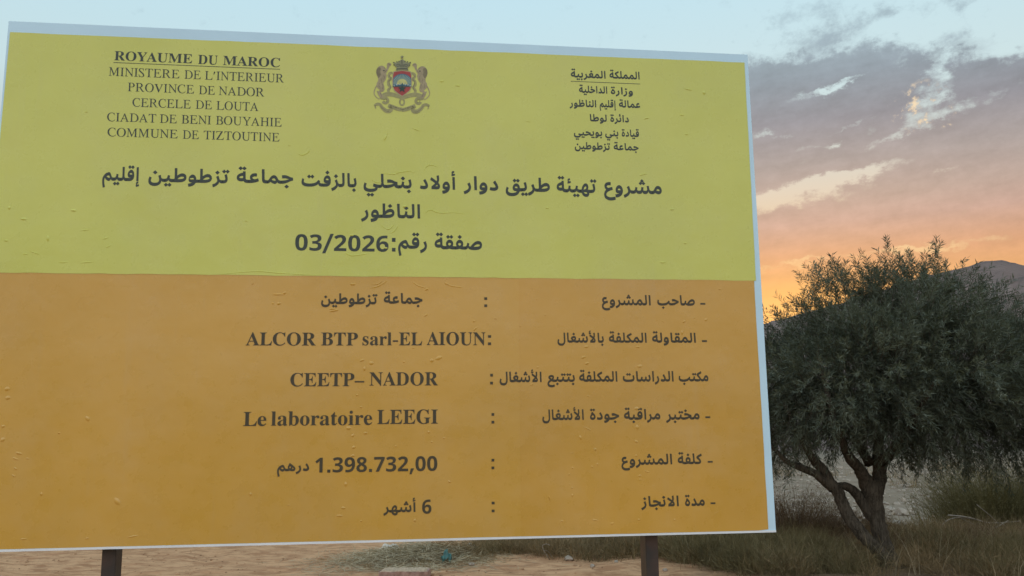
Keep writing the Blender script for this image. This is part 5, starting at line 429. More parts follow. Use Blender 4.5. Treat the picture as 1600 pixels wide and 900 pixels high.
    ('mantling0', 0, 'gold', "1.4813,1.8534 1.4800,1.8532 1.4781,1.8530 1.4755,1.8525 1.4727,1.8519 1.4698,1.8507 1.4668,1.8487 1.4649,1.8459 1.4637,1.8431 1.4628,1.8401 1.4624,1.8372 1.4623,1.8342 1.4629,1.8309 1.4643,1.8275 1.4663,1.8250 1.4682,1.8232 1.4694,1.8219 1.4694,1.8216 1.4688,1.8234 1.4693,1.8246 1.4688,1.8236 1.4673,1.8216 1.4653,1.8192 1.4632,1.8162 1.4618,1.8126 1.4609,1.8092 1.4606,1.8059 1.4607,1.8028 1.4610,1.7997 1.4614,1.7969 1.4620,1.7940 1.4636,1.7911 1.4656,1.7888 1.4673,1.7872 1.4686,1.7861 1.4691,1.7856 1.4694,1.7861 1.4692,1.7864 1.4684,1.7856 1.4669,1.7841 1.4649,1.7822 1.4627,1.7795 1.4611,1.7760 1.4609,1.7724 1.4612,1.7693 1.4619,1.7663 1.4629,1.7634 1.4642,1.7607 1.4660,1.7582 1.4686,1.7564 1.4714,1.7553 1.4740,1.7548 1.4764,1.7545 1.4784,1.7543 1.4797,1.7543 1.4813,1.7595 1.4800,1.7603 1.4782,1.7612 1.4763,1.7621 1.4745,1.7631 1.4733,1.7641 1.4729,1.7649 1.4726,1.7658 1.4722,1.7673 1.4719,1.7691 1.4718,1.7709 1.4719,1.7724 1.4721,1.7732 1.4721,1.7737 1.4728,1.7748 1.4742,1.7766 1.4759,1.7788 1.4777,1.7817 1.4786,1.7856 1.4783,1.7896 1.4770,1.7926 1.4756,1.7949 1.4744,1.7967 1.4737,1.7980 1.4735,1.7992 1.4728,1.8007 1.4720,1.8027 1.4714,1.8048 1.4709,1.8067 1.4707,1.8085 1.4706,1.8097 1.4713,1.8105 1.4727,1.8118 1.4747,1.8134 1.4770,1.8155 1.4794,1.8183 1.4812,1.8231 1.4797,1.8282 1.4771,1.8310 1.4748,1.8325 1.4730,1.8336 1.4720,1.8341 1.4718,1.8340 1.4720,1.8346 1.4722,1.8359 1.4727,1.8373 1.4734,1.8387 1.4741,1.8397 1.4745,1.8400 1.4747,1.8404 1.4760,1.8411 1.4778,1.8419 1.4799,1.8425 1.4819,1.8432 1.4833,1.8437"),
    ('mantling0', 1, 'line', "1.4720,1.8411 1.4716,1.8403 1.4710,1.8391 1.4703,1.8376 1.4696,1.8360 1.4692,1.8342 1.4692,1.8324 1.4700,1.8306 1.4712,1.8291 1.4725,1.8276 1.4737,1.8261 1.4746,1.8247 1.4748,1.8233 1.4744,1.8217 1.4733,1.8198 1.4718,1.8177 1.4703,1.8155 1.4689,1.8131 1.4681,1.8107 1.4679,1.8082 1.4681,1.8057 1.4686,1.8033 1.4692,1.8009 1.4698,1.7986 1.4703,1.7964 1.4710,1.7944 1.4718,1.7925 1.4726,1.7908 1.4733,1.7891 1.4738,1.7875 1.4738,1.7860 1.4734,1.7841 1.4726,1.7819 1.4715,1.7797 1.4703,1.7776 1.4693,1.7757 1.4686,1.7744 1.4701,1.7736 1.4708,1.7748 1.4718,1.7767 1.4730,1.7788 1.4741,1.7812 1.4751,1.7836 1.4756,1.7858 1.4755,1.7879 1.4749,1.7898 1.4742,1.7916 1.4733,1.7933 1.4726,1.7951 1.4720,1.7970 1.4714,1.7991 1.4708,1.8014 1.4702,1.8037 1.4698,1.8060 1.4696,1.8083 1.4698,1.8104 1.4705,1.8124 1.4717,1.8145 1.4732,1.8167 1.4747,1.8188 1.4760,1.8210 1.4765,1.8233 1.4762,1.8254 1.4751,1.8272 1.4738,1.8289 1.4724,1.8303 1.4714,1.8316 1.4709,1.8328 1.4709,1.8340 1.4713,1.8354 1.4718,1.8369 1.4725,1.8383 1.4731,1.8395 1.4735,1.8404"),
    ('ribbon', 0, 'gold', "1.6009,1.7349 1.5997,1.7363 1.5983,1.7382 1.5969,1.7401 1.5955,1.7417 1.5942,1.7427 1.5929,1.7431 1.5914,1.7441 1.5891,1.7453 1.5863,1.7464 1.5833,1.7474 1.5804,1.7482 1.5777,1.7487 1.5751,1.7489 1.5724,1.7490 1.5695,1.7488 1.5664,1.7484 1.5632,1.7478 1.5601,1.7471 1.5570,1.7464 1.5538,1.7454 1.5504,1.7442 1.5469,1.7429 1.5434,1.7416 1.5400,1.7404 1.5367,1.7392 1.5333,1.7381 1.5301,1.7371 1.5271,1.7361 1.5246,1.7354 1.5228,1.7349 1.5189,1.7472 1.5206,1.7480 1.5230,1.7491 1.5258,1.7504 1.5289,1.7518 1.5322,1.7533 1.5353,1.7547 1.5383,1.7561 1.5415,1.7577 1.5450,1.7595 1.5487,1.7612 1.5526,1.7628 1.5565,1.7641 1.5602,1.7651 1.5640,1.7660 1.5679,1.7667 1.5719,1.7672 1.5760,1.7674 1.5802,1.7672 1.5844,1.7665 1.5886,1.7654 1.5926,1.7640 1.5966,1.7624 1.6002,1.7605 1.6038,1.7582 1.6066,1.7547 1.6086,1.7509 1.6099,1.7474 1.6106,1.7444 1.6110,1.7422 1.6111,1.7406"),
    ('ribbon', 1, 'gold', "1.5926,1.7325 1.5923,1.7330 1.5920,1.7336 1.5917,1.7341 1.5914,1.7347 1.5912,1.7350 1.5911,1.7352 1.5909,1.7353 1.5907,1.7355 1.5904,1.7358 1.5901,1.7360 1.5898,1.7362 1.5895,1.7363 1.5892,1.7364 1.5889,1.7365 1.5885,1.7366 1.5882,1.7367 1.5878,1.7367 1.5875,1.7367 1.5872,1.7367 1.5868,1.7366 1.5865,1.7366 1.5861,1.7365 1.5858,1.7364 1.5855,1.7362 1.5852,1.7361 1.5849,1.7359 1.5846,1.7357 1.5843,1.7355 1.5840,1.7352 1.5838,1.7350 1.5835,1.7347 1.5833,1.7344 1.5831,1.7341 1.5829,1.7338 1.5827,1.7335 1.5826,1.7332 1.5825,1.7328 1.5824,1.7325 1.5823,1.7321 1.5823,1.7317 1.5822,1.7313 1.5822,1.7310 1.5822,1.7307 1.5823,1.7303 1.5823,1.7299 1.5824,1.7296 1.5825,1.7292 1.5826,1.7289 1.5828,1.7286 1.5829,1.7283 1.5831,1.7280 1.5834,1.7277 1.5836,1.7274 1.5838,1.7272 1.5840,1.7269 1.5843,1.7267 1.5846,1.7265 1.5849,1.7263 1.5852,1.7262 1.5855,1.7260 1.5858,1.7259 1.5862,1.7259 1.5865,1.7258 1.5869,1.7258 1.5872,1.7257 1.5875,1.7257 1.5879,1.7258 1.5882,1.7258 1.5886,1.7259 1.5889,1.7260 1.5893,1.7262 1.5895,1.7263 1.5898,1.7265 1.5901,1.7267 1.5904,1.7269 1.5907,1.7271 1.5910,1.7274 1.5911,1.7276 1.5913,1.7277 1.5915,1.7281 1.5918,1.7286 1.5921,1.7292 1.5924,1.7298 1.5926,1.7303 1.6017,1.7254 1.6015,1.7250 1.6012,1.7244 1.6008,1.7236 1.6003,1.7227 1.5997,1.7216 1.5989,1.7206 1.5981,1.7197 1.5973,1.7189 1.5965,1.7182 1.5957,1.7176 1.5948,1.7170 1.5939,1.7165 1.5929,1.7160 1.5919,1.7157 1.5909,1.7154 1.5899,1.7151 1.5889,1.7149 1.5879,1.7148 1.5868,1.7148 1.5858,1.7148 1.5848,1.7150 1.5838,1.7151 1.5828,1.7154 1.5818,1.7157 1.5808,1.7161 1.5799,1.7166 1.5790,1.7171 1.5782,1.7177 1.5774,1.7183 1.5766,1.7190 1.5759,1.7198 1.5752,1.7206 1.5746,1.7215 1.5741,1.7224 1.5736,1.7233 1.5731,1.7243 1.5727,1.7253 1.5724,1.7263 1.5722,1.7274 1.5720,1.7284 1.5719,1.7295 1.5719,1.7306 1.5719,1.7317 1.5720,1.7328 1.5722,1.7339 1.5724,1.7349 1.5727,1.7360 1.5730,1.7370 1.5735,1.7380 1.5740,1.7390 1.5745,1.7400 1.5751,1.7409 1.5758,1.7417 1.5765,1.7426 1.5772,1.7433 1.5780,1.7440 1.5789,1.7447 1.5798,1.7453 1.5807,1.7458 1.5816,1.7463 1.5826,1.7467 1.5836,1.7470 1.5846,1.7473 1.5856,1.7475 1.5867,1.7476 1.5877,1.7477 1.5887,1.7476 1.5898,1.7475 1.5908,1.7474 1.5918,1.7471 1.5927,1.7468 1.5937,1.7464 1.5946,1.7460 1.5955,1.7455 1.5964,1.7449 1.5972,1.7443 1.5980,1.7436 1.5988,1.7428 1.5996,1.7418 1.6002,1.7408 1.6007,1.7399 1.6012,1.7391 1.6014,1.7385 1.6016,1.7382"),
    ('ribbon', 1, 'line', "1.5922,1.7331 1.5920,1.7333 1.5918,1.7337 1.5916,1.7341 1.5913,1.7346 1.5910,1.7349 1.5908,1.7352 1.5905,1.7354 1.5902,1.7357 1.5899,1.7359 1.5895,1.7361 1.5892,1.7362 1.5888,1.7363 1.5884,1.7364 1.5881,1.7365 1.5877,1.7365 1.5873,1.7365 1.5869,1.7365 1.5865,1.7364 1.5861,1.7363 1.5858,1.7362 1.5854,1.7360 1.5850,1.7358 1.5847,1.7356 1.5844,1.7353 1.5841,1.7351 1.5838,1.7348 1.5835,1.7345 1.5833,1.7341 1.5831,1.7338 1.5829,1.7334 1.5828,1.7330 1.5826,1.7327 1.5825,1.7322 1.5824,1.7318 1.5824,1.7314 1.5824,1.7310 1.5824,1.7306 1.5825,1.7302 1.5825,1.7298 1.5826,1.7294 1.5828,1.7290 1.5829,1.7287 1.5831,1.7283 1.5833,1.7280 1.5836,1.7277 1.5838,1.7274 1.5841,1.7271 1.5844,1.7269 1.5847,1.7266 1.5851,1.7265 1.5854,1.7263 1.5858,1.7261 1.5862,1.7260 1.5865,1.7260 1.5869,1.7259 1.5873,1.7259 1.5877,1.7259 1.5881,1.7260 1.5885,1.7261 1.5889,1.7262 1.5892,1.7263 1.5896,1.7265 1.5899,1.7267 1.5903,1.7270 1.5906,1.7272 1.5908,1.7275 1.5911,1.7278 1.5913,1.7282 1.5916,1.7286 1.5918,1.7291 1.5920,1.7295 1.5922,1.7297 1.5937,1.7289 1.5935,1.7286 1.5933,1.7282 1.5931,1.7277 1.5928,1.7272 1.5924,1.7267 1.5921,1.7262 1.5916,1.7258 1.5912,1.7255 1.5908,1.7252 1.5903,1.7249 1.5898,1.7247 1.5894,1.7245 1.5889,1.7243 1.5883,1.7242 1.5878,1.7241 1.5873,1.7241 1.5868,1.7241 1.5863,1.7242 1.5858,1.7243 1.5853,1.7244 1.5848,1.7246 1.5843,1.7248 1.5838,1.7251 1.5834,1.7254 1.5830,1.7257 1.5826,1.7260 1.5823,1.7264 1.5819,1.7269 1.5816,1.7273 1.5814,1.7278 1.5812,1.7283 1.5810,1.7288 1.5809,1.7293 1.5808,1.7299 1.5807,1.7304 1.5807,1.7310 1.5807,1.7315 1.5807,1.7320 1.5808,1.7326 1.5810,1.7331 1.5811,1.7337 1.5814,1.7342 1.5816,1.7347 1.5819,1.7351 1.5822,1.7356 1.5826,1.7360 1.5829,1.7364 1.5833,1.7368 1.5838,1.7371 1.5842,1.7374 1.5847,1.7376 1.5852,1.7379 1.5857,1.7380 1.5862,1.7382 1.5867,1.7383 1.5872,1.7383 1.5877,1.7383 1.5883,1.7383 1.5888,1.7382 1.5893,1.7381 1.5898,1.7379 1.5903,1.7377 1.5907,1.7375 1.5912,1.7372 1.5916,1.7369 1.5920,1.7366 1.5924,1.7361 1.5927,1.7356 1.5930,1.7351 1.5933,1.7347 1.5935,1.7343 1.5936,1.7340"),
    ('ribbon', 0, 'gold', "1.6304,1.7078 1.6291,1.7082 1.6275,1.7089 1.6258,1.7097 1.6241,1.7103 1.6227,1.7106 1.6215,1.7106 1.6200,1.7107 1.6183,1.7107 1.6166,1.7105 1.6150,1.7102 1.6138,1.7097 1.6130,1.7092 1.6123,1.7084 1.6113,1.7069 1.6100,1.7046 1.6084,1.7018 1.6065,1.6986 1.6042,1.6956 1.6018,1.6927 1.5994,1.6899 1.5968,1.6870 1.5939,1.6842 1.5908,1.6816 1.5873,1.6794 1.5834,1.6780 1.5797,1.6773 1.5761,1.6771 1.5728,1.6773 1.5698,1.6778 1.5669,1.6785 1.5642,1.6801 1.5617,1.6822 1.5598,1.6846 1.5584,1.6874 1.5576,1.6905 1.5575,1.6944 1.5588,1.6980 1.5607,1.7006 1.5626,1.7026 1.5645,1.7043 1.5660,1.7055 1.5671,1.7062 1.5735,1.7010 1.5730,1.6995 1.5721,1.6977 1.5711,1.6957 1.5704,1.6940 1.5703,1.6930 1.5709,1.6934 1.5711,1.6944 1.5713,1.6947 1.5715,1.6948 1.5718,1.6949 1.5721,1.6950 1.5725,1.6951 1.5734,1.6949 1.5749,1.6947 1.5766,1.6946 1.5783,1.6947 1.5798,1.6949 1.5811,1.6954 1.5827,1.6960 1.5848,1.6972 1.5872,1.6989 1.5897,1.7010 1.5922,1.7031 1.5944,1.7050 1.5960,1.7069 1.5975,1.7091 1.5991,1.7116 1.6009,1.7145 1.6032,1.7174 1.6062,1.7199 1.6095,1.7217 1.6127,1.7226 1.6158,1.7230 1.6187,1.7231 1.6213,1.7229 1.6239,1.7224 1.6266,1.7213 1.6290,1.7198 1.6310,1.7181 1.6325,1.7165 1.6337,1.7152 1.6344,1.7143"),
    ('ribbon', 1, 'line', "1.6089,1.7095 1.6076,1.7080 1.6059,1.7059 1.6039,1.7035 1.6016,1.7008 1.5994,1.6982 1.5971,1.6959 1.5949,1.6937 1.5926,1.6915 1.5902,1.6893 1.5878,1.6873 1.5854,1.6856 1.5831,1.6843 1.5809,1.6835 1.5786,1.6833 1.5764,1.6833 1.5744,1.6835 1.5729,1.6837 1.5717,1.6838 1.5719,1.6856 1.5731,1.6856 1.5747,1.6853 1.5765,1.6851 1.5785,1.6851 1.5805,1.6853 1.5825,1.6860 1.5845,1.6871 1.5868,1.6888 1.5891,1.6907 1.5915,1.6929 1.5938,1.6951 1.5960,1.6972 1.5981,1.6995 1.6004,1.7020 1.6026,1.7046 1.6046,1.7071 1.6063,1.7092 1.6076,1.7107"),
    ('ribbon', 0, 'gold', "1.5784,1.7027 1.5766,1.7020 1.5741,1.7009 1.5711,1.6997 1.5679,1.6983 1.5645,1.6969 1.5613,1.6956 1.5582,1.6942 1.5547,1.6926 1.5511,1.6910 1.5474,1.6894 1.5438,1.6879 1.5401,1.6866 1.5365,1.6855 1.5329,1.6847 1.5295,1.6840 1.5265,1.6835 1.5241,1.6831 1.5224,1.6828 1.5201,1.6989 1.5220,1.6992 1.5245,1.6996 1.5272,1.7001 1.5302,1.7007 1.5332,1.7014 1.5359,1.7022 1.5388,1.7032 1.5420,1.7045 1.5455,1.7061 1.5490,1.7076 1.5525,1.7092 1.5559,1.7107 1.5592,1.7121 1.5625,1.7135 1.5658,1.7149 1.5688,1.7161 1.5713,1.7172 1.5731,1.7180"),
    ('ribbon', 1, 'dark', "1.5678,1.7061 1.5673,1.7064 1.5667,1.7067 1.5661,1.7070 1.5655,1.7073 1.5650,1.7074 1.5647,1.7074 1.5643,1.7072 1.5637,1.7067 1.5630,1.7061 1.5624,1.7054 1.5618,1.7047 1.5614,1.7043 1.5599,1.7058 1.5603,1.7062 1.5609,1.7068 1.5616,1.7076 1.5624,1.7084 1.5632,1.7090 1.5642,1.7095 1.5652,1.7096 1.5662,1.7094 1.5670,1.7090 1.5677,1.7086 1.5683,1.7083 1.5687,1.7081"),
    ('ribbon', 1, 'line', "1.5582,1.7023 1.5577,1.7025 1.5571,1.7029 1.5565,1.7032 1.5559,1.7035 1.5554,1.7036 1.5550,1.7036 1.5547,1.7034 1.5541,1.7029 1.5534,1.7022 1.5528,1.7015 1.5522,1.7009 1.5518,1.7005 1.5503,1.7020 1.5507,1.7024 1.5513,1.7030 1.5520,1.7038 1.5528,1.7045 1.5536,1.7052 1.5546,1.7057 1.5556,1.7058 1.5565,1.7055 1.5574,1.7052 1.5581,1.7048 1.5587,1.7045 1.5591,1.7043"),
    ('ribbon', 1, 'dark', "1.5486,1.6985 1.5481,1.6987 1.5475,1.6990 1.5469,1.6994 1.5463,1.6996 1.5458,1.6998 1.5454,1.6998 1.5451,1.6996 1.5445,1.6991 1.5438,1.6984 1.5432,1.6977 1.5426,1.6971 1.5422,1.6966 1.5407,1.6982 1.5411,1.6986 1.5417,1.6992 1.5424,1.7000 1.5432,1.7007 1.5440,1.7014 1.5450,1.7019 1.5460,1.7019 1.5469,1.7017 1.5478,1.7014 1.5485,1.7010 1.5491,1.7007 1.5494,1.7005"),
    ('ribbon', 1, 'line', "1.5390,1.6947 1.5385,1.6949 1.5379,1.6952 1.5373,1.6956 1.5367,1.6958 1.5362,1.6960 1.5359,1.6959 1.5355,1.6957 1.5349,1.6953 1.5342,1.6946 1.5336,1.6939 1.5330,1.6933 1.5326,1.6928 1.5312,1.6944 1.5315,1.6948 1.5321,1.6954 1.5328,1.6961 1.5336,1.6969 1.5344,1.6976 1.5354,1.6981 1.5364,1.6981 1.5373,1.6979 1.5382,1.6976 1.5389,1.6972 1.5395,1.6969 1.5399,1.6967"),
    ('ribbon', 1, 'dark', "1.5294,1.6909 1.5289,1.6911 1.5284,1.6914 1.5277,1.6917 1.5271,1.6920 1.5266,1.6921 1.5263,1.6921 1.5259,1.6919 1.5253,1.6915 1.5246,1.6908 1.5240,1.6901 1.5234,1.6895 1.5230,1.6890 1.5216,1.6905 1.5220,1.6910 1.5225,1.6916 1.5232,1.6923 1.5240,1.6931 1.5248,1.6938 1.5258,1.6942 1.5268,1.6943 1.5278,1.6941 1.5286,1.6937 1.5293,1.6934 1.5299,1.6931 1.5303,1.6929"),
    ('ribbon', 0, 'gold', "1.6315,1.7121 1.6313,1.7111 1.6311,1.7097 1.6308,1.7080 1.6305,1.7063 1.6302,1.7046 1.6299,1.7031 1.6293,1.7017 1.6287,1.7005 1.6280,1.6994 1.6275,1.6985 1.6269,1.6978 1.6265,1.6973 1.6246,1.6980 1.6246,1.6987 1.6247,1.6996 1.6249,1.7007 1.6251,1.7018 1.6252,1.7029 1.6253,1.7041 1.6255,1.7054 1.6258,1.7069 1.6260,1.7086 1.6261,1.7103 1.6263,1.7117 1.6264,1.7127"),
    ('mantling1', 0, 'gold', "1.5586,1.8545 1.5598,1.8545 1.5618,1.8544 1.5644,1.8542 1.5672,1.8538 1.5702,1.8529 1.5732,1.8511 1.5752,1.8485 1.5765,1.8457 1.5774,1.8429 1.5779,1.8399 1.5780,1.8370 1.5775,1.8336 1.5761,1.8300 1.5741,1.8274 1.5723,1.8254 1.5711,1.8240 1.5711,1.8237 1.5716,1.8256 1.5711,1.8267 1.5716,1.8257 1.5732,1.8239 1.5753,1.8216 1.5774,1.8188 1.5789,1.8154 1.5798,1.8120 1.5802,1.8087 1.5802,1.8055 1.5800,1.8025 1.5796,1.7996 1.5790,1.7966 1.5774,1.7936 1.5755,1.7911 1.5738,1.7893 1.5725,1.7881 1.5719,1.7877 1.5717,1.7881 1.5718,1.7884 1.5727,1.7877 1.5743,1.7863 1.5763,1.7845 1.5785,1.7820 1.5802,1.7786 1.5805,1.7751 1.5802,1.7719 1.5796,1.7688 1.5786,1.7659 1.5774,1.7631 1.5756,1.7604 1.5730,1.7584 1.5702,1.7571 1.5675,1.7563 1.5651,1.7558 1.5632,1.7555 1.5618,1.7554 1.5602,1.7605 1.5614,1.7614 1.5632,1.7624 1.5651,1.7635 1.5669,1.7646 1.5681,1.7658 1.5685,1.7666 1.5688,1.7675 1.5692,1.7690 1.5695,1.7708 1.5695,1.7726 1.5694,1.7742 1.5692,1.7750 1.5692,1.7754 1.5685,1.7765 1.5670,1.7782 1.5652,1.7803 1.5634,1.7830 1.5624,1.7869 1.5627,1.7909 1.5639,1.7940 1.5653,1.7964 1.5665,1.7983 1.5671,1.7997 1.5674,1.8009 1.5680,1.8025 1.5688,1.8046 1.5694,1.8067 1.5698,1.8087 1.5700,1.8104 1.5701,1.8116 1.5694,1.8124 1.5680,1.8136 1.5659,1.8151 1.5635,1.8169 1.5610,1.8195 1.5592,1.8242 1.5606,1.8295 1.5631,1.8324 1.5654,1.8342 1.5672,1.8354 1.5682,1.8360 1.5685,1.8360 1.5683,1.8365 1.5680,1.8378 1.5675,1.8392 1.5668,1.8405 1.5661,1.8414 1.5657,1.8417 1.5654,1.8421 1.5641,1.8427 1.5623,1.8433 1.5602,1.8438 1.5582,1.8442 1.5567,1.8447"),
    ('mantling1', 1, 'line', "1.5681,1.8431 1.5685,1.8423 1.5692,1.8411 1.5699,1.8397 1.5706,1.8381 1.5710,1.8364 1.5710,1.8345 1.5704,1.8327 1.5692,1.8310 1.5678,1.8294 1.5666,1.8279 1.5658,1.8264 1.5656,1.8250 1.5660,1.8234 1.5672,1.8216 1.5687,1.8196 1.5703,1.8175 1.5717,1.8153 1.5726,1.8129 1.5728,1.8104 1.5726,1.8079 1.5722,1.8054 1.5717,1.8029 1.5711,1.8006 1.5706,1.7984 1.5699,1.7963 1.5692,1.7943 1.5683,1.7925 1.5677,1.7908 1.5673,1.7892 1.5672,1.7876 1.5676,1.7858 1.5685,1.7837 1.5697,1.7815 1.5709,1.7795 1.5720,1.7777 1.5727,1.7764 1.5712,1.7755 1.5705,1.7767 1.5694,1.7784 1.5682,1.7805 1.5670,1.7828 1.5660,1.7851 1.5655,1.7873 1.5655,1.7894 1.5660,1.7914 1.5668,1.7932 1.5676,1.7950 1.5683,1.7969 1.5689,1.7988 1.5694,1.8010 1.5700,1.8033 1.5705,1.8057 1.5709,1.8081 1.5711,1.8103 1.5709,1.8124 1.5702,1.8144 1.5689,1.8164 1.5673,1.8184 1.5658,1.8205 1.5645,1.8226 1.5639,1.8248 1.5642,1.8269 1.5652,1.8289 1.5665,1.8306 1.5679,1.8322 1.5689,1.8336 1.5693,1.8348 1.5693,1.8360 1.5690,1.8374 1.5683,1.8388 1.5677,1.8402 1.5670,1.8413 1.5666,1.8422"),
    ('ribbon', 1, 'gold', "1.5275,1.7249 1.5274,1.7243 1.5274,1.7234 1.5273,1.7225 1.5272,1.7216 1.5270,1.7207 1.5269,1.7201 1.5267,1.7195 1.5265,1.7189 1.5262,1.7183 1.5259,1.7177 1.5256,1.7172 1.5253,1.7167 1.5250,1.7163 1.5246,1.7159 1.5242,1.7156 1.5239,1.7153 1.5235,1.7151 1.5232,1.7149 1.5229,1.7147 1.5226,1.7146 1.5222,1.7145 1.5219,1.7145 1.5215,1.7145 1.5212,1.7145 1.5209,1.7145 1.5206,1.7146 1.5202,1.7148 1.5199,1.7150 1.5195,1.7152 1.5192,1.7154 1.5188,1.7157 1.5185,1.7161 1.5181,1.7165 1.5178,1.7170 1.5175,1.7175 1.5172,1.7180 1.5169,1.7185 1.5167,1.7192 1.5165,1.7198 1.5163,1.7205 1.5161,1.7212 1.5160,1.7219 1.5159,1.7226 1.5158,1.7234 1.5158,1.7241 1.5158,1.7249 1.5159,1.7257 1.5160,1.7264 1.5161,1.7271 1.5162,1.7278 1.5164,1.7285 1.5167,1.7292 1.5169,1.7298 1.5172,1.7304 1.5174,1.7309 1.5177,1.7314 1.5181,1.7319 1.5184,1.7323 1.5188,1.7327 1.5191,1.7330 1.5194,1.7333 1.5198,1.7335 1.5201,1.7337 1.5205,1.7339 1.5208,1.7340 1.5211,1.7341 1.5214,1.7341 1.5218,1.7341 1.5221,1.7341 1.5225,1.7340 1.5228,1.7339 1.5231,1.7338 1.5235,1.7336 1.5238,1.7334 1.5242,1.7331 1.5246,1.7328 1.5249,1.7324 1.5252,1.7320 1.5255,1.7316 1.5258,1.7311 1.5261,1.7305 1.5264,1.7299 1.5267,1.7293 1.5269,1.7287 1.5271,1.7280 1.5272,1.7273 1.5273,1.7266 1.5274,1.7258 1.5275,1.7251 1.5275,1.7244 1.5275,1.7237 1.5274,1.7228 1.5272,1.7219 1.5270,1.7210 1.5269,1.7202 1.5268,1.7196 1.5328,1.7185 1.5329,1.7191 1.5331,1.7199 1.5333,1.7209 1.5335,1.7220 1.5336,1.7232 1.5337,1.7245 1.5337,1.7256 1.5336,1.7267 1.5335,1.7277 1.5333,1.7288 1.5331,1.7298 1.5328,1.7308 1.5324,1.7318 1.5321,1.7328 1.5316,1.7337 1.5312,1.7346 1.5306,1.7355 1.5301,1.7363 1.5295,1.7370 1.5288,1.7377 1.5281,1.7383 1.5273,1.7389 1.5265,1.7394 1.5257,1.7398 1.5249,1.7402 1.5240,1.7404 1.5231,1.7406 1.5221,1.7407 1.5212,1.7407 1.5203,1.7405 1.5194,1.7403 1.5185,1.7400 1.5176,1.7396 1.5168,1.7392 1.5160,1.7387 1.5153,1.7381 1.5145,1.7374 1.5139,1.7366 1.5133,1.7359 1.5127,1.7350 1.5122,1.7342 1.5117,1.7333 1.5113,1.7323 1.5109,1.7313 1.5105,1.7303 1.5103,1.7293 1.5100,1.7282 1.5099,1.7272 1.5097,1.7261 1.5097,1.7250 1.5096,1.7239 1.5097,1.7229 1.5098,1.7218 1.5099,1.7207 1.5101,1.7197 1.5103,1.7186 1.5106,1.7176 1.5109,1.7166 1.5113,1.7157 1.5117,1.7148 1.5122,1.7139 1.5127,1.7131 1.5133,1.7123 1.5139,1.7115 1.5146,1.7108 1.5153,1.7102 1.5161,1.7096 1.5169,1.7091 1.5177,1.7087 1.5186,1.7084 1.5194,1.7081 1.5204,1.7080 1.5213,1.7079 1.5222,1.7080 1.5231,1.7081 1.5240,1.7083 1.5249,1.7086 1.5258,1.7090 1.5266,1.7095 1.5274,1.7100 1.5281,1.7106 1.5288,1.7113 1.5295,1.7120 1.5301,1.7128 1.5307,1.7136 1.5312,1.7145 1.5317,1.7154 1.5321,1.7164 1.5325,1.7174 1.5328,1.7184 1.5331,1.7196 1.5333,1.7208 1.5334,1.7219 1.5335,1.7230 1.5336,1.7238 1.5337,1.7244"),
    ('shield', 2, 'rim', "1.4857,1.8546 1.5029,1.8583 1.5209,1.8613 1.5389,1.8598 1.5562,1.8576 1.5597,1.8445 1.5613,1.8225 1.5601,1.7901 1.5533,1.7723 1.5382,1.7585 1.5218,1.7462 1.5052,1.7572 1.4900,1.7697 1.4829,1.7870 1.4812,1.8191 1.4824,1.8412"),
    ('shield', 3, 'red', "1.4882,1.8514 1.5042,1.8549 1.5209,1.8577 1.5376,1.8563 1.5537,1.8543 1.5570,1.8421 1.5585,1.8216 1.5574,1.7915 1.5511,1.7749 1.5371,1.7621 1.5218,1.7506 1.5063,1.7608 1.4922,1.7725 1.4856,1.7886 1.4840,1.8185 1.4851,1.8390"),
    ('shield', 4, 'blue', "1.4857,1.7893 1.4855,1.8037 1.4855,1.8085 1.4854,1.8131 1.4854,1.8175 1.4853,1.8218 1.4869,1.8258 1.4899,1.8296 1.4932,1.8330 1.4968,1.8361 1.5006,1.8388 1.5047,1.8410 1.5090,1.8428 1.5134,1.8440 1.5180,1.8448 1.5225,1.8451 1.5271,1.8449 1.5315,1.8441 1.5359,1.8429 1.5401,1.8412 1.5441,1.8390 1.5479,1.8364 1.5513,1.8334 1.5545,1.8299 1.5571,1.8262 1.5571,1.8220 1.5571,1.8176 1.5572,1.8130 1.5572,1.8083 1.5573,1.7922"),
    ('shield', 5, 'ray', "1.4987,1.7988 1.4862,1.7997 1.4862,1.8021 1.4988,1.8009"),
    ('shield', 5, 'ray', "1.4991,1.8027 1.4862,1.8068 1.4862,1.8091 1.4996,1.8049"),
    ('shield', 5, 'ray', "1.5001,1.8066 1.4861,1.8136 1.4861,1.8158 1.5009,1.8087"),
    ('shield', 5, 'ray', "1.5017,1.8103 1.4865,1.8200 1.4878,1.8221 1.5028,1.8122"),
    ('shield', 5, 'ray', "1.5038,1.8136 1.4905,1.8259 1.4920,1.8278 1.5052,1.8153"),
    ('shield', 5, 'ray', "1.5064,1.8166 1.4952,1.8311 1.4970,1.8327 1.5081,1.8180"),
    ('shield', 5, 'ray', "1.5095,1.8190 1.5007,1.8354 1.5027,1.8367 1.5113,1.8202"),
    ('shield', 5, 'ray', "1.5128,1.8210 1.5067,1.8387 1.5089,1.8396 1.5148,1.8218"),
    ('shield', 5, 'ray', "1.5164,1.8223 1.5132,1.8410 1.5154,1.8415 1.5185,1.8227"),
    ('shield', 5, 'ray', "1.5201,1.8229 1.5199,1.8421 1.5222,1.8422 1.5222,1.8230"),
    ('shield', 5, 'ray', "1.5239,1.8230 1.5266,1.8420 1.5288,1.8417 1.5259,1.8227"),
    ('shield', 5, 'ray', "1.5276,1.8223 1.5332,1.8407 1.5353,1.8400 1.5296,1.8217"),
    ('shield', 5, 'ray', "1.5311,1.8210 1.5394,1.8382 1.5415,1.8372 1.5329,1.8200"),
    ('shield', 5, 'ray', "1.5344,1.8191 1.5452,1.8347 1.5470,1.8333 1.5360,1.8178"),
    ('shield', 5, 'ray', "1.5373,1.8167 1.5503,1.8302 1.5519,1.8285 1.5387,1.8151"),
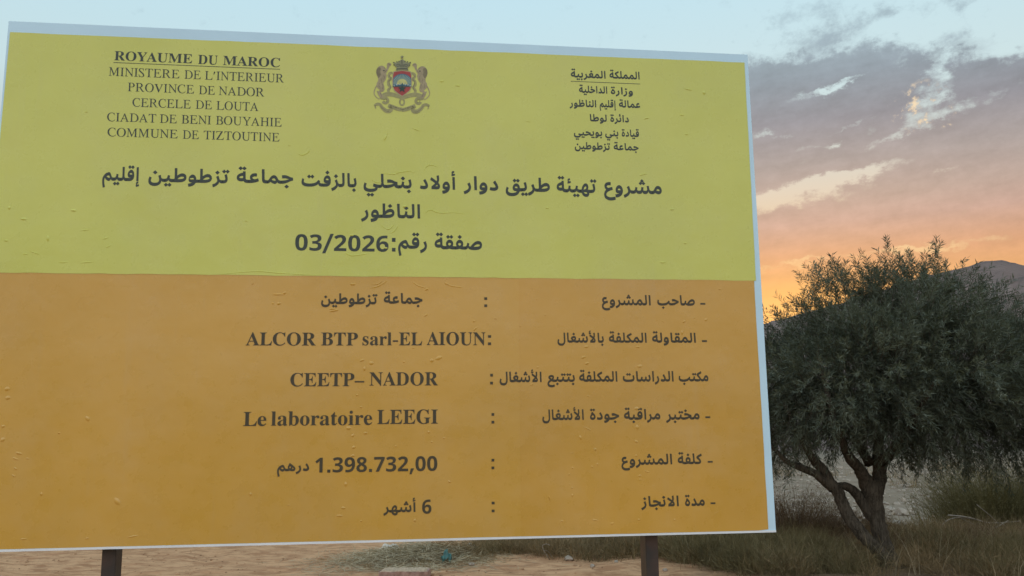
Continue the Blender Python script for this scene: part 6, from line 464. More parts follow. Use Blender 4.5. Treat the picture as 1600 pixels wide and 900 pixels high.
    ('shield', 5, 'ray', "1.5397,1.8137 1.5547,1.8249 1.5559,1.8229 1.5409,1.8119"),
    ('shield', 5, 'ray', "1.5417,1.8104 1.5564,1.8188 1.5565,1.8165 1.5426,1.8084"),
    ('shield', 5, 'ray', "1.5431,1.8067 1.5565,1.8121 1.5565,1.8097 1.5436,1.8046"),
    ('shield', 5, 'ray', "1.5439,1.8028 1.5565,1.8050 1.5566,1.8026 1.5441,1.8006"),
    ('shield', 6, 'sun', "1.4993,1.7979 1.4996,1.8021 1.5006,1.8062 1.5022,1.8101 1.5043,1.8136 1.5070,1.8167 1.5102,1.8193 1.5136,1.8212 1.5173,1.8225 1.5212,1.8230 1.5250,1.8228 1.5287,1.8219 1.5322,1.8202 1.5354,1.8179 1.5382,1.8151 1.5404,1.8117 1.5421,1.8079 1.5431,1.8039 1.5435,1.7997"),
    ('shield', 7, 'mount', "1.4857,1.7885 1.4897,1.7975 1.4939,1.7918 1.5000,1.8030 1.5056,1.7945 1.5117,1.8050 1.5166,1.7971 1.5220,1.8069 1.5276,1.7976 1.5337,1.8052 1.5386,1.7966 1.5448,1.8042 1.5504,1.7949 1.5538,1.8001 1.5573,1.7915"),
    ('shield', 8, 'snow', "1.4867,1.7908 1.4897,1.7968 1.4929,1.7910 1.4908,1.7880 1.4884,1.7894"),
    ('shield', 8, 'snow', "1.4969,1.7963 1.5000,1.8023 1.5031,1.7966 1.5011,1.7936 1.4987,1.7949"),
    ('shield', 8, 'snow', "1.5086,1.7983 1.5117,1.8043 1.5148,1.7985 1.5128,1.7955 1.5104,1.7969"),
    ('shield', 8, 'snow', "1.5307,1.7985 1.5337,1.8044 1.5369,1.7987 1.5349,1.7957 1.5324,1.7971"),
    ('shield', 8, 'snow', "1.5417,1.7974 1.5448,1.8034 1.5480,1.7977 1.5459,1.7947 1.5435,1.7960"),
    ('shield', 8, 'snow', "1.5507,1.7934 1.5538,1.7994 1.5570,1.7937 1.5549,1.7907 1.5525,1.7920"),
    ('shield', 8, 'dark', "1.4836,1.7895 1.5594,1.7927 1.5594,1.7901 1.4836,1.7870"),
    ('shield', 9, 'green', "1.5214,1.7988 1.5257,1.7869 1.5379,1.7868 1.5284,1.7784 1.5318,1.7661 1.5216,1.7728 1.5115,1.7653 1.5147,1.7778 1.5051,1.7855 1.5172,1.7865"),
    ('crown', 0, 'crown', "1.4953,1.8587 1.4993,1.8706 1.4917,1.8769 1.4889,1.8827 1.4944,1.8822 1.4861,1.8885 1.4853,1.8944 1.4922,1.8925 1.4985,1.8891 1.4970,1.8971 1.5026,1.8959 1.5075,1.8917 1.5088,1.8991 1.5143,1.9038 1.5184,1.9070 1.5204,1.9130 1.5232,1.9072 1.5274,1.9044 1.5330,1.9002 1.5344,1.8929 1.5393,1.8975 1.5441,1.8992 1.5435,1.8911 1.5497,1.8951 1.5559,1.8976 1.5553,1.8909 1.5477,1.8846 1.5532,1.8849 1.5498,1.8788 1.5429,1.8726 1.5465,1.8609 1.5208,1.8627"),
    ('crown', 1, 'dark', "1.4994,1.8662 1.5208,1.8701 1.5429,1.8681 1.5437,1.8645 1.5208,1.8664 1.4987,1.8625"),
    ('crown', 2, 'dark', "1.4891,1.8923 1.4884,1.8905 1.4867,1.8896 1.4850,1.8903 1.4843,1.8921 1.4850,1.8940 1.4867,1.8948 1.4884,1.8941"),
    ('crown', 2, 'dark', "1.5015,1.8958 1.5008,1.8940 1.4991,1.8932 1.4974,1.8938 1.4967,1.8956 1.4974,1.8975 1.4991,1.8983 1.5008,1.8976"),
    ('crown', 2, 'dark', "1.5452,1.8978 1.5445,1.8960 1.5428,1.8951 1.5410,1.8958 1.5403,1.8976 1.5410,1.8995 1.5427,1.9003 1.5444,1.8996"),
    ('crown', 2, 'dark', "1.5563,1.8954 1.5556,1.8935 1.5539,1.8927 1.5521,1.8933 1.5514,1.8951 1.5521,1.8970 1.5538,1.8978 1.5556,1.8972"),
    ('crown', 2, 'dark', "1.4899,1.8820 1.4892,1.8802 1.4875,1.8793 1.4858,1.8800 1.4851,1.8818 1.4858,1.8837 1.4875,1.8845 1.4892,1.8838"),
    ('crown', 2, 'dark', "1.5536,1.8834 1.5529,1.8815 1.5512,1.8807 1.5495,1.8814 1.5487,1.8832 1.5494,1.8850 1.5511,1.8859 1.5529,1.8852"),
    ('crown', 2, 'dark', "1.5098,1.8977 1.5091,1.8958 1.5074,1.8950 1.5057,1.8957 1.5050,1.8975 1.5057,1.8993 1.5074,1.9002 1.5091,1.8995"),
    ('crown', 2, 'dark', "1.5354,1.8989 1.5347,1.8970 1.5330,1.8962 1.5313,1.8968 1.5306,1.8986 1.5313,1.9005 1.5330,1.9013 1.5347,1.9007"),
    ('crown', 2, 'dark', "1.5179,1.9032 1.5180,1.9013 1.5182,1.8988 1.5183,1.8958 1.5185,1.8926 1.5186,1.8896 1.5187,1.8870 1.5188,1.8846 1.5188,1.8823 1.5188,1.8801 1.5188,1.8781 1.5188,1.8764 1.5188,1.8752 1.5219,1.8753 1.5219,1.8766 1.5220,1.8782 1.5220,1.8802 1.5219,1.8824 1.5219,1.8848 1.5218,1.8872 1.5217,1.8899 1.5216,1.8929 1.5214,1.8961 1.5213,1.8991 1.5211,1.9017 1.5210,1.9035"),
    ('crown', 2, 'dark', "1.4963,1.8789 1.4975,1.8796 1.4990,1.8806 1.5008,1.8816 1.5027,1.8826 1.5046,1.8834 1.5061,1.8837 1.5077,1.8835 1.5095,1.8829 1.5115,1.8821 1.5133,1.8812 1.5149,1.8804 1.5160,1.8798 1.5171,1.8822 1.5159,1.8827 1.5144,1.8835 1.5125,1.8845 1.5104,1.8854 1.5082,1.8860 1.5061,1.8863 1.5040,1.8859 1.5018,1.8850 1.4998,1.8839 1.4979,1.8828 1.4964,1.8818 1.4953,1.8812"),
    ('crown', 2, 'dark', "1.5455,1.8827 1.5444,1.8833 1.5428,1.8842 1.5409,1.8853 1.5389,1.8864 1.5367,1.8872 1.5345,1.8875 1.5324,1.8872 1.5302,1.8863 1.5281,1.8852 1.5262,1.8841 1.5247,1.8831 1.5236,1.8825 1.5247,1.8802 1.5258,1.8809 1.5274,1.8819 1.5292,1.8829 1.5311,1.8840 1.5329,1.8847 1.5345,1.8849 1.5360,1.8847 1.5379,1.8840 1.5398,1.8830 1.5416,1.8820 1.5432,1.8810 1.5443,1.8804"),
    ('crown', 2, 'dark', "1.5018,1.8740 1.5028,1.8744 1.5041,1.8751 1.5055,1.8759 1.5071,1.8765 1.5085,1.8770 1.5096,1.8772 1.5106,1.8770 1.5118,1.8765 1.5130,1.8759 1.5142,1.8751 1.5152,1.8744 1.5160,1.8740 1.5172,1.8762 1.5165,1.8767 1.5155,1.8773 1.5142,1.8781 1.5128,1.8789 1.5113,1.8795 1.5097,1.8798 1.5080,1.8795 1.5063,1.8790 1.5046,1.8782 1.5031,1.8774 1.5018,1.8768 1.5009,1.8763"),
    ('crown', 2, 'dark', "1.5398,1.8781 1.5388,1.8784 1.5374,1.8790 1.5357,1.8796 1.5339,1.8802 1.5320,1.8806 1.5303,1.8807 1.5287,1.8803 1.5273,1.8795 1.5260,1.8786 1.5250,1.8777 1.5241,1.8769 1.5235,1.8765 1.5249,1.8744 1.5256,1.8749 1.5264,1.8757 1.5274,1.8765 1.5285,1.8773 1.5295,1.8779 1.5305,1.8781 1.5316,1.8780 1.5332,1.8777 1.5349,1.8771 1.5365,1.8765 1.5380,1.8760 1.5390,1.8756"),
    ('crown', 1, 'crown', "1.5203,1.9263 1.5224,1.9205 1.5283,1.9205 1.5237,1.9164 1.5253,1.9105 1.5204,1.9137 1.5156,1.9100 1.5171,1.9161 1.5125,1.9198 1.5183,1.9203"),
    ('crown', 2, 'dark', "1.5225,1.9168 1.5214,1.9148 1.5194,1.9147 1.5183,1.9166 1.5193,1.9186 1.5214,1.9187"),
]
BLISTERS = [
    (0.96, 0.971, 0.005, 0.0031, 40),
    (1.08, 0.936, 0.0069, 0.005, 30),
    (1.06, 0.895, 0.0075, 0.0056, 0),
    (1.038, 0.895, 0.0044, 0.0037, 0),
    (1.268, 0.869, 0.0187, 0.005, 12),
    (1.621, 0.853, 0.0087, 0.0031, 35),
    (1.815, 0.801, 0.0125, 0.0031, 40),
    (1.81, 0.831, 0.0044, 0.0037, 0),
    (1.895, 0.842, 0.005, 0.0037, 0),
    (1.645, 0.676, 0.0075, 0.0062, 0),
    (1.672, 0.686, 0.0137, 0.0069, 20),
    (1.413, 0.666, 0.0081, 0.0081, 0),
    (1.378, 0.677, 0.0094, 0.0044, 20),
    (1.388, 0.644, 0.0044, 0.0087, 0),
    (1.538, 0.671, 0.0044, 0.0037, 0),
    (1.573, 0.725, 0.0056, 0.0031, 0),
    (1.624, 0.956, 0.0075, 0.0044, 30),
    (1.338, 0.973, 0.0106, 0.0044, 0),
    (1.703, 0.979, 0.0094, 0.0037, -20),
    (1.361, 0.544, 0.0044, 0.0037, 0),
    (1.332, 0.42, 0.0094, 0.0062, 0),
    (1.348, 0.392, 0.0069, 0.0044, 50),
    (1.395, 0.401, 0.0069, 0.005, 0),
    (1.352, 0.348, 0.0075, 0.005, 20),
    (1.349, 0.317, 0.0075, 0.0044, 0),
    (1.692, 0.379, 0.0044, 0.0031, 0),
    (1.646, 0.365, 0.0044, 0.0031, 0),
    (1.325, 0.212, 0.0056, 0.0075, 0),
    (1.318, 0.126, 0.0081, 0.0044, 0),
    (1.305, 0.098, 0.0125, 0.0037, 0),
    (1.713, 0.215, 0.0062, 0.0044, -40),
    (0.98, 0.182, 0.0037, 0.0062, 0),
    (1.384, 0.077, 0.0037, 0.0037, 0),
    (1.583, 0.075, 0.0044, 0.0062, 0),
    (1.119, 0.14, 0.0062, 0.0019, 0),
    (1.377, 0.499, 0.0044, 0.0037, 0),
    (1.509, 0.35, 0.0037, 0.0031, 0),
    (2.094, 0.858, 0.0044, 0.0033, 0),
    (1.993, 0.813, 0.0033, 0.0039, 0),
    (2.663, 0.834, 0.0072, 0.005, 40),
    (2.707, 0.85, 0.0033, 0.0033, 0),
    (2.755, 0.842, 0.0077, 0.005, 30),
    (2.577, 0.834, 0.0039, 0.0033, 0),
    (2.587, 0.864, 0.0055, 0.0022, 45),
    (2.257, 0.731, 0.0094, 0.005, 10),
    (2.244, 0.689, 0.011, 0.005, 25),
    (2.258, 0.665, 0.0094, 0.005, 25),
    (2.467, 0.731, 0.0099, 0.0039, 0),
    (2.472, 0.653, 0.011, 0.0072, 0),
    (2.059, 0.649, 0.0055, 0.0039, 40),
    (2.261, 0.535, 0.0083, 0.0028, -20),
    (2.652, 0.789, 0.005, 0.011, 0),
    (2.82, 0.97, 0.0083, 0.0033, 0),
    (2.061, 0.92, 0.0039, 0.0028, 0),
    (2.035, 0.582, 0.0083, 0.0039, 10),
    (2.254, 0.409, 0.0193, 0.0028, -25),
    (2.224, 0.375, 0.0055, 0.0099, 10),
    (2.282, 0.329, 0.0072, 0.0044, 0),
    (2.19, 0.317, 0.011, 0.0022, 20),
    (2.241, 0.332, 0.0055, 0.0022, 30),
    (2.453, 0.413, 0.0072, 0.0094, 20),
    (2.453, 0.486, 0.011, 0.0066, 0),
    (2.447, 0.357, 0.0088, 0.0044, -25),
    (2.445, 0.303, 0.0044, 0.0044, 0),
    (2.486, 0.241, 0.011, 0.0033, -15),
    (2.456, 0.226, 0.0083, 0.0033, 0),
    (2.458, 0.211, 0.0094, 0.0028, 0),
    (2.508, 0.187, 0.0066, 0.0022, 0),
    (2.289, 0.272, 0.0039, 0.0044, 0),
    (2.268, 0.263, 0.0039, 0.0039, 0),
    (2.19, 0.26, 0.0044, 0.0039, 0),
    (2.176, 0.235, 0.0039, 0.0039, 0),
    (2.177, 0.197, 0.0033, 0.0028, 0),
    (2.187, 0.184, 0.0044, 0.0039, 0),
    (2.187, 0.156, 0.0039, 0.0061, 0),
    (2.223, 0.217, 0.011, 0.0014, -15),
    (2.253, 0.247, 0.0083, 0.0014, -20),
    (2.097, 0.147, 0.0022, 0.011, 15),
    (2.274, 0.061, 0.0154, 0.0028, -10),
    (2.144, 0.06, 0.0066, 0.0028, 0),
    (2.34, 0.047, 0.0072, 0.0044, 0),
    (2.447, 0.059, 0.0055, 0.0039, 0),
    (2.589, 0.056, 0.005, 0.0033, 0),
    (2.761, 0.08, 0.0165, 0.0017, 30),
    (2.301, 0.068, 0.0083, 0.0017, 45),
    (2.214, 0.081, 0.0099, 0.0014, -30),
    (0.105, 0.572, 0.0088, 0.0068, 0),
    (0.11, 0.54, 0.0088, 0.0068, 0),
    (0.102, 0.438, 0.0059, 0.0049, 0),
    (0.104, 0.39, 0.0068, 0.0078, -30),
    (0.163, 0.341, 0.0117, 0.0049, -15),
    (0.153, 0.322, 0.0108, 0.0039, -25),
    (0.194, 0.322, 0.0068, 0.0029, 0),
    (0.156, 0.287, 0.0068, 0.0039, -40),
    (0.151, 0.262, 0.0059, 0.0039, -40),
    (0.25, 0.196, 0.0039, 0.0059, 0),
    (0.511, 0.165, 0.0088, 0.0147, 30),
    (0.39, 0.463, 0.0068, 0.0088, 30),
    (0.295, 0.412, 0.0039, 0.0039, 0),
    (0.572, 0.041, 0.0196, 0.0029, 10),
    (0.201, 0.041, 0.0098, 0.0029, 0),
    (0.415, 0.038, 0.0068, 0.0029, 0),
    (0.115, 1.208, 0.0119, 0.0048, -10),
    (0.29, 1.245, 0.0107, 0.0048, -10),
    (0.06, 1.124, 0.0083, 0.0036, 0),
    (0.206, 1.135, 0.0048, 0.0107, 0),
    (0.335, 1.169, 0.0179, 0.0024, 10),
    (0.412, 1.139, 0.0131, 0.0024, 20),
    (0.131, 1.073, 0.0095, 0.0024, 0),
    (0.164, 1.079, 0.0179, 0.0024, -20),
    (0.425, 1.108, 0.0107, 0.0024, 30),
    (0.269, 1.044, 0.0179, 0.0024, 0),
    (0.349, 1.045, 0.0238, 0.0024, 5),
    (0.061, 1.25, 0.0048, 0.006, 0),
    (1.747, 1.804, 0.0107, 0.0036, 0),
    (1.682, 1.82, 0.0083, 0.003, 0),
    (1.579, 1.61, 0.0179, 0.0024, -20),
    (1.457, 1.573, 0.0036, 0.0143, -20),
    (1.082, 1.527, 0.0071, 0.0024, 0),
    (0.311, 1.638, 0.0048, 0.0036, 0),
    (1.536, 1.289, 0.0095, 0.0048, 0),
    (0.927, 1.218, 0.006, 0.003, 0),
    (1.331, 1.168, 0.0083, 0.0036, 0),
    (1.463, 1.119, 0.0083, 0.0036, 0),
    (0.716, 1.38, 0.0095, 0.003, 0),
    (2.726, 1.828, 0.0202, 0.003, -10),
    (2.796, 1.816, 0.0071, 0.0083, 30),
    (2.54, 1.693, 0.0131, 0.0036, 20),
    (2.693, 1.712, 0.0083, 0.003, 0),
    (2.71, 1.628, 0.0083, 0.003, 0),
    (2.517, 1.448, 0.0179, 0.003, 15),
    (2.11, 1.296, 0.0083, 0.003, 0),
    (2.633, 1.301, 0.0095, 0.0036, 0),
    (2.583, 1.077, 0.0119, 0.003, 0),
    (2.682, 1.159, 0.0071, 0.003, 0),
    (2.037, 1.661, 0.0119, 0.0018, -10),
    (1.057, 0.93, 0.0238, 0.0036, 0),
    (1.264, 0.876, 0.0143, 0.0048, 0),
    (1.634, 0.402, 0.0048, 0.0048, 0),
]
CREASES = [
    (0.0022, [(1.45, 1.423), (1.473, 1.421), (1.496, 1.421), (1.509, 1.427), (1.534, 1.432), (1.554, 1.435), (1.574, 1.429)]),
    (0.002, [(1.611, 1.438), (1.618, 1.452), (1.632, 1.462), (1.651, 1.461), (1.668, 1.454)]),
    (0.002, [(1.614, 1.26), (1.626, 1.272), (1.642, 1.277), (1.657, 1.27), (1.682, 1.265), (1.728, 1.268), (1.777, 1.264)]),
    (0.0024, [(1.445, 1.211), (1.468, 1.195), (1.483, 1.201), (1.495, 1.218)]),
    (0.0024, [(1.481, 1.178), (1.498, 1.191), (1.51, 1.212)]),
    (0.0026, [(1.306, 1.097), (1.328, 1.087), (1.353, 1.088), (1.397, 1.096)]),
    (0.002, [(1.405, 1.395), (1.423, 1.385), (1.448, 1.384)]),
    (0.0024, [(1.119, 1.493), (1.134, 1.49), (1.151, 1.496)]),
    (0.0028, [(1.114, 1.495), (1.132, 1.489), (1.151, 1.499), (1.163, 1.516)]),
    (0.002, [(1.445, 1.559), (1.457, 1.579), (1.466, 1.593)]),
    (0.003, [(1.402, 0.959), (1.428, 0.963), (1.454, 0.977), (1.47, 0.989)]),
    (0.0022, [(1.409, 0.972), (1.435, 0.975), (1.451, 0.987)]),
    (0.0028, [(1.568, 0.986), (1.591, 0.97), (1.624, 0.961)]),
    (0.0028, [(1.697, 0.977), (1.73, 0.969), (1.766, 0.965)]),
    (0.002, [(0.84, 1.007), (0.97, 1.019), (1.066, 1.013), (1.212, 1.007)]),
]

# ------------------------------------------------------------------ helpers
def tag(o, label=None, cat=None, group=None, kind=None):
    for k, v in (('label', label), ('category', cat), ('group', group), ('kind', kind)):
        if v:
            o[k] = v
    return o


def empty(name, loc=(0, 0, 0), rz=0.0):
    o = bpy.data.objects.new(name, None)
    o.empty_display_size = 0.2
    o.location = loc
    o.rotation_euler = (0, 0, rz)
    col.objects.link(o)
    return o


def mesh_obj(name, verts, faces, mats=None, parent=None, mat_index=None, smooth=False):
    """verts: sequence of xyz; faces: list of tuples or an (n, k) array"""
    me = bpy.data.meshes.new(name)
    V = np.asarray(verts, dtype=np.float32).reshape(-1, 3)
    if isinstance(faces, np.ndarray):
        n, k = faces.shape
        me.vertices.add(len(V))
        me.vertices.foreach_set('co', V.ravel())
        me.loops.add(n * k)
        me.loops.foreach_set('vertex_index', faces.astype(np.int32).ravel())
        me.polygons.add(n)
        me.polygons.foreach_set('loop_start', np.arange(0, n * k, k, dtype=np.int32))
        me.polygons.foreach_set('loop_total', np.full(n, k, dtype=np.int32))
    else:
        me.from_pydata([tuple(map(float, v)) for v in V], [], [tuple(f) for f in faces])
    for m in (mats if isinstance(mats, (list, tuple)) else [mats]):
        if m:
            me.materials.append(m)
    if mat_index is not None:
        me.polygons.foreach_set('material_index', np.asarray(mat_index, dtype=np.int32))
    if smooth:
        me.polygons.foreach_set('use_smooth', np.ones(len(me.polygons), dtype=bool))
    me.update(calc_edges=True)
    me.validate()
    o = bpy.data.objects.new(name, me)
    col.objects.link(o)
    if parent:
        o.parent = parent
    return o


class MB:
    """collects shapes, becomes one mesh"""
    def __init__(self):
        self.v, self.f = [], []

    def raw(self, v, f):
        n = len(self.v)
        self.v += [tuple(map(float, p)) for p in v]
        self.f += [tuple(i + n for i in q) for q in f]

    def box(self, x0, y0, z0, x1, y1, z1, b=0.0):
        v, f = [], []
        if b <= 0:
            v = [(x, y, z) for x in (x0, x1) for y in (y0, y1) for z in (z0, z1)]
            f = [(0, 1, 3, 2), (4, 6, 7, 5), (0, 4, 5, 1), (2, 3, 7, 6), (0, 2, 6, 4), (1, 5, 7, 3)]
        else:                                   # chamfer on the vertical edges
            ring = [(x0 + b, y0), (x1 - b, y0), (x1, y0 + b), (x1, y1 - b), (x1 - b, y1), (x0 + b, y1), (x0, y1 - b), (x0, y0 + b)]
            v = [(x, y, z) for z in (z0, z1) for x, y in ring]
            f = [tuple(range(7, -1, -1)), tuple(range(8, 16))] + [(i, (i + 1) % 8, 8 + (i + 1) % 8, 8 + i) for i in range(8)]
        self.raw(v, f)

    def tube(self, pts, rad, seg=8, cap=True, wob=0.0, rng=None):
        P = [Vector(p) for p in pts]
        n = len(P)
        ref = Vector((0.31, 0.83, 0.2))
        v, f = [], []
        for i, p in enumerate(P):
            t = (P[min(i + 1, n - 1)] - P[max(i - 1, 0)]).normalized()
            a = t.cross(ref).normalized()
            c = t.cross(a)
            r = rad[i] if hasattr(rad, '__len__') else rad
            for k in range(seg):
                q = 2 * math.pi * k / seg
                rr = r * (1 + (rng.uniform(-wob, wob) if rng else 0))
                v.append(p + a * (math.cos(q) * rr) + c * (math.sin(q) * rr))
        for i in range(n - 1):
            for k in range(seg):
                f.append((i * seg + k, i * seg + (k + 1) % seg, (i + 1) * seg + (k + 1) % seg, (i + 1) * seg + k))
        if cap:
            f.append(tuple(range(seg - 1, -1, -1)))
            f.append(tuple((n - 1) * seg + k for k in range(seg)))
        self.raw(v, f)

    def build(self, name, mat, parent=None, smooth=False):
        return mesh_obj(name, self.v, self.f, mat, parent, smooth=smooth)


def spline(pts, sub=5):
    """Catmull-Rom through points of any dimension"""
    P = np.array(pts, float)
    out = []
    n = len(P)
    for i in range(n - 1):
        p0, p1, p2, p3 = P[max(i - 1, 0)], P[i], P[i + 1], P[min(i + 2, n - 1)]
        for t in np.linspace(0, 1, sub, endpoint=False):
            out.append(.5 * (2 * p1 + (p2 - p0) * t + (2 * p0 - 5 * p1 + 4 * p2 - p3) * t * t + (3 * p1 - p0 - 3 * p2 + p3) * t ** 3))
    out.append(P[-1])
    return np.array(out)


def material(name, build):
    m = bpy.data.materials.new(name)
    m.use_nodes = True
    N = Nodes(m.node_tree)
    p = N.new('ShaderNodeBsdfPrincipled')
    o = N.new('ShaderNodeOutputMaterial')
    N.t.links.new(p.outputs[0], o.inputs[0])
    build(N, p)
    return m


def bump(N, p, h, strength, dist):
    b = N.new('ShaderNodeBump')
    b.inputs['Strength'].default_value = strength
    b.inputs['Distance'].default_value = dist
    N.put(b.inputs['Height'], h)
    N.put(p.inputs['Normal'], b.outputs[0])


def simple(name, c, rough=0.6, vary=0.12, scale=8.0, spec=0.4, bmp=0.0):
    def f(N, p):
        n = N.noise(N.coord('Object'), scale, 5)
        lo = tuple(v * (1 - vary) for v in c)
        hi = tuple(min(v * (1 + vary), 1) for v in c)
        N.put(p.inputs['Base Color'], N.mix(N.smooth(n, 0.3, 0.7), lo, hi))
        N.put(p.inputs['Roughness'], N.add(rough - 0.06, N.mul(n, 0.12)))
        p.inputs['Specular IOR Level'].default_value = spec
        if bmp:
            bump(N, p, N.noise(N.coord('Object'), scale * 6, 4), 0.4, bmp)
    return material(name, f)


# ------------------------------------------------------------------ materials
def vinyl(name, c, c2, rough=0.20):
    def f(N, p):
        v = N.coord('Object')
        n = N.noise(v, 1.3, 4)
        fade = N.noise(v, 14.0, 5)
        cc = N.mix(N.add(N.mul(N.smooth(n, 0.3, 0.7), 0.75), N.mul(N.sub(fade, 0.5), 0.35)), c, c2)
        px, py, pz = N.sep(v)
        # dust and dried rain runs on the film
        run = N.noise(N.xyz(N.mul(px, 16.0), 0.0, N.mul(pz, 0.9)), 1.0, 6, 0.65)
        dust = N.mul(N.smooth(N.noise(v, 2.2, 6, 0.65), 0.42, 0.72), 0.09)
        cc = N.mix(N.add(dust, N.mul(N.smooth(run, 0.55, 0.75), 0.07)), cc, (0.50, 0.42, 0.33))
        cc = N.mix(N.mul(N.smooth(N.noise(v, 60.0, 4, 0.7), 0.66, 0.74), 0.12), cc, (0.16, 0.12, 0.07))
        N.put(p.inputs['Base Color'], cc)
        N.put(p.inputs['Roughness'], N.add(rough, N.mul(N.smooth(fade, 0.3, 0.7), 0.12), N.mul(n, 0.08)))
        p.inputs['Specular IOR Level'].default_value = 0.65
        x, y, z = N.sep(v)
        st = N.noise(N.xyz(N.mul(x, 3.0), 0.0, N.mul(z, 90.0)), 1.0, 3)
        h = N.add(N.mul(N.noise(v, 1.5, 2), 3.0), N.mul(N.noise(v, 4.5, 3), 0.8), N.mul(N.noise(v, 26.0, 4), 0.10), N.mul(st, 0.03))
        bump(N, p, h, 0.35, 0.012)
    return material(name, f)


M = {}
M['yellow'] = vinyl('yellow_vinyl', (0.615, 0.60, 0.095), (0.69, 0.66, 0.122))
M['orange'] = vinyl('orange_vinyl', (0.61, 0.330, 0.042), (0.70, 0.380, 0.062))
M['orange_b'] = vinyl('orange_vinyl_second_roll', (0.60, 0.316, 0.038), (0.69, 0.365, 0.055))
M['sky_tinted_panel'] = simple('sky_tinted_panel', (0.60, 0.80, 0.87), 0.35, 0.04, 3.0, 0.5)  # white board, with the blue of the reflected sky put into its base colour
M['edge_white'] = simple('panel_edge', (0.80, 0.80, 0.77), 0.5, 0.04, 5.0, 0.4)
M['ink'] = simple('dark_ink', (0.058, 0.068, 0.053), 0.45, 0.10, 9.0, 0.3)
M['ink_warm'] = simple('dark_brown_ink', (0.074, 0.058, 0.031), 0.45, 0.10, 9.0, 0.3)
M['steel'] = material('weathered_steel', lambda N, p: (
    N.put(p.inputs['Base Color'], N.mix(N.smooth(N.noise(N.coord('Object'), 9.0, 6), 0.42, 0.7), (0.042, 0.034, 0.027), (0.075, 0.046, 0.032))),
    N.put(p.inputs['Roughness'], 0.55), N.put(p.inputs['Metallic'], 0.25),
    bump(N, p, N.noise(N.coord('Object'), 60.0, 4), 0.3, 0.002)))
for k, c in dict(fur=(0.40, 0.32, 0.18), mane=(0.23, 0.19, 0.10), line=(0.20, 0.17, 0.09), dark=(0.085, 0.085, 0.055), gold=(0.37, 0.335, 0.14),
                 rim=(0.45, 0.42, 0.22), red=(0.42, 0.075, 0.06), blue=(0.06, 0.17, 0.24), ray=(0.42, 0.48, 0.28), sun=(0.58, 0.55, 0.20),
                 mount=(0.05, 0.12, 0.15), snow=(0.45, 0.50, 0.45), green=(0.035, 0.075, 0.055), crown=(0.27, 0.265, 0.145)).items():
    M['ink_' + k] = simple('print_' + k, c, 0.45, 0.12, 60.0, 0.3)


def ground_mat(N, p):
    v = N.coord('Object')
    x, y, z = N.sep(v)
    big = N.noise(v, 0.22, 5, 0.6)
    mid = N.noise(v, 1.4, 6, 0.65)
    fin = N.noise(v, 17.0, 6, 0.7)
    streak = N.noise(N.xyz(N.mul(x, 1.5), N.mul(y, 3.6), 0.0), 1.5, 8, 0.70, 0.6)
    dirt = N.mix(N.smooth(streak, 0.38, 0.60), (0.38, 0.188, 0.088), (0.60, 0.335, 0.168))
    dirt = N.mix(N.smooth(mid, 0.52, 0.75, 0.0, 0.7), dirt, (0.46, 0.205, 0.092))
    dirt = N.mix(N.smooth(fin, 0.60, 0.74, 0.0, 0.55), dirt, (0.10, 0.065, 0.042))
    # pale stony river bed beyond
    vo = N.new('ShaderNodeTexVoronoi')
    N.put(vo.inputs['Vector'], v)
    vo.inputs['Scale'].default_value = 6.5
    vo.inputs['Randomness'].default_value = 1.0
    stone = N.mix(N.smooth(N.noise(v, 0.35, 6, 0.65), 0.35, 0.62), (0.20, 0.145, 0.09), (0.27, 0.205, 0.14))
    st2 = N.mix(N.smooth(vo.outputs['Distance'], 0.15, 0.5), (0.31, 0.25, 0.185), stone)
    stone = N.mix(N.smooth(mid, 0.45, 0.6, 0.15, 0.9), stone, st2)
    far = N.smooth(N.add(y, N.mul(x, 0.5), N.mul(N.sub(big, 0.5), 12.0)), 17.5, 22.5)
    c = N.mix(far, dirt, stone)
    # brown litter under the tree and bushes on the right
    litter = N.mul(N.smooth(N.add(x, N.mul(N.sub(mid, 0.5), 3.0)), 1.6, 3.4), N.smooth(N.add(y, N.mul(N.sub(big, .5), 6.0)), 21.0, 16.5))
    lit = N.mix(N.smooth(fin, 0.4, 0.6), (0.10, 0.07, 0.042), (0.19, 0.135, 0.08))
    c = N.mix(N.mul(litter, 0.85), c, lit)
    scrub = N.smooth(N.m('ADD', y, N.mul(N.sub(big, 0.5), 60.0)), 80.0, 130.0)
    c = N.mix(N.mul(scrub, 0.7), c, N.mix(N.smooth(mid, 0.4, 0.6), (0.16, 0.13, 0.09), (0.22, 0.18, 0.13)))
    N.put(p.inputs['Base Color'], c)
    p.inputs['Roughness'].default_value = 0.95
    p.inputs['Specular IOR Level'].default_value = 0.15
    h = N.add(N.mul(fin, 0.4), N.mul(streak, 0.9), N.mul(N.m('MULTIPLY', far, N.sub(0.5, vo.outputs['Distance'])), 0.8))
    bump(N, p, h, 0.7, 0.06)


M['ground'] = material('dirt_ground', ground_mat)


def hill_mat(N, p):
    v = N.coord('Object')
    n = N.noise(v, 0.012, 8, 0.65)
    s = N.noise(v, 0.11, 6, 0.7)
    c = N.mix(N.smooth(n, 0.35, 0.65), (0.185, 0.128, 0.105), (0.24, 0.175, 0.142))
    c = N.mix(N.smooth(s, 0.54, 0.66, 0.0, 0.75), c, (0.085, 0.075, 0.062))
    N.put(p.inputs['Base Color'], c)
    p.inputs['Roughness'].default_value = 0.95
    p.inputs['Specular IOR Level'].default_value = 0.1
    bump(N, p, N.add(n, N.mul(s, 0.3)), 0.8, 6.0)


M['hill'] = material('bare_hill', hill_mat)


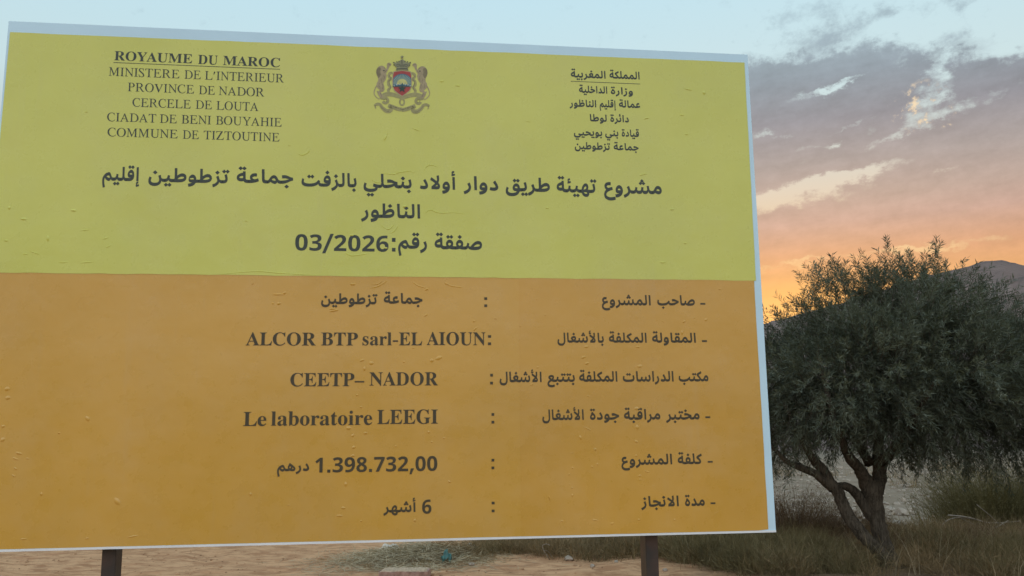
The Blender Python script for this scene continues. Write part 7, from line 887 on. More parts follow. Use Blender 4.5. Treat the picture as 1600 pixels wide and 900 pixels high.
def leafy(name, cols, rough=0.5, transl=0.2, spec=0.35, scale=1.1, patch=0.35):
    """foliage whose colour varies leaf by leaf"""
    m = bpy.data.materials.new(name)
    m.use_nodes = True
    N = Nodes(m.node_tree)
    g = N.new('ShaderNodeNewGeometry')
    r = g.outputs['Random Per Island']
    n = N.noise(N.coord('Object'), scale, 4)
    f = N.m('ADD', N.mul(r, 1 - patch), N.mul(N.smooth(n, 0.32, 0.68), patch), clamp=True)
    c = N.ramp(f, [(i / (len(cols) - 1), q) for i, q in enumerate(cols)])
    p = N.new('ShaderNodeBsdfPrincipled')
    N.put(p.inputs['Base Color'], c)
    p.inputs['Roughness'].default_value = rough
    p.inputs['Specular IOR Level'].default_value = spec
    t = N.new('ShaderNodeBsdfTranslucent')
    N.put(t.inputs[0], N.mix(1.0, c, (1.0, 0.95, 0.6), 'MULTIPLY'))
    x = N.new('ShaderNodeMixShader')
    x.inputs[0].default_value = transl
    N.put(x.inputs[1], p.outputs[0])
    N.put(x.inputs[2], t.outputs[0])
    o = N.new('ShaderNodeOutputMaterial')
    N.put(o.inputs[0], x.outputs[0])
    return m


M['leaf'] = leafy('grey_green_leaf', [(0.054, 0.061, 0.039), (0.094, 0.105, 0.068), (0.143, 0.156, 0.102), (0.23, 0.243, 0.17)], 0.5, 0.28, 0.22, 1.6, 0.45)
M['dry_grass'] = leafy('dry_grass_blade', [(0.09, 0.060, 0.030), (0.21, 0.142, 0.070), (0.34, 0.235, 0.120), (0.18, 0.130, 0.062), (0.42, 0.31, 0.175)], 0.8, 0.15, 0.12, 1.6, 0.4)
M['green_grass'] = leafy('olive_grass_blade', [(0.09, 0.074, 0.034), (0.18, 0.145, 0.068), (0.30, 0.24, 0.125)], 0.8, 0.15, 0.12, 1.6, 0.4)
M['straw'] = leafy('straw_blade', [(0.24, 0.185, 0.105), (0.42, 0.33, 0.195), (0.56, 0.46, 0.29)], 0.7, 0.1, 0.2, 2.5, 0.4)
M['brown_twig'] = leafy('brown_twig', [(0.09, 0.056, 0.030), (0.17, 0.108, 0.058), (0.27, 0.175, 0.10)], 0.85, 0.05, 0.1, 2.0, 0.4)
M['broom'] = leafy('broom_stem', [(0.075, 0.064, 0.024), (0.155, 0.128, 0.052), (0.25, 0.205, 0.095)], 0.75, 0.15, 0.2, 1.8, 0.45)
M['dead_wood'] = simple('bleached_twig', (0.25, 0.205, 0.15), 0.8, 0.25, 20.0, 0.2)


def bark_mat(N, p):
    x, y, z = N.sep(N.coord('Object'))
    f = N.noise(N.xyz(N.mul(x, 34.0), N.mul(y, 34.0), N.mul(z, 7.0)), 1.0, 7, 0.7, 0.8)
    b = N.noise(N.coord('Object'), 6.0, 5, 0.6)
    c = N.mix(N.smooth(N.add(N.mul(f, 0.7), N.mul(b, 0.3)), 0.36, 0.62), (0.040, 0.032, 0.022), (0.135, 0.108, 0.076))
    N.put(p.inputs['Base Color'], c)
    p.inputs['Roughness'].default_value = 0.92
    p.inputs['Specular IOR Level'].default_value = 0.12
    bump(N, p, f, 1.0, 0.03)


M['bark'] = material('grey_bark', bark_mat)
M['rock'] = simple('pale_stone', (0.34, 0.275, 0.205), 0.9, 0.30, 6.0, 0.2, 0.01)
M['clod'] = simple('dirt_clod', (0.40, 0.235, 0.125), 0.95, 0.35, 2.0, 0.1, 0.004)
M['clay'] = simple('clay_block', (0.34, 0.205, 0.150), 0.9, 0.22, 14.0, 0.2, 0.006)
M['mortar'] = simple('pale_mortar', (0.44, 0.32, 0.205), 0.95, 0.2, 30.0, 0.15, 0.006)
M['teal'] = simple('teal_plastic', (0.04, 0.13, 0.105), 0.4, 0.3, 20.0, 0.5)
M['scrap'] = simple('white_plastic', (0.62, 0.54, 0.43), 0.6, 0.15, 15.0, 0.4)


# ------------------------------------------------------------------ terrain
def vnoise(x, y, seed=0):
    """smooth value noise on arrays"""
    def h(i, j):
        s = np.sin(i * 127.1 + j * 311.7 + seed * 74.7) * 43758.5453
        return s - np.floor(s)
    xi, yi = np.floor(x), np.floor(y)
    fx, fy = x - xi, y - yi
    fx, fy = fx * fx * (3 - 2 * fx), fy * fy * (3 - 2 * fy)
    return (h(xi, yi) * (1 - fx) + h(xi + 1, yi) * fx) * (1 - fy) + (h(xi, yi + 1) * (1 - fx) + h(xi + 1, yi + 1) * fx) * fy


def fbm(x, y, seed=0, oct=4):
    a, s, t = 1.0, 0.0, 0.0
    for k in range(oct):
        s = s + a * (vnoise(x * 2 ** k, y * 2 ** k, seed + k) - 0.5)
        t += a
        a *= 0.5
    return s / t * 2


def ground_z(x, y):
    x, y = np.asarray(x, float), np.asarray(y, float)
    near = np.clip(1 - (np.abs(y - 12) - 10) / 25, 0, 1)
    z = 0.04 * fbm(x * 0.8, y * 0.8, 3) * near + 0.038 * fbm(x * 2.2, y * 3.4, 9, 4) * near
    foot = np.clip(vnoise(x * 1.7, y * 2.3, 31) - 0.62, 0, 1) * near * (x < 3)
    z = z - 0.10 * foot
    z = z + 0.03 * np.exp(-((x + 1.2) / 1.2) ** 2 - ((y - 13.9) / 0.8) ** 2)
    return z


def make_ground():
    def axis(a, b, step, far):
        c = list(np.arange(a, b + 1e-6, step))
        lo, hi, s = a, b, step
        left, right = [], []
        while hi < far:
            s *= 1.35
            hi += s
            lo -= s
            left.append(lo)
            right.append(hi)
        return np.array(left[::-1] + c + right)
    xs, ys = axis(-8, 9, 0.05, 9000), axis(10.0, 16.5, 0.035, 9000)
    X, Y = np.meshgrid(xs, ys, indexing='ij')
    V = np.stack([X, Y, ground_z(X, Y)], -1).reshape(-1, 3)
    nx, ny = len(xs), len(ys)
    i = np.arange(nx * ny).reshape(nx, ny)
    F = np.stack([i[:-1, :-1], i[1:, :-1], i[1:, 1:], i[:-1, 1:]], -1).reshape(-1, 4)
    tag(mesh_obj('ground', V, F, M['ground'], smooth=True), kind='structure')


make_ground()


def make_hill(name, az0, az1, prof, r0, r1, r2, seed, naz=420, nr=70):
    """a long hill: crest elevation angle (degrees) against azimuth, foot at r0, crest at r1, back foot at r2"""
    A = np.linspace(az0, az1, naz)
    Rr = np.concatenate([np.linspace(r0, r1, nr), np.linspace(r1, r2, 14)[1:]])
    AA, RR = np.meshgrid(A, Rr, indexing='ij')
    px, pe = zip(*prof)
    crest = np.interp(A, px, pe)
    kern = np.hanning(11)
    crest = np.convolve(np.pad(crest, 5, mode='edge'), kern / kern.sum(), 'valid')
    Hc = (np.tan(np.radians(crest)) * r1)[:, None]
    t = np.where(RR <= r1, (RR - r0) / (r1 - r0), (r2 - RR) / (r2 - r1))
    X, Y = RR * np.sin(np.radians(AA)), RR * np.cos(np.radians(AA))
    prof_t = t ** 1.25 * (0.75 + 0.25 * t)
    gully = fbm(AA * 0.55 + RR * 0.004, RR * 0.0035, seed, 5)
    gully = gully * np.clip(t * (1.02 - t) * 4, 0, 1)
    Z = Hc * (prof_t + 0.16 * gully) + Hc * 0.018 * fbm(AA * 2.2, RR * 0.02, seed + 5, 4) - 0.5
    V = np.stack([X, Y, Z + EYE * t], -1).reshape(-1, 3)
    n2 = len(Rr)
    i = np.arange(naz * n2).reshape(naz, n2)
    F = np.stack([i[:-1, :-1], i[:-1, 1:], i[1:, 1:], i[1:, :-1]], -1).reshape(-1, 4)
    tag(mesh_obj(name, V, F[:, ::-1].copy(), M['hill'], smooth=True), kind='structure')


make_hill('hill', -25, 62, [(-25, 0.0), (-12, 2.2), (0, 4.4), (8, 5.9), (14, 7.0), (17.5, 7.6), (22.3, 8.85), (25, 9.55), (26.8, 9.75), (27.7, 10.0), (28.6, 9.95),
                            (29.6, 9.5), (31.5, 9.3), (36, 8.2), (45, 6.0), (55, 2.5), (62, 0.0)], 230, 640, 1100, 4)
make_hill('hill', 95, 275, [(95, 0.0), (110, 2.0), (130, 4.2), (150, 5.4), (170, 4.6), (185, 5.6), (205, 6.6), (225, 4.4), (250, 2.6), (275, 0.0)], 420, 900, 1500, 11, 260, 40)


# ------------------------------------------------------------------ the billboard
BOARD = empty('billboard', (-1.94497, 3.33305, 0.0), math.radians(7.5944))
tag(BOARD, 'large yellow and orange notice board with French and Arabic print on two steel posts', 'billboard')
BZ = 1.21097                       # height of the panel's lower edge
WID, HEI = 3.0, 1.998


def bp(u, v, w=0.0):
    """board coordinates (right, up, towards the reader) -> local to the billboard"""
    return (u, -w, BZ + v)


def sheet(name, outline, w, mat, thick=0.0006, parent=BOARD):
    """a flat sheet with a real thickness and a slightly uneven edge"""
    n = len(outline)
    v = [bp(u, q, w) for u, q in outline] + [bp(u, q, w - thick) for u, q in outline]
    f = [tuple(range(n)), tuple(range(2 * n - 1, n - 1, -1))] + [(i, n + i, n + (i + 1) % n, (i + 1) % n) for i in range(n)]
    return mesh_obj(name, v, f, mat, parent)


# panel of white composite board
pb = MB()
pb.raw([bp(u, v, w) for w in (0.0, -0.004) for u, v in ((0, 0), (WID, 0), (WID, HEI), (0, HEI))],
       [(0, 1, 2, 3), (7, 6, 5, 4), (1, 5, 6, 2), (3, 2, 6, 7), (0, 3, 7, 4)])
panel = pb.build('panel', M['sky_tinted_panel'], BOARD)
eb = MB()
eb.box(0.0, -0.0022, BZ - 0.0015, WID, 0.006, BZ + 0.0062)
eb.build('edge_trim', M['edge_white'], BOARD)
rng = random.Random(7)


def wavy(u0, v0, u1, v1, amp, n=24):
    return [(u0 + (u1 - u0) * i / n + (rng.uniform(-amp, amp) if 0 < i < n else 0) * (abs(v1 - v0) > 0.5),
             v0 + (v1 - v0) * i / n + (rng.uniform(-amp, amp) if 0 < i < n else 0) * (abs(u1 - u0) > 0.5)) for i in range(n)]


def bubbles(mb, lo, hi, dw=0.0):
    """air blisters and creases of the stuck-on film, those whose v lies between lo and hi"""
    for u, v, a, b, ang in BLISTERS:
        if not lo <= v < hi:
            continue
        h = min(b * 0.55, 0.0028)
        ca, sa = math.cos(math.radians(ang)), math.sin(math.radians(ang))
        vv, ff = [], []
        K, Rn = 12, (1.0, 0.8, 0.5, 0.22)
        for q in Rn:
            for k in range(K):
                t = 2 * math.pi * k / K
                x, y = a * q * math.cos(t) * 1.15, b * q * math.sin(t) * 1.15 * (1 + 0.18 * math.cos(2 * t + u * 40))
                vv.append(bp(u + x * ca - y * sa, v + x * sa + y * ca, 0.0009 + dw + h * (1 - q * q) ** 1.3 - (0.0004 if q == 1.0 else 0)))
        for r in range(3):
            for k in range(K):
                ff.append((r * K + k, r * K + (k + 1) % K, (r + 1) * K + (k + 1) % K, (r + 1) * K + k))
        ff.append(tuple(3 * K + k for k in range(K)))
        mb.raw(vv, ff)
    for wd, pts in CREASES:
        if not lo <= pts[0][1] < hi:
            continue
        S = spline(pts, 6)
        T = np.gradient(S, axis=0)
        T /= np.linalg.norm(T, axis=1)[:, None] + 1e-9
        Nn = np.stack([-T[:, 1], T[:, 0]], 1)
        n = len(S)
        vv, ff = [], []
        for i in range(n):
            e = math.sin(math.pi * i / (n - 1)) ** 0.6
            for o_, h in ((-1.3, -0.0003), (-0.5, 0.55), (0, 1.0), (0.5, 0.55), (1.3, -0.0003)):
                hh = 0.0009 + dw + (h * 0.0013 * e if h > 0 else h)
                q = S[i] + Nn[i] * (o_ * wd * (0.5 + 0.5 * e))
                vv.append(bp(q[0], q[1], hh))
        for i in range(n - 1):
            for k in range(4):
                ff.append((i * 5 + k, i * 5 + k + 1, i * 5 + 6 + k, i * 5 + 5 + k))
        mb.raw(vv, ff)


def film(name, outline, w, mat, lo, hi, extra=None, dw=0.0):
    mb = MB()
    n = len(outline)
    th = 0.0006
    mb.raw([bp(u, q, w) for u, q in outline] + [bp(u, q, w - th) for u, q in outline],
           [tuple(range(n))] + [(i, n + i, n + (i + 1) % n, (i + 1) % n) for i in range(n)])
    if extra:
        extra(mb, lo, hi, dw)
    return mb.build(name, mat, BOARD, smooth=False)


# two orange strips meeting at the vertical seam, the yellow film lapping over their top edge
orange_r = wavy(1.9860, 0.0070, 2.9690, 0.0070, 0.0003) + wavy(2.9690, 0.0105, 2.9695, 1.016, 0.0006) + [(2.9695, 1.016), (1.9905, 1.013)]
orange_l = wavy(0.0080, 0.0070, 1.9885, 0.0070, 0.0003) + [(1.9885, 0.0070), (1.9925, 1.013), (0.0060, 1.010)]
film('orange_film', orange_l, 0.0008, M['orange'], -1, 1.003, bubbles)
film('orange_film', orange_r, 0.0013, M['orange_b'], 9, 10)
yellow_o = wavy(0.0030, 1.0020, 2.9778, 1.0060, 0.0012, 60) + wavy(2.9778, 1.0060, 2.9834, 1.9603, 0.0006) + [(2.9834, 1.9603)] + \
    wavy(2.9834, 1.9603, 0.0094, 1.9520, 0.0010, 40) + [(0.0094, 1.9520)]
film('yellow_film', yellow_o, 0.0020, M['yellow'], 1.003, 9, bubbles, 0.0012)

# steel frame at the back and the two posts
fb = MB()
for v in (0.12, 1.0, 1.86):
    fb.box(0.03, 0.0045, BZ + v - 0.02, WID - 0.03, 0.0445, BZ + v + 0.02, 0.003)
fb.build('back_rail', M['steel'], BOARD)
for u in (0.481, 2.508):
    q = MB()
    q.box(u - 0.025, 0.046, -0.35, u + 0.025, 0.128, BZ + 1.93, 0.003)
    q.build('post', M['steel'], BOARD)


# printing --------------------------------------------------------------
def parse_glyph(s):
    out = []
    for c in s.split('/'):
        q = []
        for t in c.split():
            on = not t.endswith('*')
            a, b = t.rstrip('*').split(',')
            q.append((float(a), float(b), on))
        if len(q) < 3:
            continue
        e = []
        n = len(q)
        for i in range(n):
            e.append(q[i])
            a, b = q[i], q[(i + 1) % n]
            if not a[2] and not b[2]:
                e.append(((a[0] + b[0]) / 2, (a[1] + b[1]) / 2, True))
        k = next(i for i, p in enumerate(e) if p[2])
        e = e[k:] + e[:k]
        n = len(e)
        poly, i = [], 0
        while i < n:
            poly.append(e[i][:2])
            if not e[(i + 1) % n][2]:
                p0, p1, p2 = e[i], e[(i + 1) % n], e[(i + 2) % n]
                for s_ in range(1, 4):
                    t = s_ / 4
                    poly.append(tuple((1 - t) ** 2 * p0[j] + 2 * t * (1 - t) * p1[j] + t * t * p2[j] for j in (0, 1)))
                i += 2
            else:
                i += 1
        out.append(poly)
    return out


def fill(polys):
    """triangles of the non-zero winding region of some closed outlines"""
    pts, edges = [], []
    for P in polys:
        n0 = len(pts)
        pts += [Vector(p) for p in P]
        edges += [(n0 + i, n0 + (i + 1) % len(P)) for i in range(len(P))]
    v, _, f, *_ = geometry.delaunay_2d_cdt(pts, edges, [], 0, 1e-7)
    A = [np.array(P) for P in polys]
    tri = []
    for q in f:
        cx = sum(v[i][0] for i in q) / len(q)
        cy = sum(v[i][1] for i in q) / len(q)
        wn = 0
        for P in A:
            x0, y0 = P[:, 0], P[:, 1]
            x1, y1 = np.roll(x0, -1), np.roll(y0, -1)
            up = (y0 <= cy) & (y1 > cy)
            dn = (y0 > cy) & (y1 <= cy)
            s = (x1 - x0) * (cy - y0) - (cx - x0) * (y1 - y0)
            wn += int((up & (s > 0)).sum()) - int((dn & (s < 0)).sum())
        if wn:
            tri.append(tuple(q))
    return [tuple(p) for p in v], tri


GCACHE = {}
for line, data in LETTERS.items():
    v = 0.0
    for word in data.split(';'):
        mb = MB()
        for item in word.split():
            g, u, v, sx, sy = item.split(',')
            g, u, v, sx, sy = int(g), float(u), float(v), float(sx) * 1e-6, float(sy) * 1e-6
            if g not in GCACHE:
                P = parse_glyph(GLYPHS[g])
                GCACHE[g] = fill(P) if P else ([], [])
            pv, pf = GCACHE[g]
            mb.raw([bp(u + x * sx, v + y * sy, 0.0026 if v > 1.0 else 0.0019) for x, y in pv], pf)
        ink = M['ink'] if v > 1.0 else M['ink_warm']
        o = mb.build('printed_word', ink, BOARD)
    dots = []
    for nm, a0, b0, a1, b1 in MARKS:
        if nm == line:
            w = 0.0026 if b0 > 1.0 else 0.0019
            q = [bp(a0, b0, w), bp(a1, b0, w), bp(a1, b1, w), bp(a0, b1, w)]
            if a1 - a0 > 0.2:
                mesh_obj('underline', q, [(0, 1, 2, 3)], ink, BOARD)
            elif (a1 - a0) > 1.6 * (b1 - b0):
                mesh_obj('dash', q, [(0, 1, 2, 3)], ink, BOARD)
            else:
                dots.append(q)
    if dots:
        mesh_obj('colon', [p for q in dots for p in q], [tuple(range(4 * i, 4 * i + 4)) for i in range(len(dots))], ink, BOARD)

arms = {}
for part in ('shield', 'crown', 'lion0', 'lion1', 'ribbon', 'mantling0', 'mantling1'):
    v, f, idx, mats = [], [], [], []
    for pt, layer, inkc, outl in EMBLEM:
        if pt != part:
            continue
        P = [tuple(map(float, t.split(','))) for t in outl.split()]
        pv, pf = fill([P])
        m = M['ink_' + inkc]
        if m not in mats:
            mats.append(m)
        n = len(v)
        base = {'shield': 0.0031, 'crown': 0.0046, 'ribbon': 0.0028, 'mantling0': 0.0025, 'mantling1': 0.0025}.get(part, 0.0029)
        v += [bp(x, y, base + layer * 0.00016) for x, y in pv]
        f += [tuple(i + n for i in t) for t in pf]
        idx += [mats.index(m)] * len(pf)
    arms[part] = (v, f, mats, idx)
v, f, mats, idx = arms.pop('shield')
crest = mesh_obj('coat_of_arms', v, f, mats, BOARD, mat_index=idx)
for part, (v, f, mats, idx) in arms.items():
    mesh_obj(part.rstrip('01'), v, f, mats, crest, mat_index=idx)


# ------------------------------------------------------------------ vegetation
def leaves(P, D, L, W, up, rs, fold=0.12):
    """diamond leaves: base points, unit directions, lengths, widths -> verts, quads"""
    n = len(P)
    side = np.cross(D, up)
    side /= np.linalg.norm(side, axis=1)[:, None] + 1e-9
    nor = np.cross(side, D)
    tip = P + D * L[:, None] - nor * (L * fold)[:, None]
    mid = P + D * (L * 0.45)[:, None]
    a = mid + side * (W / 2)[:, None]
    b = mid - side * (W / 2)[:, None]
    V = np.stack([P, a, tip, b], 1).reshape(-1, 3)
    F = np.arange(4 * n).reshape(n, 4)
    return V, F


def blades(P, H, W, lean, az, rs, seg=2):
    """grass blades: root, height, width, lean (sideways reach / height), azimuth -> verts, quads"""
    n = len(P)
    dirv = np.stack([np.cos(az), np.sin(az), np.zeros(n)], 1)
    fa = rs.uniform(0, 2 * math.pi, n)
    side = np.stack([np.cos(fa), np.sin(fa), np.zeros(n)], 1)
    rows = []
    for k in range(seg + 1):
        t = k / seg
        c = P + np.array([0, 0, 1.0]) * (H * (t - 0.25 * lean * t * t))[:, None] + dirv * (H * lean * t ** 1.8)[:, None]
        w = W * (1 - 0.85 * t)
        rows.append(c - side * (w / 2)[:, None])
        rows.append(c + side * (w / 2)[:, None])
    V = np.stack(rows, 1).reshape(-1, 3)
    m = 2 * (seg + 1)
    base = (np.arange(n) * m)[:, None]
    F = np.concatenate([base + np.array([[2 * k, 2 * k + 1, 2 * k + 3, 2 * k + 2]]) for k in range(seg)], 0)
    return V, F


def unit(a):
    return a / (np.linalg.norm(a, axis=1)[:, None] + 1e-9)


def make_tree():
    rs = np.random.RandomState(5)
    rg = random.Random(5)
    T = empty('tree', (4.69, 11.97, 0.0))
    tag(T, 'spreading dark grey-green tree with forked leaning trunk beside the notice board', 'tree')
    tb = MB()

    def limb(pts, seg=9):
        S = spline(pts, 5)
        tb.tube([tuple(q[:3]) for q in S], [float(q[3]) * 0.93 for q in S], seg, wob=0.10, rng=rg)
    limb([(0.05, 0.0, -0.25, 0.24), (0.016, 0.0, -0.048, 0.175), (0.004, 0.0, 0.10, 0.140), (-0.032, 0.02, 0.265, 0.116), (-0.065, 0.03, 0.469, 0.108), (-0.093, 0.05, 0.673, 0.116),
          (-0.113, 0.05, 0.857, 0.138), (-0.120, 0.05, 0.99, 0.142), (-0.11, 0.06, 1.08, 0.10)], 12)
    limb([(-0.140, 0.05, 0.93, 0.115), (-0.208, 0.0, 1.092, 0.098), (-0.317, -0.1, 1.234, 0.079), (-0.449, -0.2, 1.364, 0.07), (-0.565, -0.3, 1.56, 0.052), (-0.75, -0.5, 2.0, 0.035), (-0.9, -0.6, 2.6, 0.018)])
    limb([(-0.090, 0.05, 0.93, 0.117), (0.008, 0.1, 1.086, 0.099), (0.047, 0.15, 1.271, 0.091), (0.069, 0.2, 1.507, 0.073), (0.192, 0.3, 1.795, 0.055), (0.35, 0.35, 2.4, 0.038), (0.45, 0.3, 3.2, 0.018)])
    limb([(0.13, -0.13, -0.22, 0.17), (0.04, -0.12, -0.011, 0.112), (-0.107, -0.12, 0.169, 0.090), (-0.256, -0.12, 0.327, 0.086), (-0.372, -0.12, 0.463, 0.086), (-0.466, -0.12, 0.599, 0.086),
          (-0.52, -0.1, 0.711, 0.086), (-0.568, -0.1, 0.848, 0.080), (-0.628, -0.1, 0.986, 0.082), (-0.71, -0.12, 1.09, 0.070), (-0.802, -0.15, 1.241, 0.069),
          (-0.916, -0.2, 1.358, 0.06), (-1.061, -0.3, 1.566, 0.043), (-1.3, -0.35, 2.1, 0.02)], 12)
    limb([(-0.663, -0.1, 0.997, 0.07), (-0.789, -0.15, 1.092, 0.061), (-0.916, -0.2, 1.187, 0.052), (-1.089, -0.25, 1.258, 0.051), (-1.306, -0.3, 1.364, 0.034), (-1.6, -0.3, 1.7, 0.016)])
    limb([(-0.628, -0.1, 0.997, 0.053), (-0.518, -0.06, 1.024, 0.053), (-0.394, 0.0, 0.978, 0.062), (-0.296, 0.03, 0.884, 0.071), (-0.217, 0.05, 0.743, 0.072), (-0.145, 0.05, 0.605, 0.063)])
    limb([(0.05, 0.15, 1.25, 0.07), (0.35, 0.2, 1.5, 0.055), (0.8, 0.3, 1.75, 0.04), (1.4, 0.3, 2.1, 0.018)])
    limb([(-0.1, 0.1, 1.3, 0.07), (-0.15, 0.7, 1.8, 0.05), (-0.2, 1.2, 2.4, 0.02)])
    limb([(0.02, 0.05, 1.3, 0.06), (0.2, -0.6, 1.8, 0.045), (0.3, -1.1, 2.3, 0.02)])
    # crown: lumps of foliage (centre, radius) around the limb ends
    lumps = [(-1.45, -.2, 2.05, .62), (-1.85, .3, 2.5, .52), (-1.2, .5, 2.5, .62), (-.95, -.7, 2.2, .68), (-.60, .1, 2.5, .72), (-.35, -.9, 2.55, .70),
             (-.1, .8, 2.6, .80), (-.30, .2, 3.20, .66), (.30, -.4, 2.95, .72), (.50, .3, 3.25, .70), (.95, -.1, 3.10, .66), (.75, .9, 2.7, .7), (.65, -1.0, 2.35, .70),
             (1.25, -.5, 2.55, .70), (1.45, .3, 2.65, .70), (1.85, -.1, 2.3, .66), (2.0, .4, 2.75, .50), (.15, -.2, 2.25, .75), (1.05, .1, 2.0, .66), (1.7, -.6, 1.9, .60),
             (.65, -.4, 1.75, .46), (-.75, .3, 2.0, .62), (-1.55, .1, 1.65, .44), (2.15, .0, 1.75, .50), (-.6, 1.2, 2.3, .7), (.3, 1.4, 2.3, .7), (1.2, 1.2, 2.2, .65),
             (-2.0, .1, 2.2, .5), (1.45, -.1, 1.55, .40), (-.15, -.9, 1.95, .5), (.15, .1, 1.62, .40)]
    C, Dv, K = [], [], []
    for cx, cy, cz, r in lumps:
        n = int(235 * (r / 0.6) ** 2.2 * rs.uniform(0.65, 1.15))
        d = unit(rs.normal(size=(n, 3)))
        d = unit(d + 0.35 * np.sin(d[:, [1, 2, 0]] * 5.0 + cx * 7 + cz * 3))
        q = r * rs.uniform(0.3, 1.0, n) ** 0.45 * (1 + 0.24 * rs.normal(size=n))
        C.append(np.array([cx, cy, cz]) + d * q[:, None] * np.array([1, 1, 0.88]))
        Dv.append(d)
    C, Dv = np.concatenate(C), np.concatenate(Dv)
    crownc = np.array([0.0, 0.0, 2.35])
    outw = unit(C - crownc)
    hgt = (C[:, 2] - 1.5) / 2.3
    vert = np.stack([np.zeros(len(C)), np.zeros(len(C)), np.where(hgt > 0.45, 1.0, -0.35 + hgt)], 1)
    D = unit(Dv * 0.6 + outw * 0.6 + vert * 0.75 + rs.normal(size=C.shape) * 0.35)
    # free shoots that stand above the crown
    SH, SD = [], []
    for bx, bz, n, sp in ((-.62, 3.50, 16, .16), (-.42, 3.35, 8, .15), (.02, 3.38, 12, .2), (.30, 3.55, 14, .16), (.48, 3.72, 18, .14), (.70, 3.62, 10, .12), (.86, 3.72, 14, .10), (1.08, 3.62, 5, .06),
                          (-1.72, 2.95, 14, .16), (-1.52, 3.12, 8, .1), (-1.2, 2.92, 14, .2), (-.95, 3.02, 8, .12), (-1.98, 2.7, 10, .16), (1.35, 3.3, 8, .16), (1.75, 3.05, 8, .2), (2.1, 3.05, 6, .2)):
        SH.append(np.array([bx, 0, bz]) + rs.normal(size=(n, 3)) * np.array([sp, .35, .10]))
        SD.append(unit(np.array([0, 0, 1.0]) + rs.normal(size=(n, 3)) * 0.32))
    nS = sum(len(s) for s in SH)
    C = np.concatenate([C] + SH)
    D = np.concatenate([D] + SD)
    L = rs.uniform(0.16, 0.34, len(C))
    L[-nS:] = rs.uniform(0.22, 0.42, nS)
    per = 30
    n = len(C)
    t = (np.arange(per) + 0.5) / per
    sag = np.where(D[:, 2] < 0.2, 0.35, 0.10)
    base = C[:, None, :] + D[:, None, :] * (L[:, None] * t[None])[..., None]
    base[..., 2] -= (sag * L)[:, None] * t[None] ** 2
    Dm = np.repeat(D[:, None, :], per, 1).reshape(-1, 3)
    B = base.reshape(-1, 3)
    rad = unit(np.cross(Dm, rs.normal(size=Dm.shape)))
    ld = unit(Dm * 0.75 + rad * 0.75 + np.array([0, 0, -0.10]))
    l = rs.uniform(0.045, 0.100, len(B))
    V, F = leaves(B, ld, l, l * rs.uniform(0.10, 0.15, len(B)), rs.normal(size=B.shape), rs)
    # twigs under the leaves
    a = unit(np.cross(D, np.array([0.3, 0.2, 0.9])))
    tip = C + D * L[:, None]
    tip[:, 2] -= sag * L
    st = C - D * 0.12
    wv = 0.0022
    TV = np.stack([st - a * wv, st + a * wv, tip + a * wv * .4, tip - a * wv * .4], 1).reshape(-1, 3)
    TF = np.arange(4 * n).reshape(n, 4)
    crown = mesh_obj('crown', V, F, M['leaf'], T)
    tb.build('trunk', M['bark'], T, smooth=True)
    mesh_obj('twigs', TV, TF, M['bark'], T)
    return T


make_tree()


def tussocks(name, spots, mat, rs, per=90, h=(0.18, 0.42), w=0.006, lean=0.6, label=None, spread=0.12):
    Pl, Hl, Az = [], [], []
    for x, y, s in spots:
        n = int(per * s)
        q = rs.normal(size=(n, 2)) * spread * s
        Pl.append(np.stack([x + q[:, 0], y + q[:, 1], np.zeros(n)], 1))
        Hl.append(rs.uniform(h[0], h[1], n) * (0.6 + 0.4 * s))
        Az.append(np.arctan2(q[:, 1], q[:, 0]) + rs.normal(size=n) * 0.7)
    P, H, A = np.concatenate(Pl), np.concatenate(Hl), np.concatenate(Az)
    P[:, 2] = ground_z(P[:, 0], P[:, 1]) - 0.01
    V, F = blades(P, H, np.full(len(P), w) * rs.uniform(0.6, 1.3, len(P)), rs.uniform(0.1, lean * 1.6, len(P)), A, rs, 3)
    return mesh_obj(name, V, F, mat)


rs = np.random.RandomState(12)


def scatter(n, x0, x1, y0, y1, keep=None, s=(0.5, 1.3)):
    out = []
    while len(out) < n:
        x, y = rs.uniform(x0, x1), rs.uniform(y0, y1)
        if keep is None or keep(x, y):
            out.append((x, y, rs.uniform(*s)))
    return out


# edge of the dirt: grass starts behind this line
def edge(x):
    return np.interp(x, (-0.75, -0.6, .05, .62, .97, 1.5, 1.95, 2.2, 2.7, 3.5, 9), (15.0, 14.0, 13.7, 13.2, 13.0, 13.05, 13.3, 12.6, 11.6, 10.9, 10.5)) + 0.12 * math.sin(x * 5.3 + 1)


def domes(name, spots, mat, r, per=230, w=0.0055, lo=0.05, hi=0.17, squash=0.8):
    """tangled low brush: short stems through little dome-shaped volumes"""
    Ps, Ds = [], []
    for x, y, q in spots:
        n = int(per * q * q)
        R = 0.23 * q
        d = r.normal(size=(n, 3))
        d[:, 2] = np.abs(d[:, 2])
        d = unit(d)
        rad = R * r.uniform(0.1, 1.0, n) ** 0.6 * (1 + 0.25 * r.normal(size=n))
        P = d * rad[:, None] * np.array([1, 1, squash])
        P[:, 0] += x
        P[:, 1] += y
        Ps.append(P)
        Ds.append(unit(d * 0.8 + r.normal(size=(n, 3)) * 0.55 + np.array([0, 0, 0.35])))
    P, D = np.concatenate(Ps), np.concatenate(Ds)
    P[:, 2] = np.maximum(P[:, 2], 0) + ground_z(P[:, 0], P[:, 1])
    n = len(P)
    V, F = leaves(P, D, r.uniform(lo, hi, n), np.full(n, w) * r.uniform(0.6, 1.3, n), r.normal(size=(n, 3)), r, 0.15)
    return mesh_obj(name, V, F, mat)


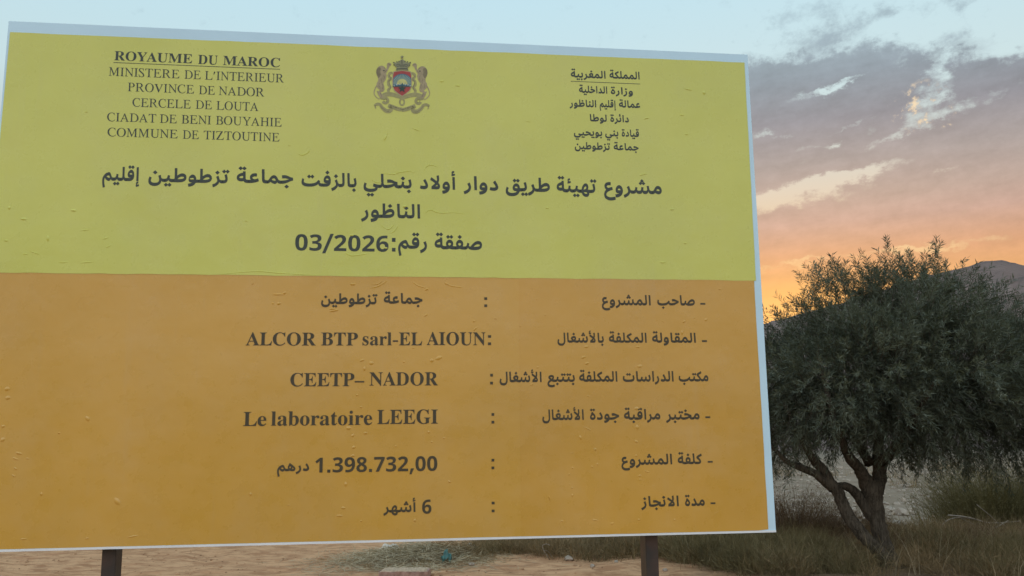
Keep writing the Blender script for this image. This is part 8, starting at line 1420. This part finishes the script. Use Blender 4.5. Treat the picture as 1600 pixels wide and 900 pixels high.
inside = lambda x, y: y > edge(x) + 0.1
g1 = scatter(230, -0.75, 9.0, 10.4, 17.0, inside) + scatter(50, -0.65, 2.4, 12.6, 15.0, inside)
tag(tussocks('dry_grass', g1, M['dry_grass'], rs, 70, (0.10, 0.42), 0.0062, 1.25, spread=0.10), kind='stuff')
d1 = scatter(300, -0.7, 9.0, 10.4, 16.5, inside, (0.6, 1.35)) + scatter(70, -0.65, 2.4, 12.8, 15.0, inside, (0.6, 1.2))
tag(domes('dry_brush', d1, M['dry_grass'], rs), kind='stuff')
d2 = scatter(60, 2.1, 4.1, 11.4, 13.6, inside, (0.9, 1.7)) + scatter(40, 5.3, 8.5, 10.6, 14.2, inside, (0.8, 1.5))
tag(domes('green_brush', d2, M['green_grass'], rs, 330, 0.005, 0.06, 0.20, 0.95), kind='stuff')
d3 = scatter(90, 3.2, 9.0, 13.0, 16.5, inside, (0.7, 1.5))
tag(domes('brown_brush', d3, M['brown_twig'], rs, 230), kind='stuff')
g2 = scatter(40, 2.0, 4.2, 11.3, 13.6, inside, (0.9, 1.5)) + scatter(30, 5.4, 8.2, 10.8, 14.0, inside, (0.7, 1.3)) + scatter(14, -0.6, 1.8, 13.3, 14.6, inside, (.7, 1.1))
tag(tussocks('green_grass', g2, M['green_grass'], rs, 110, (0.15, 0.50), 0.006, 1.2, spread=0.16), kind='stuff')
g4 = scatter(150, 2.3, 8.5, 10.6, 15.0, lambda x, y: y > edge(x))
tag(tussocks('pale_stalks', g4, M['straw'], rs, 5, (0.3, 0.62), 0.005, 0.45, spread=0.10), kind='stuff')
g3 = scatter(150, -30, 30, 19, 60, lambda x, y: not (5 < x < 14 and y < 36), (0.6, 1.6))
tag(tussocks('far_scrub', g3, M['dry_grass'], rs, 60, (0.2, 0.6), 0.012, 0.8, spread=0.3), kind='stuff')


def make_bush(name, loc, rx, ry, h, n, mat, label, cat, seed, w=0.006, lean=0.9, leafmat=None, nl=0, droop=0.0):
    r = np.random.RandomState(seed)
    B = empty(name, (loc[0], loc[1], float(ground_z(loc[0], loc[1]))))
    tag(B, label, cat)
    q = r.normal(size=(n, 2)) * 0.42
    P = np.stack([q[:, 0] * rx, q[:, 1] * ry, np.full(n, -0.02)], 1)
    d = np.sqrt((q ** 2).sum(1))
    H = h * r.uniform(0.45, 1.05, n) * np.clip(1.15 - 0.45 * d, 0.35, 1.1)
    A = np.arctan2(q[:, 1], q[:, 0]) + r.normal(size=n) * 0.6
    V, F = blades(P, H, np.full(n, w) * r.uniform(0.6, 1.4, n), r.uniform(0.1, lean, n), A, r, 4)
    mesh_obj('stems', V, F, mat, B)
    if nl:
        i = r.randint(0, n, nl)
        t = r.uniform(0.3, 1.0, nl)
        dirv = np.stack([np.cos(A[i]), np.sin(A[i]), np.zeros(nl)], 1)
        Q = P[i] + np.array([0, 0, 1.0]) * (H[i] * t * 0.9)[:, None] + dirv * (H[i] * 0.5 * lean * t ** 1.8)[:, None] + r.normal(size=(nl, 3)) * 0.03
        D = unit(r.normal(size=(nl, 3)) + np.array([0, 0, 0.9]))
        l = r.uniform(0.03, 0.08, nl)
        V, F = leaves(Q, D, l, l * 0.14, r.normal(size=(nl, 3)), r)
        mesh_obj('leaves', V, F, leafmat or mat, B)
    return B


make_bush('broom_bush', (8.8, 17.1), 1.35, 1.0, 1.5, 4200, M['broom'], 'feathery olive green bush right of the trunk with bleached twigs at its foot', 'bush', 3, 0.008, 0.9, M['broom'], 16000)
make_bush('dry_bush', (4.35, 14.6), 0.72, 0.55, 1.05, 1500, M['brown_twig'], 'tall brown dead bush between the board and the leaning trunk', 'bush', 4, 0.006, 0.55, M['brown_twig'], 5000)
make_bush('dry_bush', (5.15, 14.4), 0.62, 0.5, 0.72, 1000, M['brown_twig'], 'low brown dead bush behind the leaning trunk', 'bush', 6, 0.006, 0.7, M['brown_twig'], 3500)
make_bush('dry_bush', (3.35, 15.1), 0.8, 0.5, 0.85, 1100, M['brown_twig'], 'brown dead bush half hidden by the right edge of the board', 'bush', 8, 0.006, 0.6, M['brown_twig'], 3500)
make_bush('weed_clump', (6.5, 15.0), 0.5, 0.4, 0.42, 500, M['dry_grass'], 'small tuft of dry weeds right of the trunk before the gravel', 'weed', 9, 0.006, 0.9, M['dry_grass'], 1500)


def make_branches():
    r = random.Random(21)
    B = empty('fallen_branch', (7.85, 15.9, 0.0))
    tag(B, 'bleached bare branches lying at the foot of the green bush', 'branch')
    mb = MB()
    for pts, ra in (([(-.55, 0, .34), (-.2, .02, .30), (.2, .1, .20), (.75, .15, .22)], .013), ([(-.75, -.1, .02), (-.68, -.1, .22), (-.4, 0, .30), (.05, .1, .24)], .010),
                    ([(-.2, -.1, .10), (.15, -.05, .12), (.45, 0, .24)], .015), ([(.2, -.1, -.02), (.5, -.05, .08), (.95, .1, .16)], .012), ([(.35, 0, .20), (.5, .05, .05), (.6, .1, -.02)], .009),
                    ([(-.35, .05, .3), (-.05, .1, .16), (.25, .2, .02)], .008), ([(.0, .1, .5), (.3, .15, .25), (.5, .2, .02)], .007), ([(.9, .1, .0), (1.02, .05, .35), (1.0, .1, .7)], .009)):
        S = spline(pts, 5)
        mb.tube([tuple(q) for q in S], [ra * (1.1 - 0.6 * i / len(S)) for i in range(len(S))], 6, wob=0.15, rng=r)
    mb.build('limbs', M['dead_wood'], B, smooth=True)
    mb = MB()
    t = empty('bare_twig', (0.42, 13.35, 0.0))
    tag(t, 'pale forked twig standing in the grass left of the second post', 'twig')
    for pts, ra in (([(-.04, 0, .19), (-.02, 0, .12), (.02, 0, .06), (.07, .02, -.02)], .006), ([(-.02, 0, .12), (.05, .03, .10), (.12, .02, -.02)], .004), ([(-.04, 0, .19), (.02, 0, .21), (.07, 0, .19)], .005)):
        S = spline(pts, 4)
        mb.tube([tuple(q) for q in S], ra, 5)
    mb.build('stems', M['dead_wood'], t)


make_branches()


# heap of cut straw
def make_straw():
    r = np.random.RandomState(31)
    n = 8000
    q = r.normal(size=(n, 2))
    x = -1.55 + q[:, 0] * 0.55
    y = 13.25 + q[:, 1] * 0.62
    hh = 0.20 * np.exp(-((x + 1.45) / 0.75) ** 2 - ((y - 13.4) / 0.6) ** 2)
    z = ground_z(x, y) + r.uniform(0.0, 1.0, n) * (hh + 0.02)
    a = r.uniform(0, 2 * math.pi, n)
    D = unit(np.stack([np.cos(a), np.sin(a) * 0.7, r.normal(size=n) * 0.22], 1))
    l = r.uniform(0.08, 0.28, n)
    V, F = leaves(np.stack([x, y, z], 1), D, l, np.full(n, 0.0075), np.tile([[0, 0, 1.0]], (n, 1)) + r.normal(size=(n, 3)) * .4, r, 0.08)
    V[:, 2] = np.maximum(V[:, 2], ground_z(V[:, 0], V[:, 1]) + 0.002)
    tag(mesh_obj('straw_heap', V, F, M['straw']), 'low heap of pale cut straw on the dirt behind the clay block', 'straw')
    n = 4200
    q = r.normal(size=(n, 2))
    x = -0.95 + q[:, 0] * 0.36
    y = 13.75 + q[:, 1] * 0.45
    hh = 0.17 * np.exp(-((x + 0.95) / 0.6) ** 2 - ((y - 13.8) / 0.55) ** 2)
    z = ground_z(x, y) + r.uniform(0.0, 1.0, n) * (hh + 0.02)
    a = r.uniform(0, 2 * math.pi, n)
    D = unit(np.stack([np.cos(a), np.sin(a), r.normal(size=n) * 0.4], 1))
    l = r.uniform(0.06, 0.2, n)
    V, F = leaves(np.stack([x, y, z], 1), D, l, np.full(n, 0.006), r.normal(size=(n, 3)), r, 0.1)
    V[:, 2] = np.maximum(V[:, 2], ground_z(V[:, 0], V[:, 1]) + 0.002)
    tag(mesh_obj('brushwood_heap', V, F, M['dry_grass']), 'low heap of grey brown dry brushwood beside the teal plastic', 'brushwood')


make_straw()


def rock_mesh(mb, c, s, r, flat=0.7):
    """a lumpy stone from a squashed, jittered icosphere"""
    t = (1 + 5 ** 0.5) / 2
    V = [Vector(q).normalized() for q in ((-1, t, 0), (1, t, 0), (-1, -t, 0), (1, -t, 0), (0, -1, t), (0, 1, t), (0, -1, -t), (0, 1, -t), (t, 0, -1), (t, 0, 1), (-t, 0, -1), (-t, 0, 1))]
    F = [(0, 11, 5), (0, 5, 1), (0, 1, 7), (0, 7, 10), (0, 10, 11), (1, 5, 9), (5, 11, 4), (11, 10, 2), (10, 7, 6), (7, 1, 8), (3, 9, 4), (3, 4, 2), (3, 2, 6), (3, 6, 8), (3, 8, 9),
         (4, 9, 5), (2, 4, 11), (6, 2, 10), (8, 6, 7), (9, 8, 1)]
    a = r.uniform(0, 6.28)
    sx, sy = r.uniform(0.8, 1.3), r.uniform(0.7, 1.1)
    out = []
    for q in V:
        k = r.uniform(0.75, 1.15)
        x, y, z = q.x * sx * k, q.y * sy * k, q.z * flat * k
        out.append((c[0] + s * (x * math.cos(a) - y * math.sin(a)), c[1] + s * (x * math.sin(a) + y * math.cos(a)), c[2] + s * z))
    mb.raw(out, F)


rr = random.Random(44)
gm = MB()
for _ in range(1700):
    y = 17.5 + 45 * rr.random() ** 1.8
    x = y * rr.uniform(0.22, 0.66)
    s = rr.uniform(0.02, 0.07) * (1 + y / 60) * (1.0 if rr.random() > 0.06 else 2.2)
    rock_mesh(gm, (x, y, float(ground_z(x, y)) + s * 0.15), s, rr)
tag(gm.build('gravel', M['rock']), kind='stuff')
cm = MB()
for _ in range(650):
    x, y = rr.uniform(-8, 2.8), 10.6 + 4.5 * rr.random()
    if y > edge(x) + 0.1:
        continue
    s = rr.uniform(0.006, 0.016) * (1.0 if rr.random() > 0.1 else 1.9)
    rock_mesh(cm, (x, y, float(ground_z(x, y)) + s * 0.2), s, rr)
tag(cm.build('dirt_clods', M['clod']), kind='stuff')

for x, y, s, label in ((0.74, 13.15, 0.075, 'rounded grey stone at the grass edge beside the pale twig'),
                       (1.00, 12.35, 0.050, 'flat whitish stone lying alone on the dirt near the second post'),
                       (-0.58, 12.6, 0.045, 'small pinkish stone on the dirt right of the teal plastic'),
                       (-1.52, 12.15, 0.06, 'small cream stone in the straw just behind the clay block'),
                       (-0.78, 14.35, 0.055, 'small white stone right of the brushwood heap'),
                       (-1.50, 13.75, 0.050, 'small orange tinted stone in the middle of the straw heap'),
                       (1.35, 12.75, 0.040, 'small pale stone on the dirt just left of the second post'),
                       (1.9, 12.1, 0.040, 'small pale stone on the dirt just right of the second post'),
                       (7.05, 17.6, 0.16, 'long pale rock at the near edge of the gravel bed')):
    mb = MB()
    rock_mesh(mb, (0, 0, s * 0.35), s, rr, 0.65)
    o = mb.build('stone', M['rock'])
    o.location = (x, y, float(ground_z(x, y)))
    tag(o, label, 'stone', 'loose stones on the ground')


def make_block():
    """broken piece of clay building block with mortar on top"""
    r = random.Random(3)
    B = empty('clay_block', (-1.36, 11.72, float(ground_z(-1.36, 11.72))), math.radians(-2))
    tag(B, 'reddish clay building block with mortar on its top lying on the dirt', 'block')
    nx, ny = 16, 8
    V, F = [], []
    for z, j in ((0.0, 0.006), (0.055, 0.006), (0.115, 0.008)):
        for k in range(2 * (nx + ny)):
            if k < nx:
                x, y = -0.30 + 0.6 * k / nx, -0.17
            elif k < nx + ny:
                x, y = 0.30, -0.17 + 0.34 * (k - nx) / ny
            elif k < 2 * nx + ny:
                x, y = 0.30 - 0.6 * (k - nx - ny) / nx, 0.17
            else:
                x, y = -0.30, 0.17 - 0.34 * (k - 2 * nx - ny) / ny
            V.append((x + r.uniform(-j, j), y + r.uniform(-j, j), z - 0.02 + r.uniform(-j, j) * (z > 0)))
    n = 2 * (nx + ny)
    for l in range(2):
        for k in range(n):
            F.append((l * n + k, l * n + (k + 1) % n, (l + 1) * n + (k + 1) % n, (l + 1) * n + k))
    F.append(tuple(2 * n + k for k in range(n)))
    mesh_obj('body', V, F, M['clay'], B)
    # crust of mortar
    V, F = [], []
    gx, gy = 26, 14
    for i in range(gx + 1):
        for j in range(gy + 1):
            e = min(i, gx - i, j, gy - j)
            V.append((-0.285 + 0.57 * i / gx + r.uniform(-.006, .006), -0.155 + 0.31 * j / gy + r.uniform(-.006, .006), 0.094 + (0.0 if e == 0 else 0.012 + r.uniform(0, 0.010))))
    for i in range(gx):
        for j in range(gy):
            F.append((i * (gy + 1) + j, (i + 1) * (gy + 1) + j, (i + 1) * (gy + 1) + j + 1, i * (gy + 1) + j + 1))
    mesh_obj('mortar', V, F, M['mortar'], B)


make_block()


def crumple(name, loc, sx, sy, sz, mat, seed, label, cat, group=None):
    """a crumpled scrap of thin plastic"""
    r = np.random.RandomState(seed)
    n = 12
    g = np.linspace(-1, 1, n)
    X, Y = np.meshgrid(g, g, indexing='ij')
    fold = np.abs(np.sin(X * 3.1 + Y * 1.7 + seed)) * 0.6 + np.abs(np.sin(Y * 4.3 - X * 2.2)) * 0.4
    Z = np.clip(fold * (1 - 0.55 * (X ** 2 + Y ** 2)), 0, 2) + r.uniform(0, 0.12, X.shape)
    V = np.stack([X * sx * (1 - 0.25 * np.abs(Y)) + r.normal(size=X.shape) * sx * .06, Y * sy * (1 - 0.3 * np.abs(X)) + r.normal(size=X.shape) * sy * .06, Z * sz], -1).reshape(-1, 3)
    i = np.arange(n * n).reshape(n, n)
    F = np.stack([i[:-1, :-1], i[1:, :-1], i[1:, 1:], i[:-1, 1:]], -1).reshape(-1, 4)
    o = mesh_obj(name, V, F, mat)
    sm = o.modifiers.new('thickness', 'SOLIDIFY')
    sm.thickness = 0.003
    o.location = (loc[0], loc[1], float(ground_z(*loc)) + 0.005)
    tag(o, label, cat, group)


crumple('plastic_rag', (-0.93, 12.85), 0.075, 0.075, 0.20, M['teal'], 5, 'crumpled teal plastic rag on the dirt beside the brushwood', 'rag')
crumple('plastic_scrap', (-1.95, 14.75), 0.16, 0.12, 0.12, M['scrap'], 6, 'crumpled off white plastic scrap at the back of the straw heap', 'litter', 'scraps of plastic litter')
crumple('plastic_scrap', (-0.70, 14.75), 0.10, 0.08, 0.08, M['scrap'], 8, 'torn white plastic scrap behind the teal rag', 'litter', 'scraps of plastic litter')
crumple('plastic_scrap', (-0.42, 14.45), 0.12, 0.05, 0.05, M['scrap'], 9, 'long thin white plastic strip at the left end of the grass', 'litter', 'scraps of plastic litter')
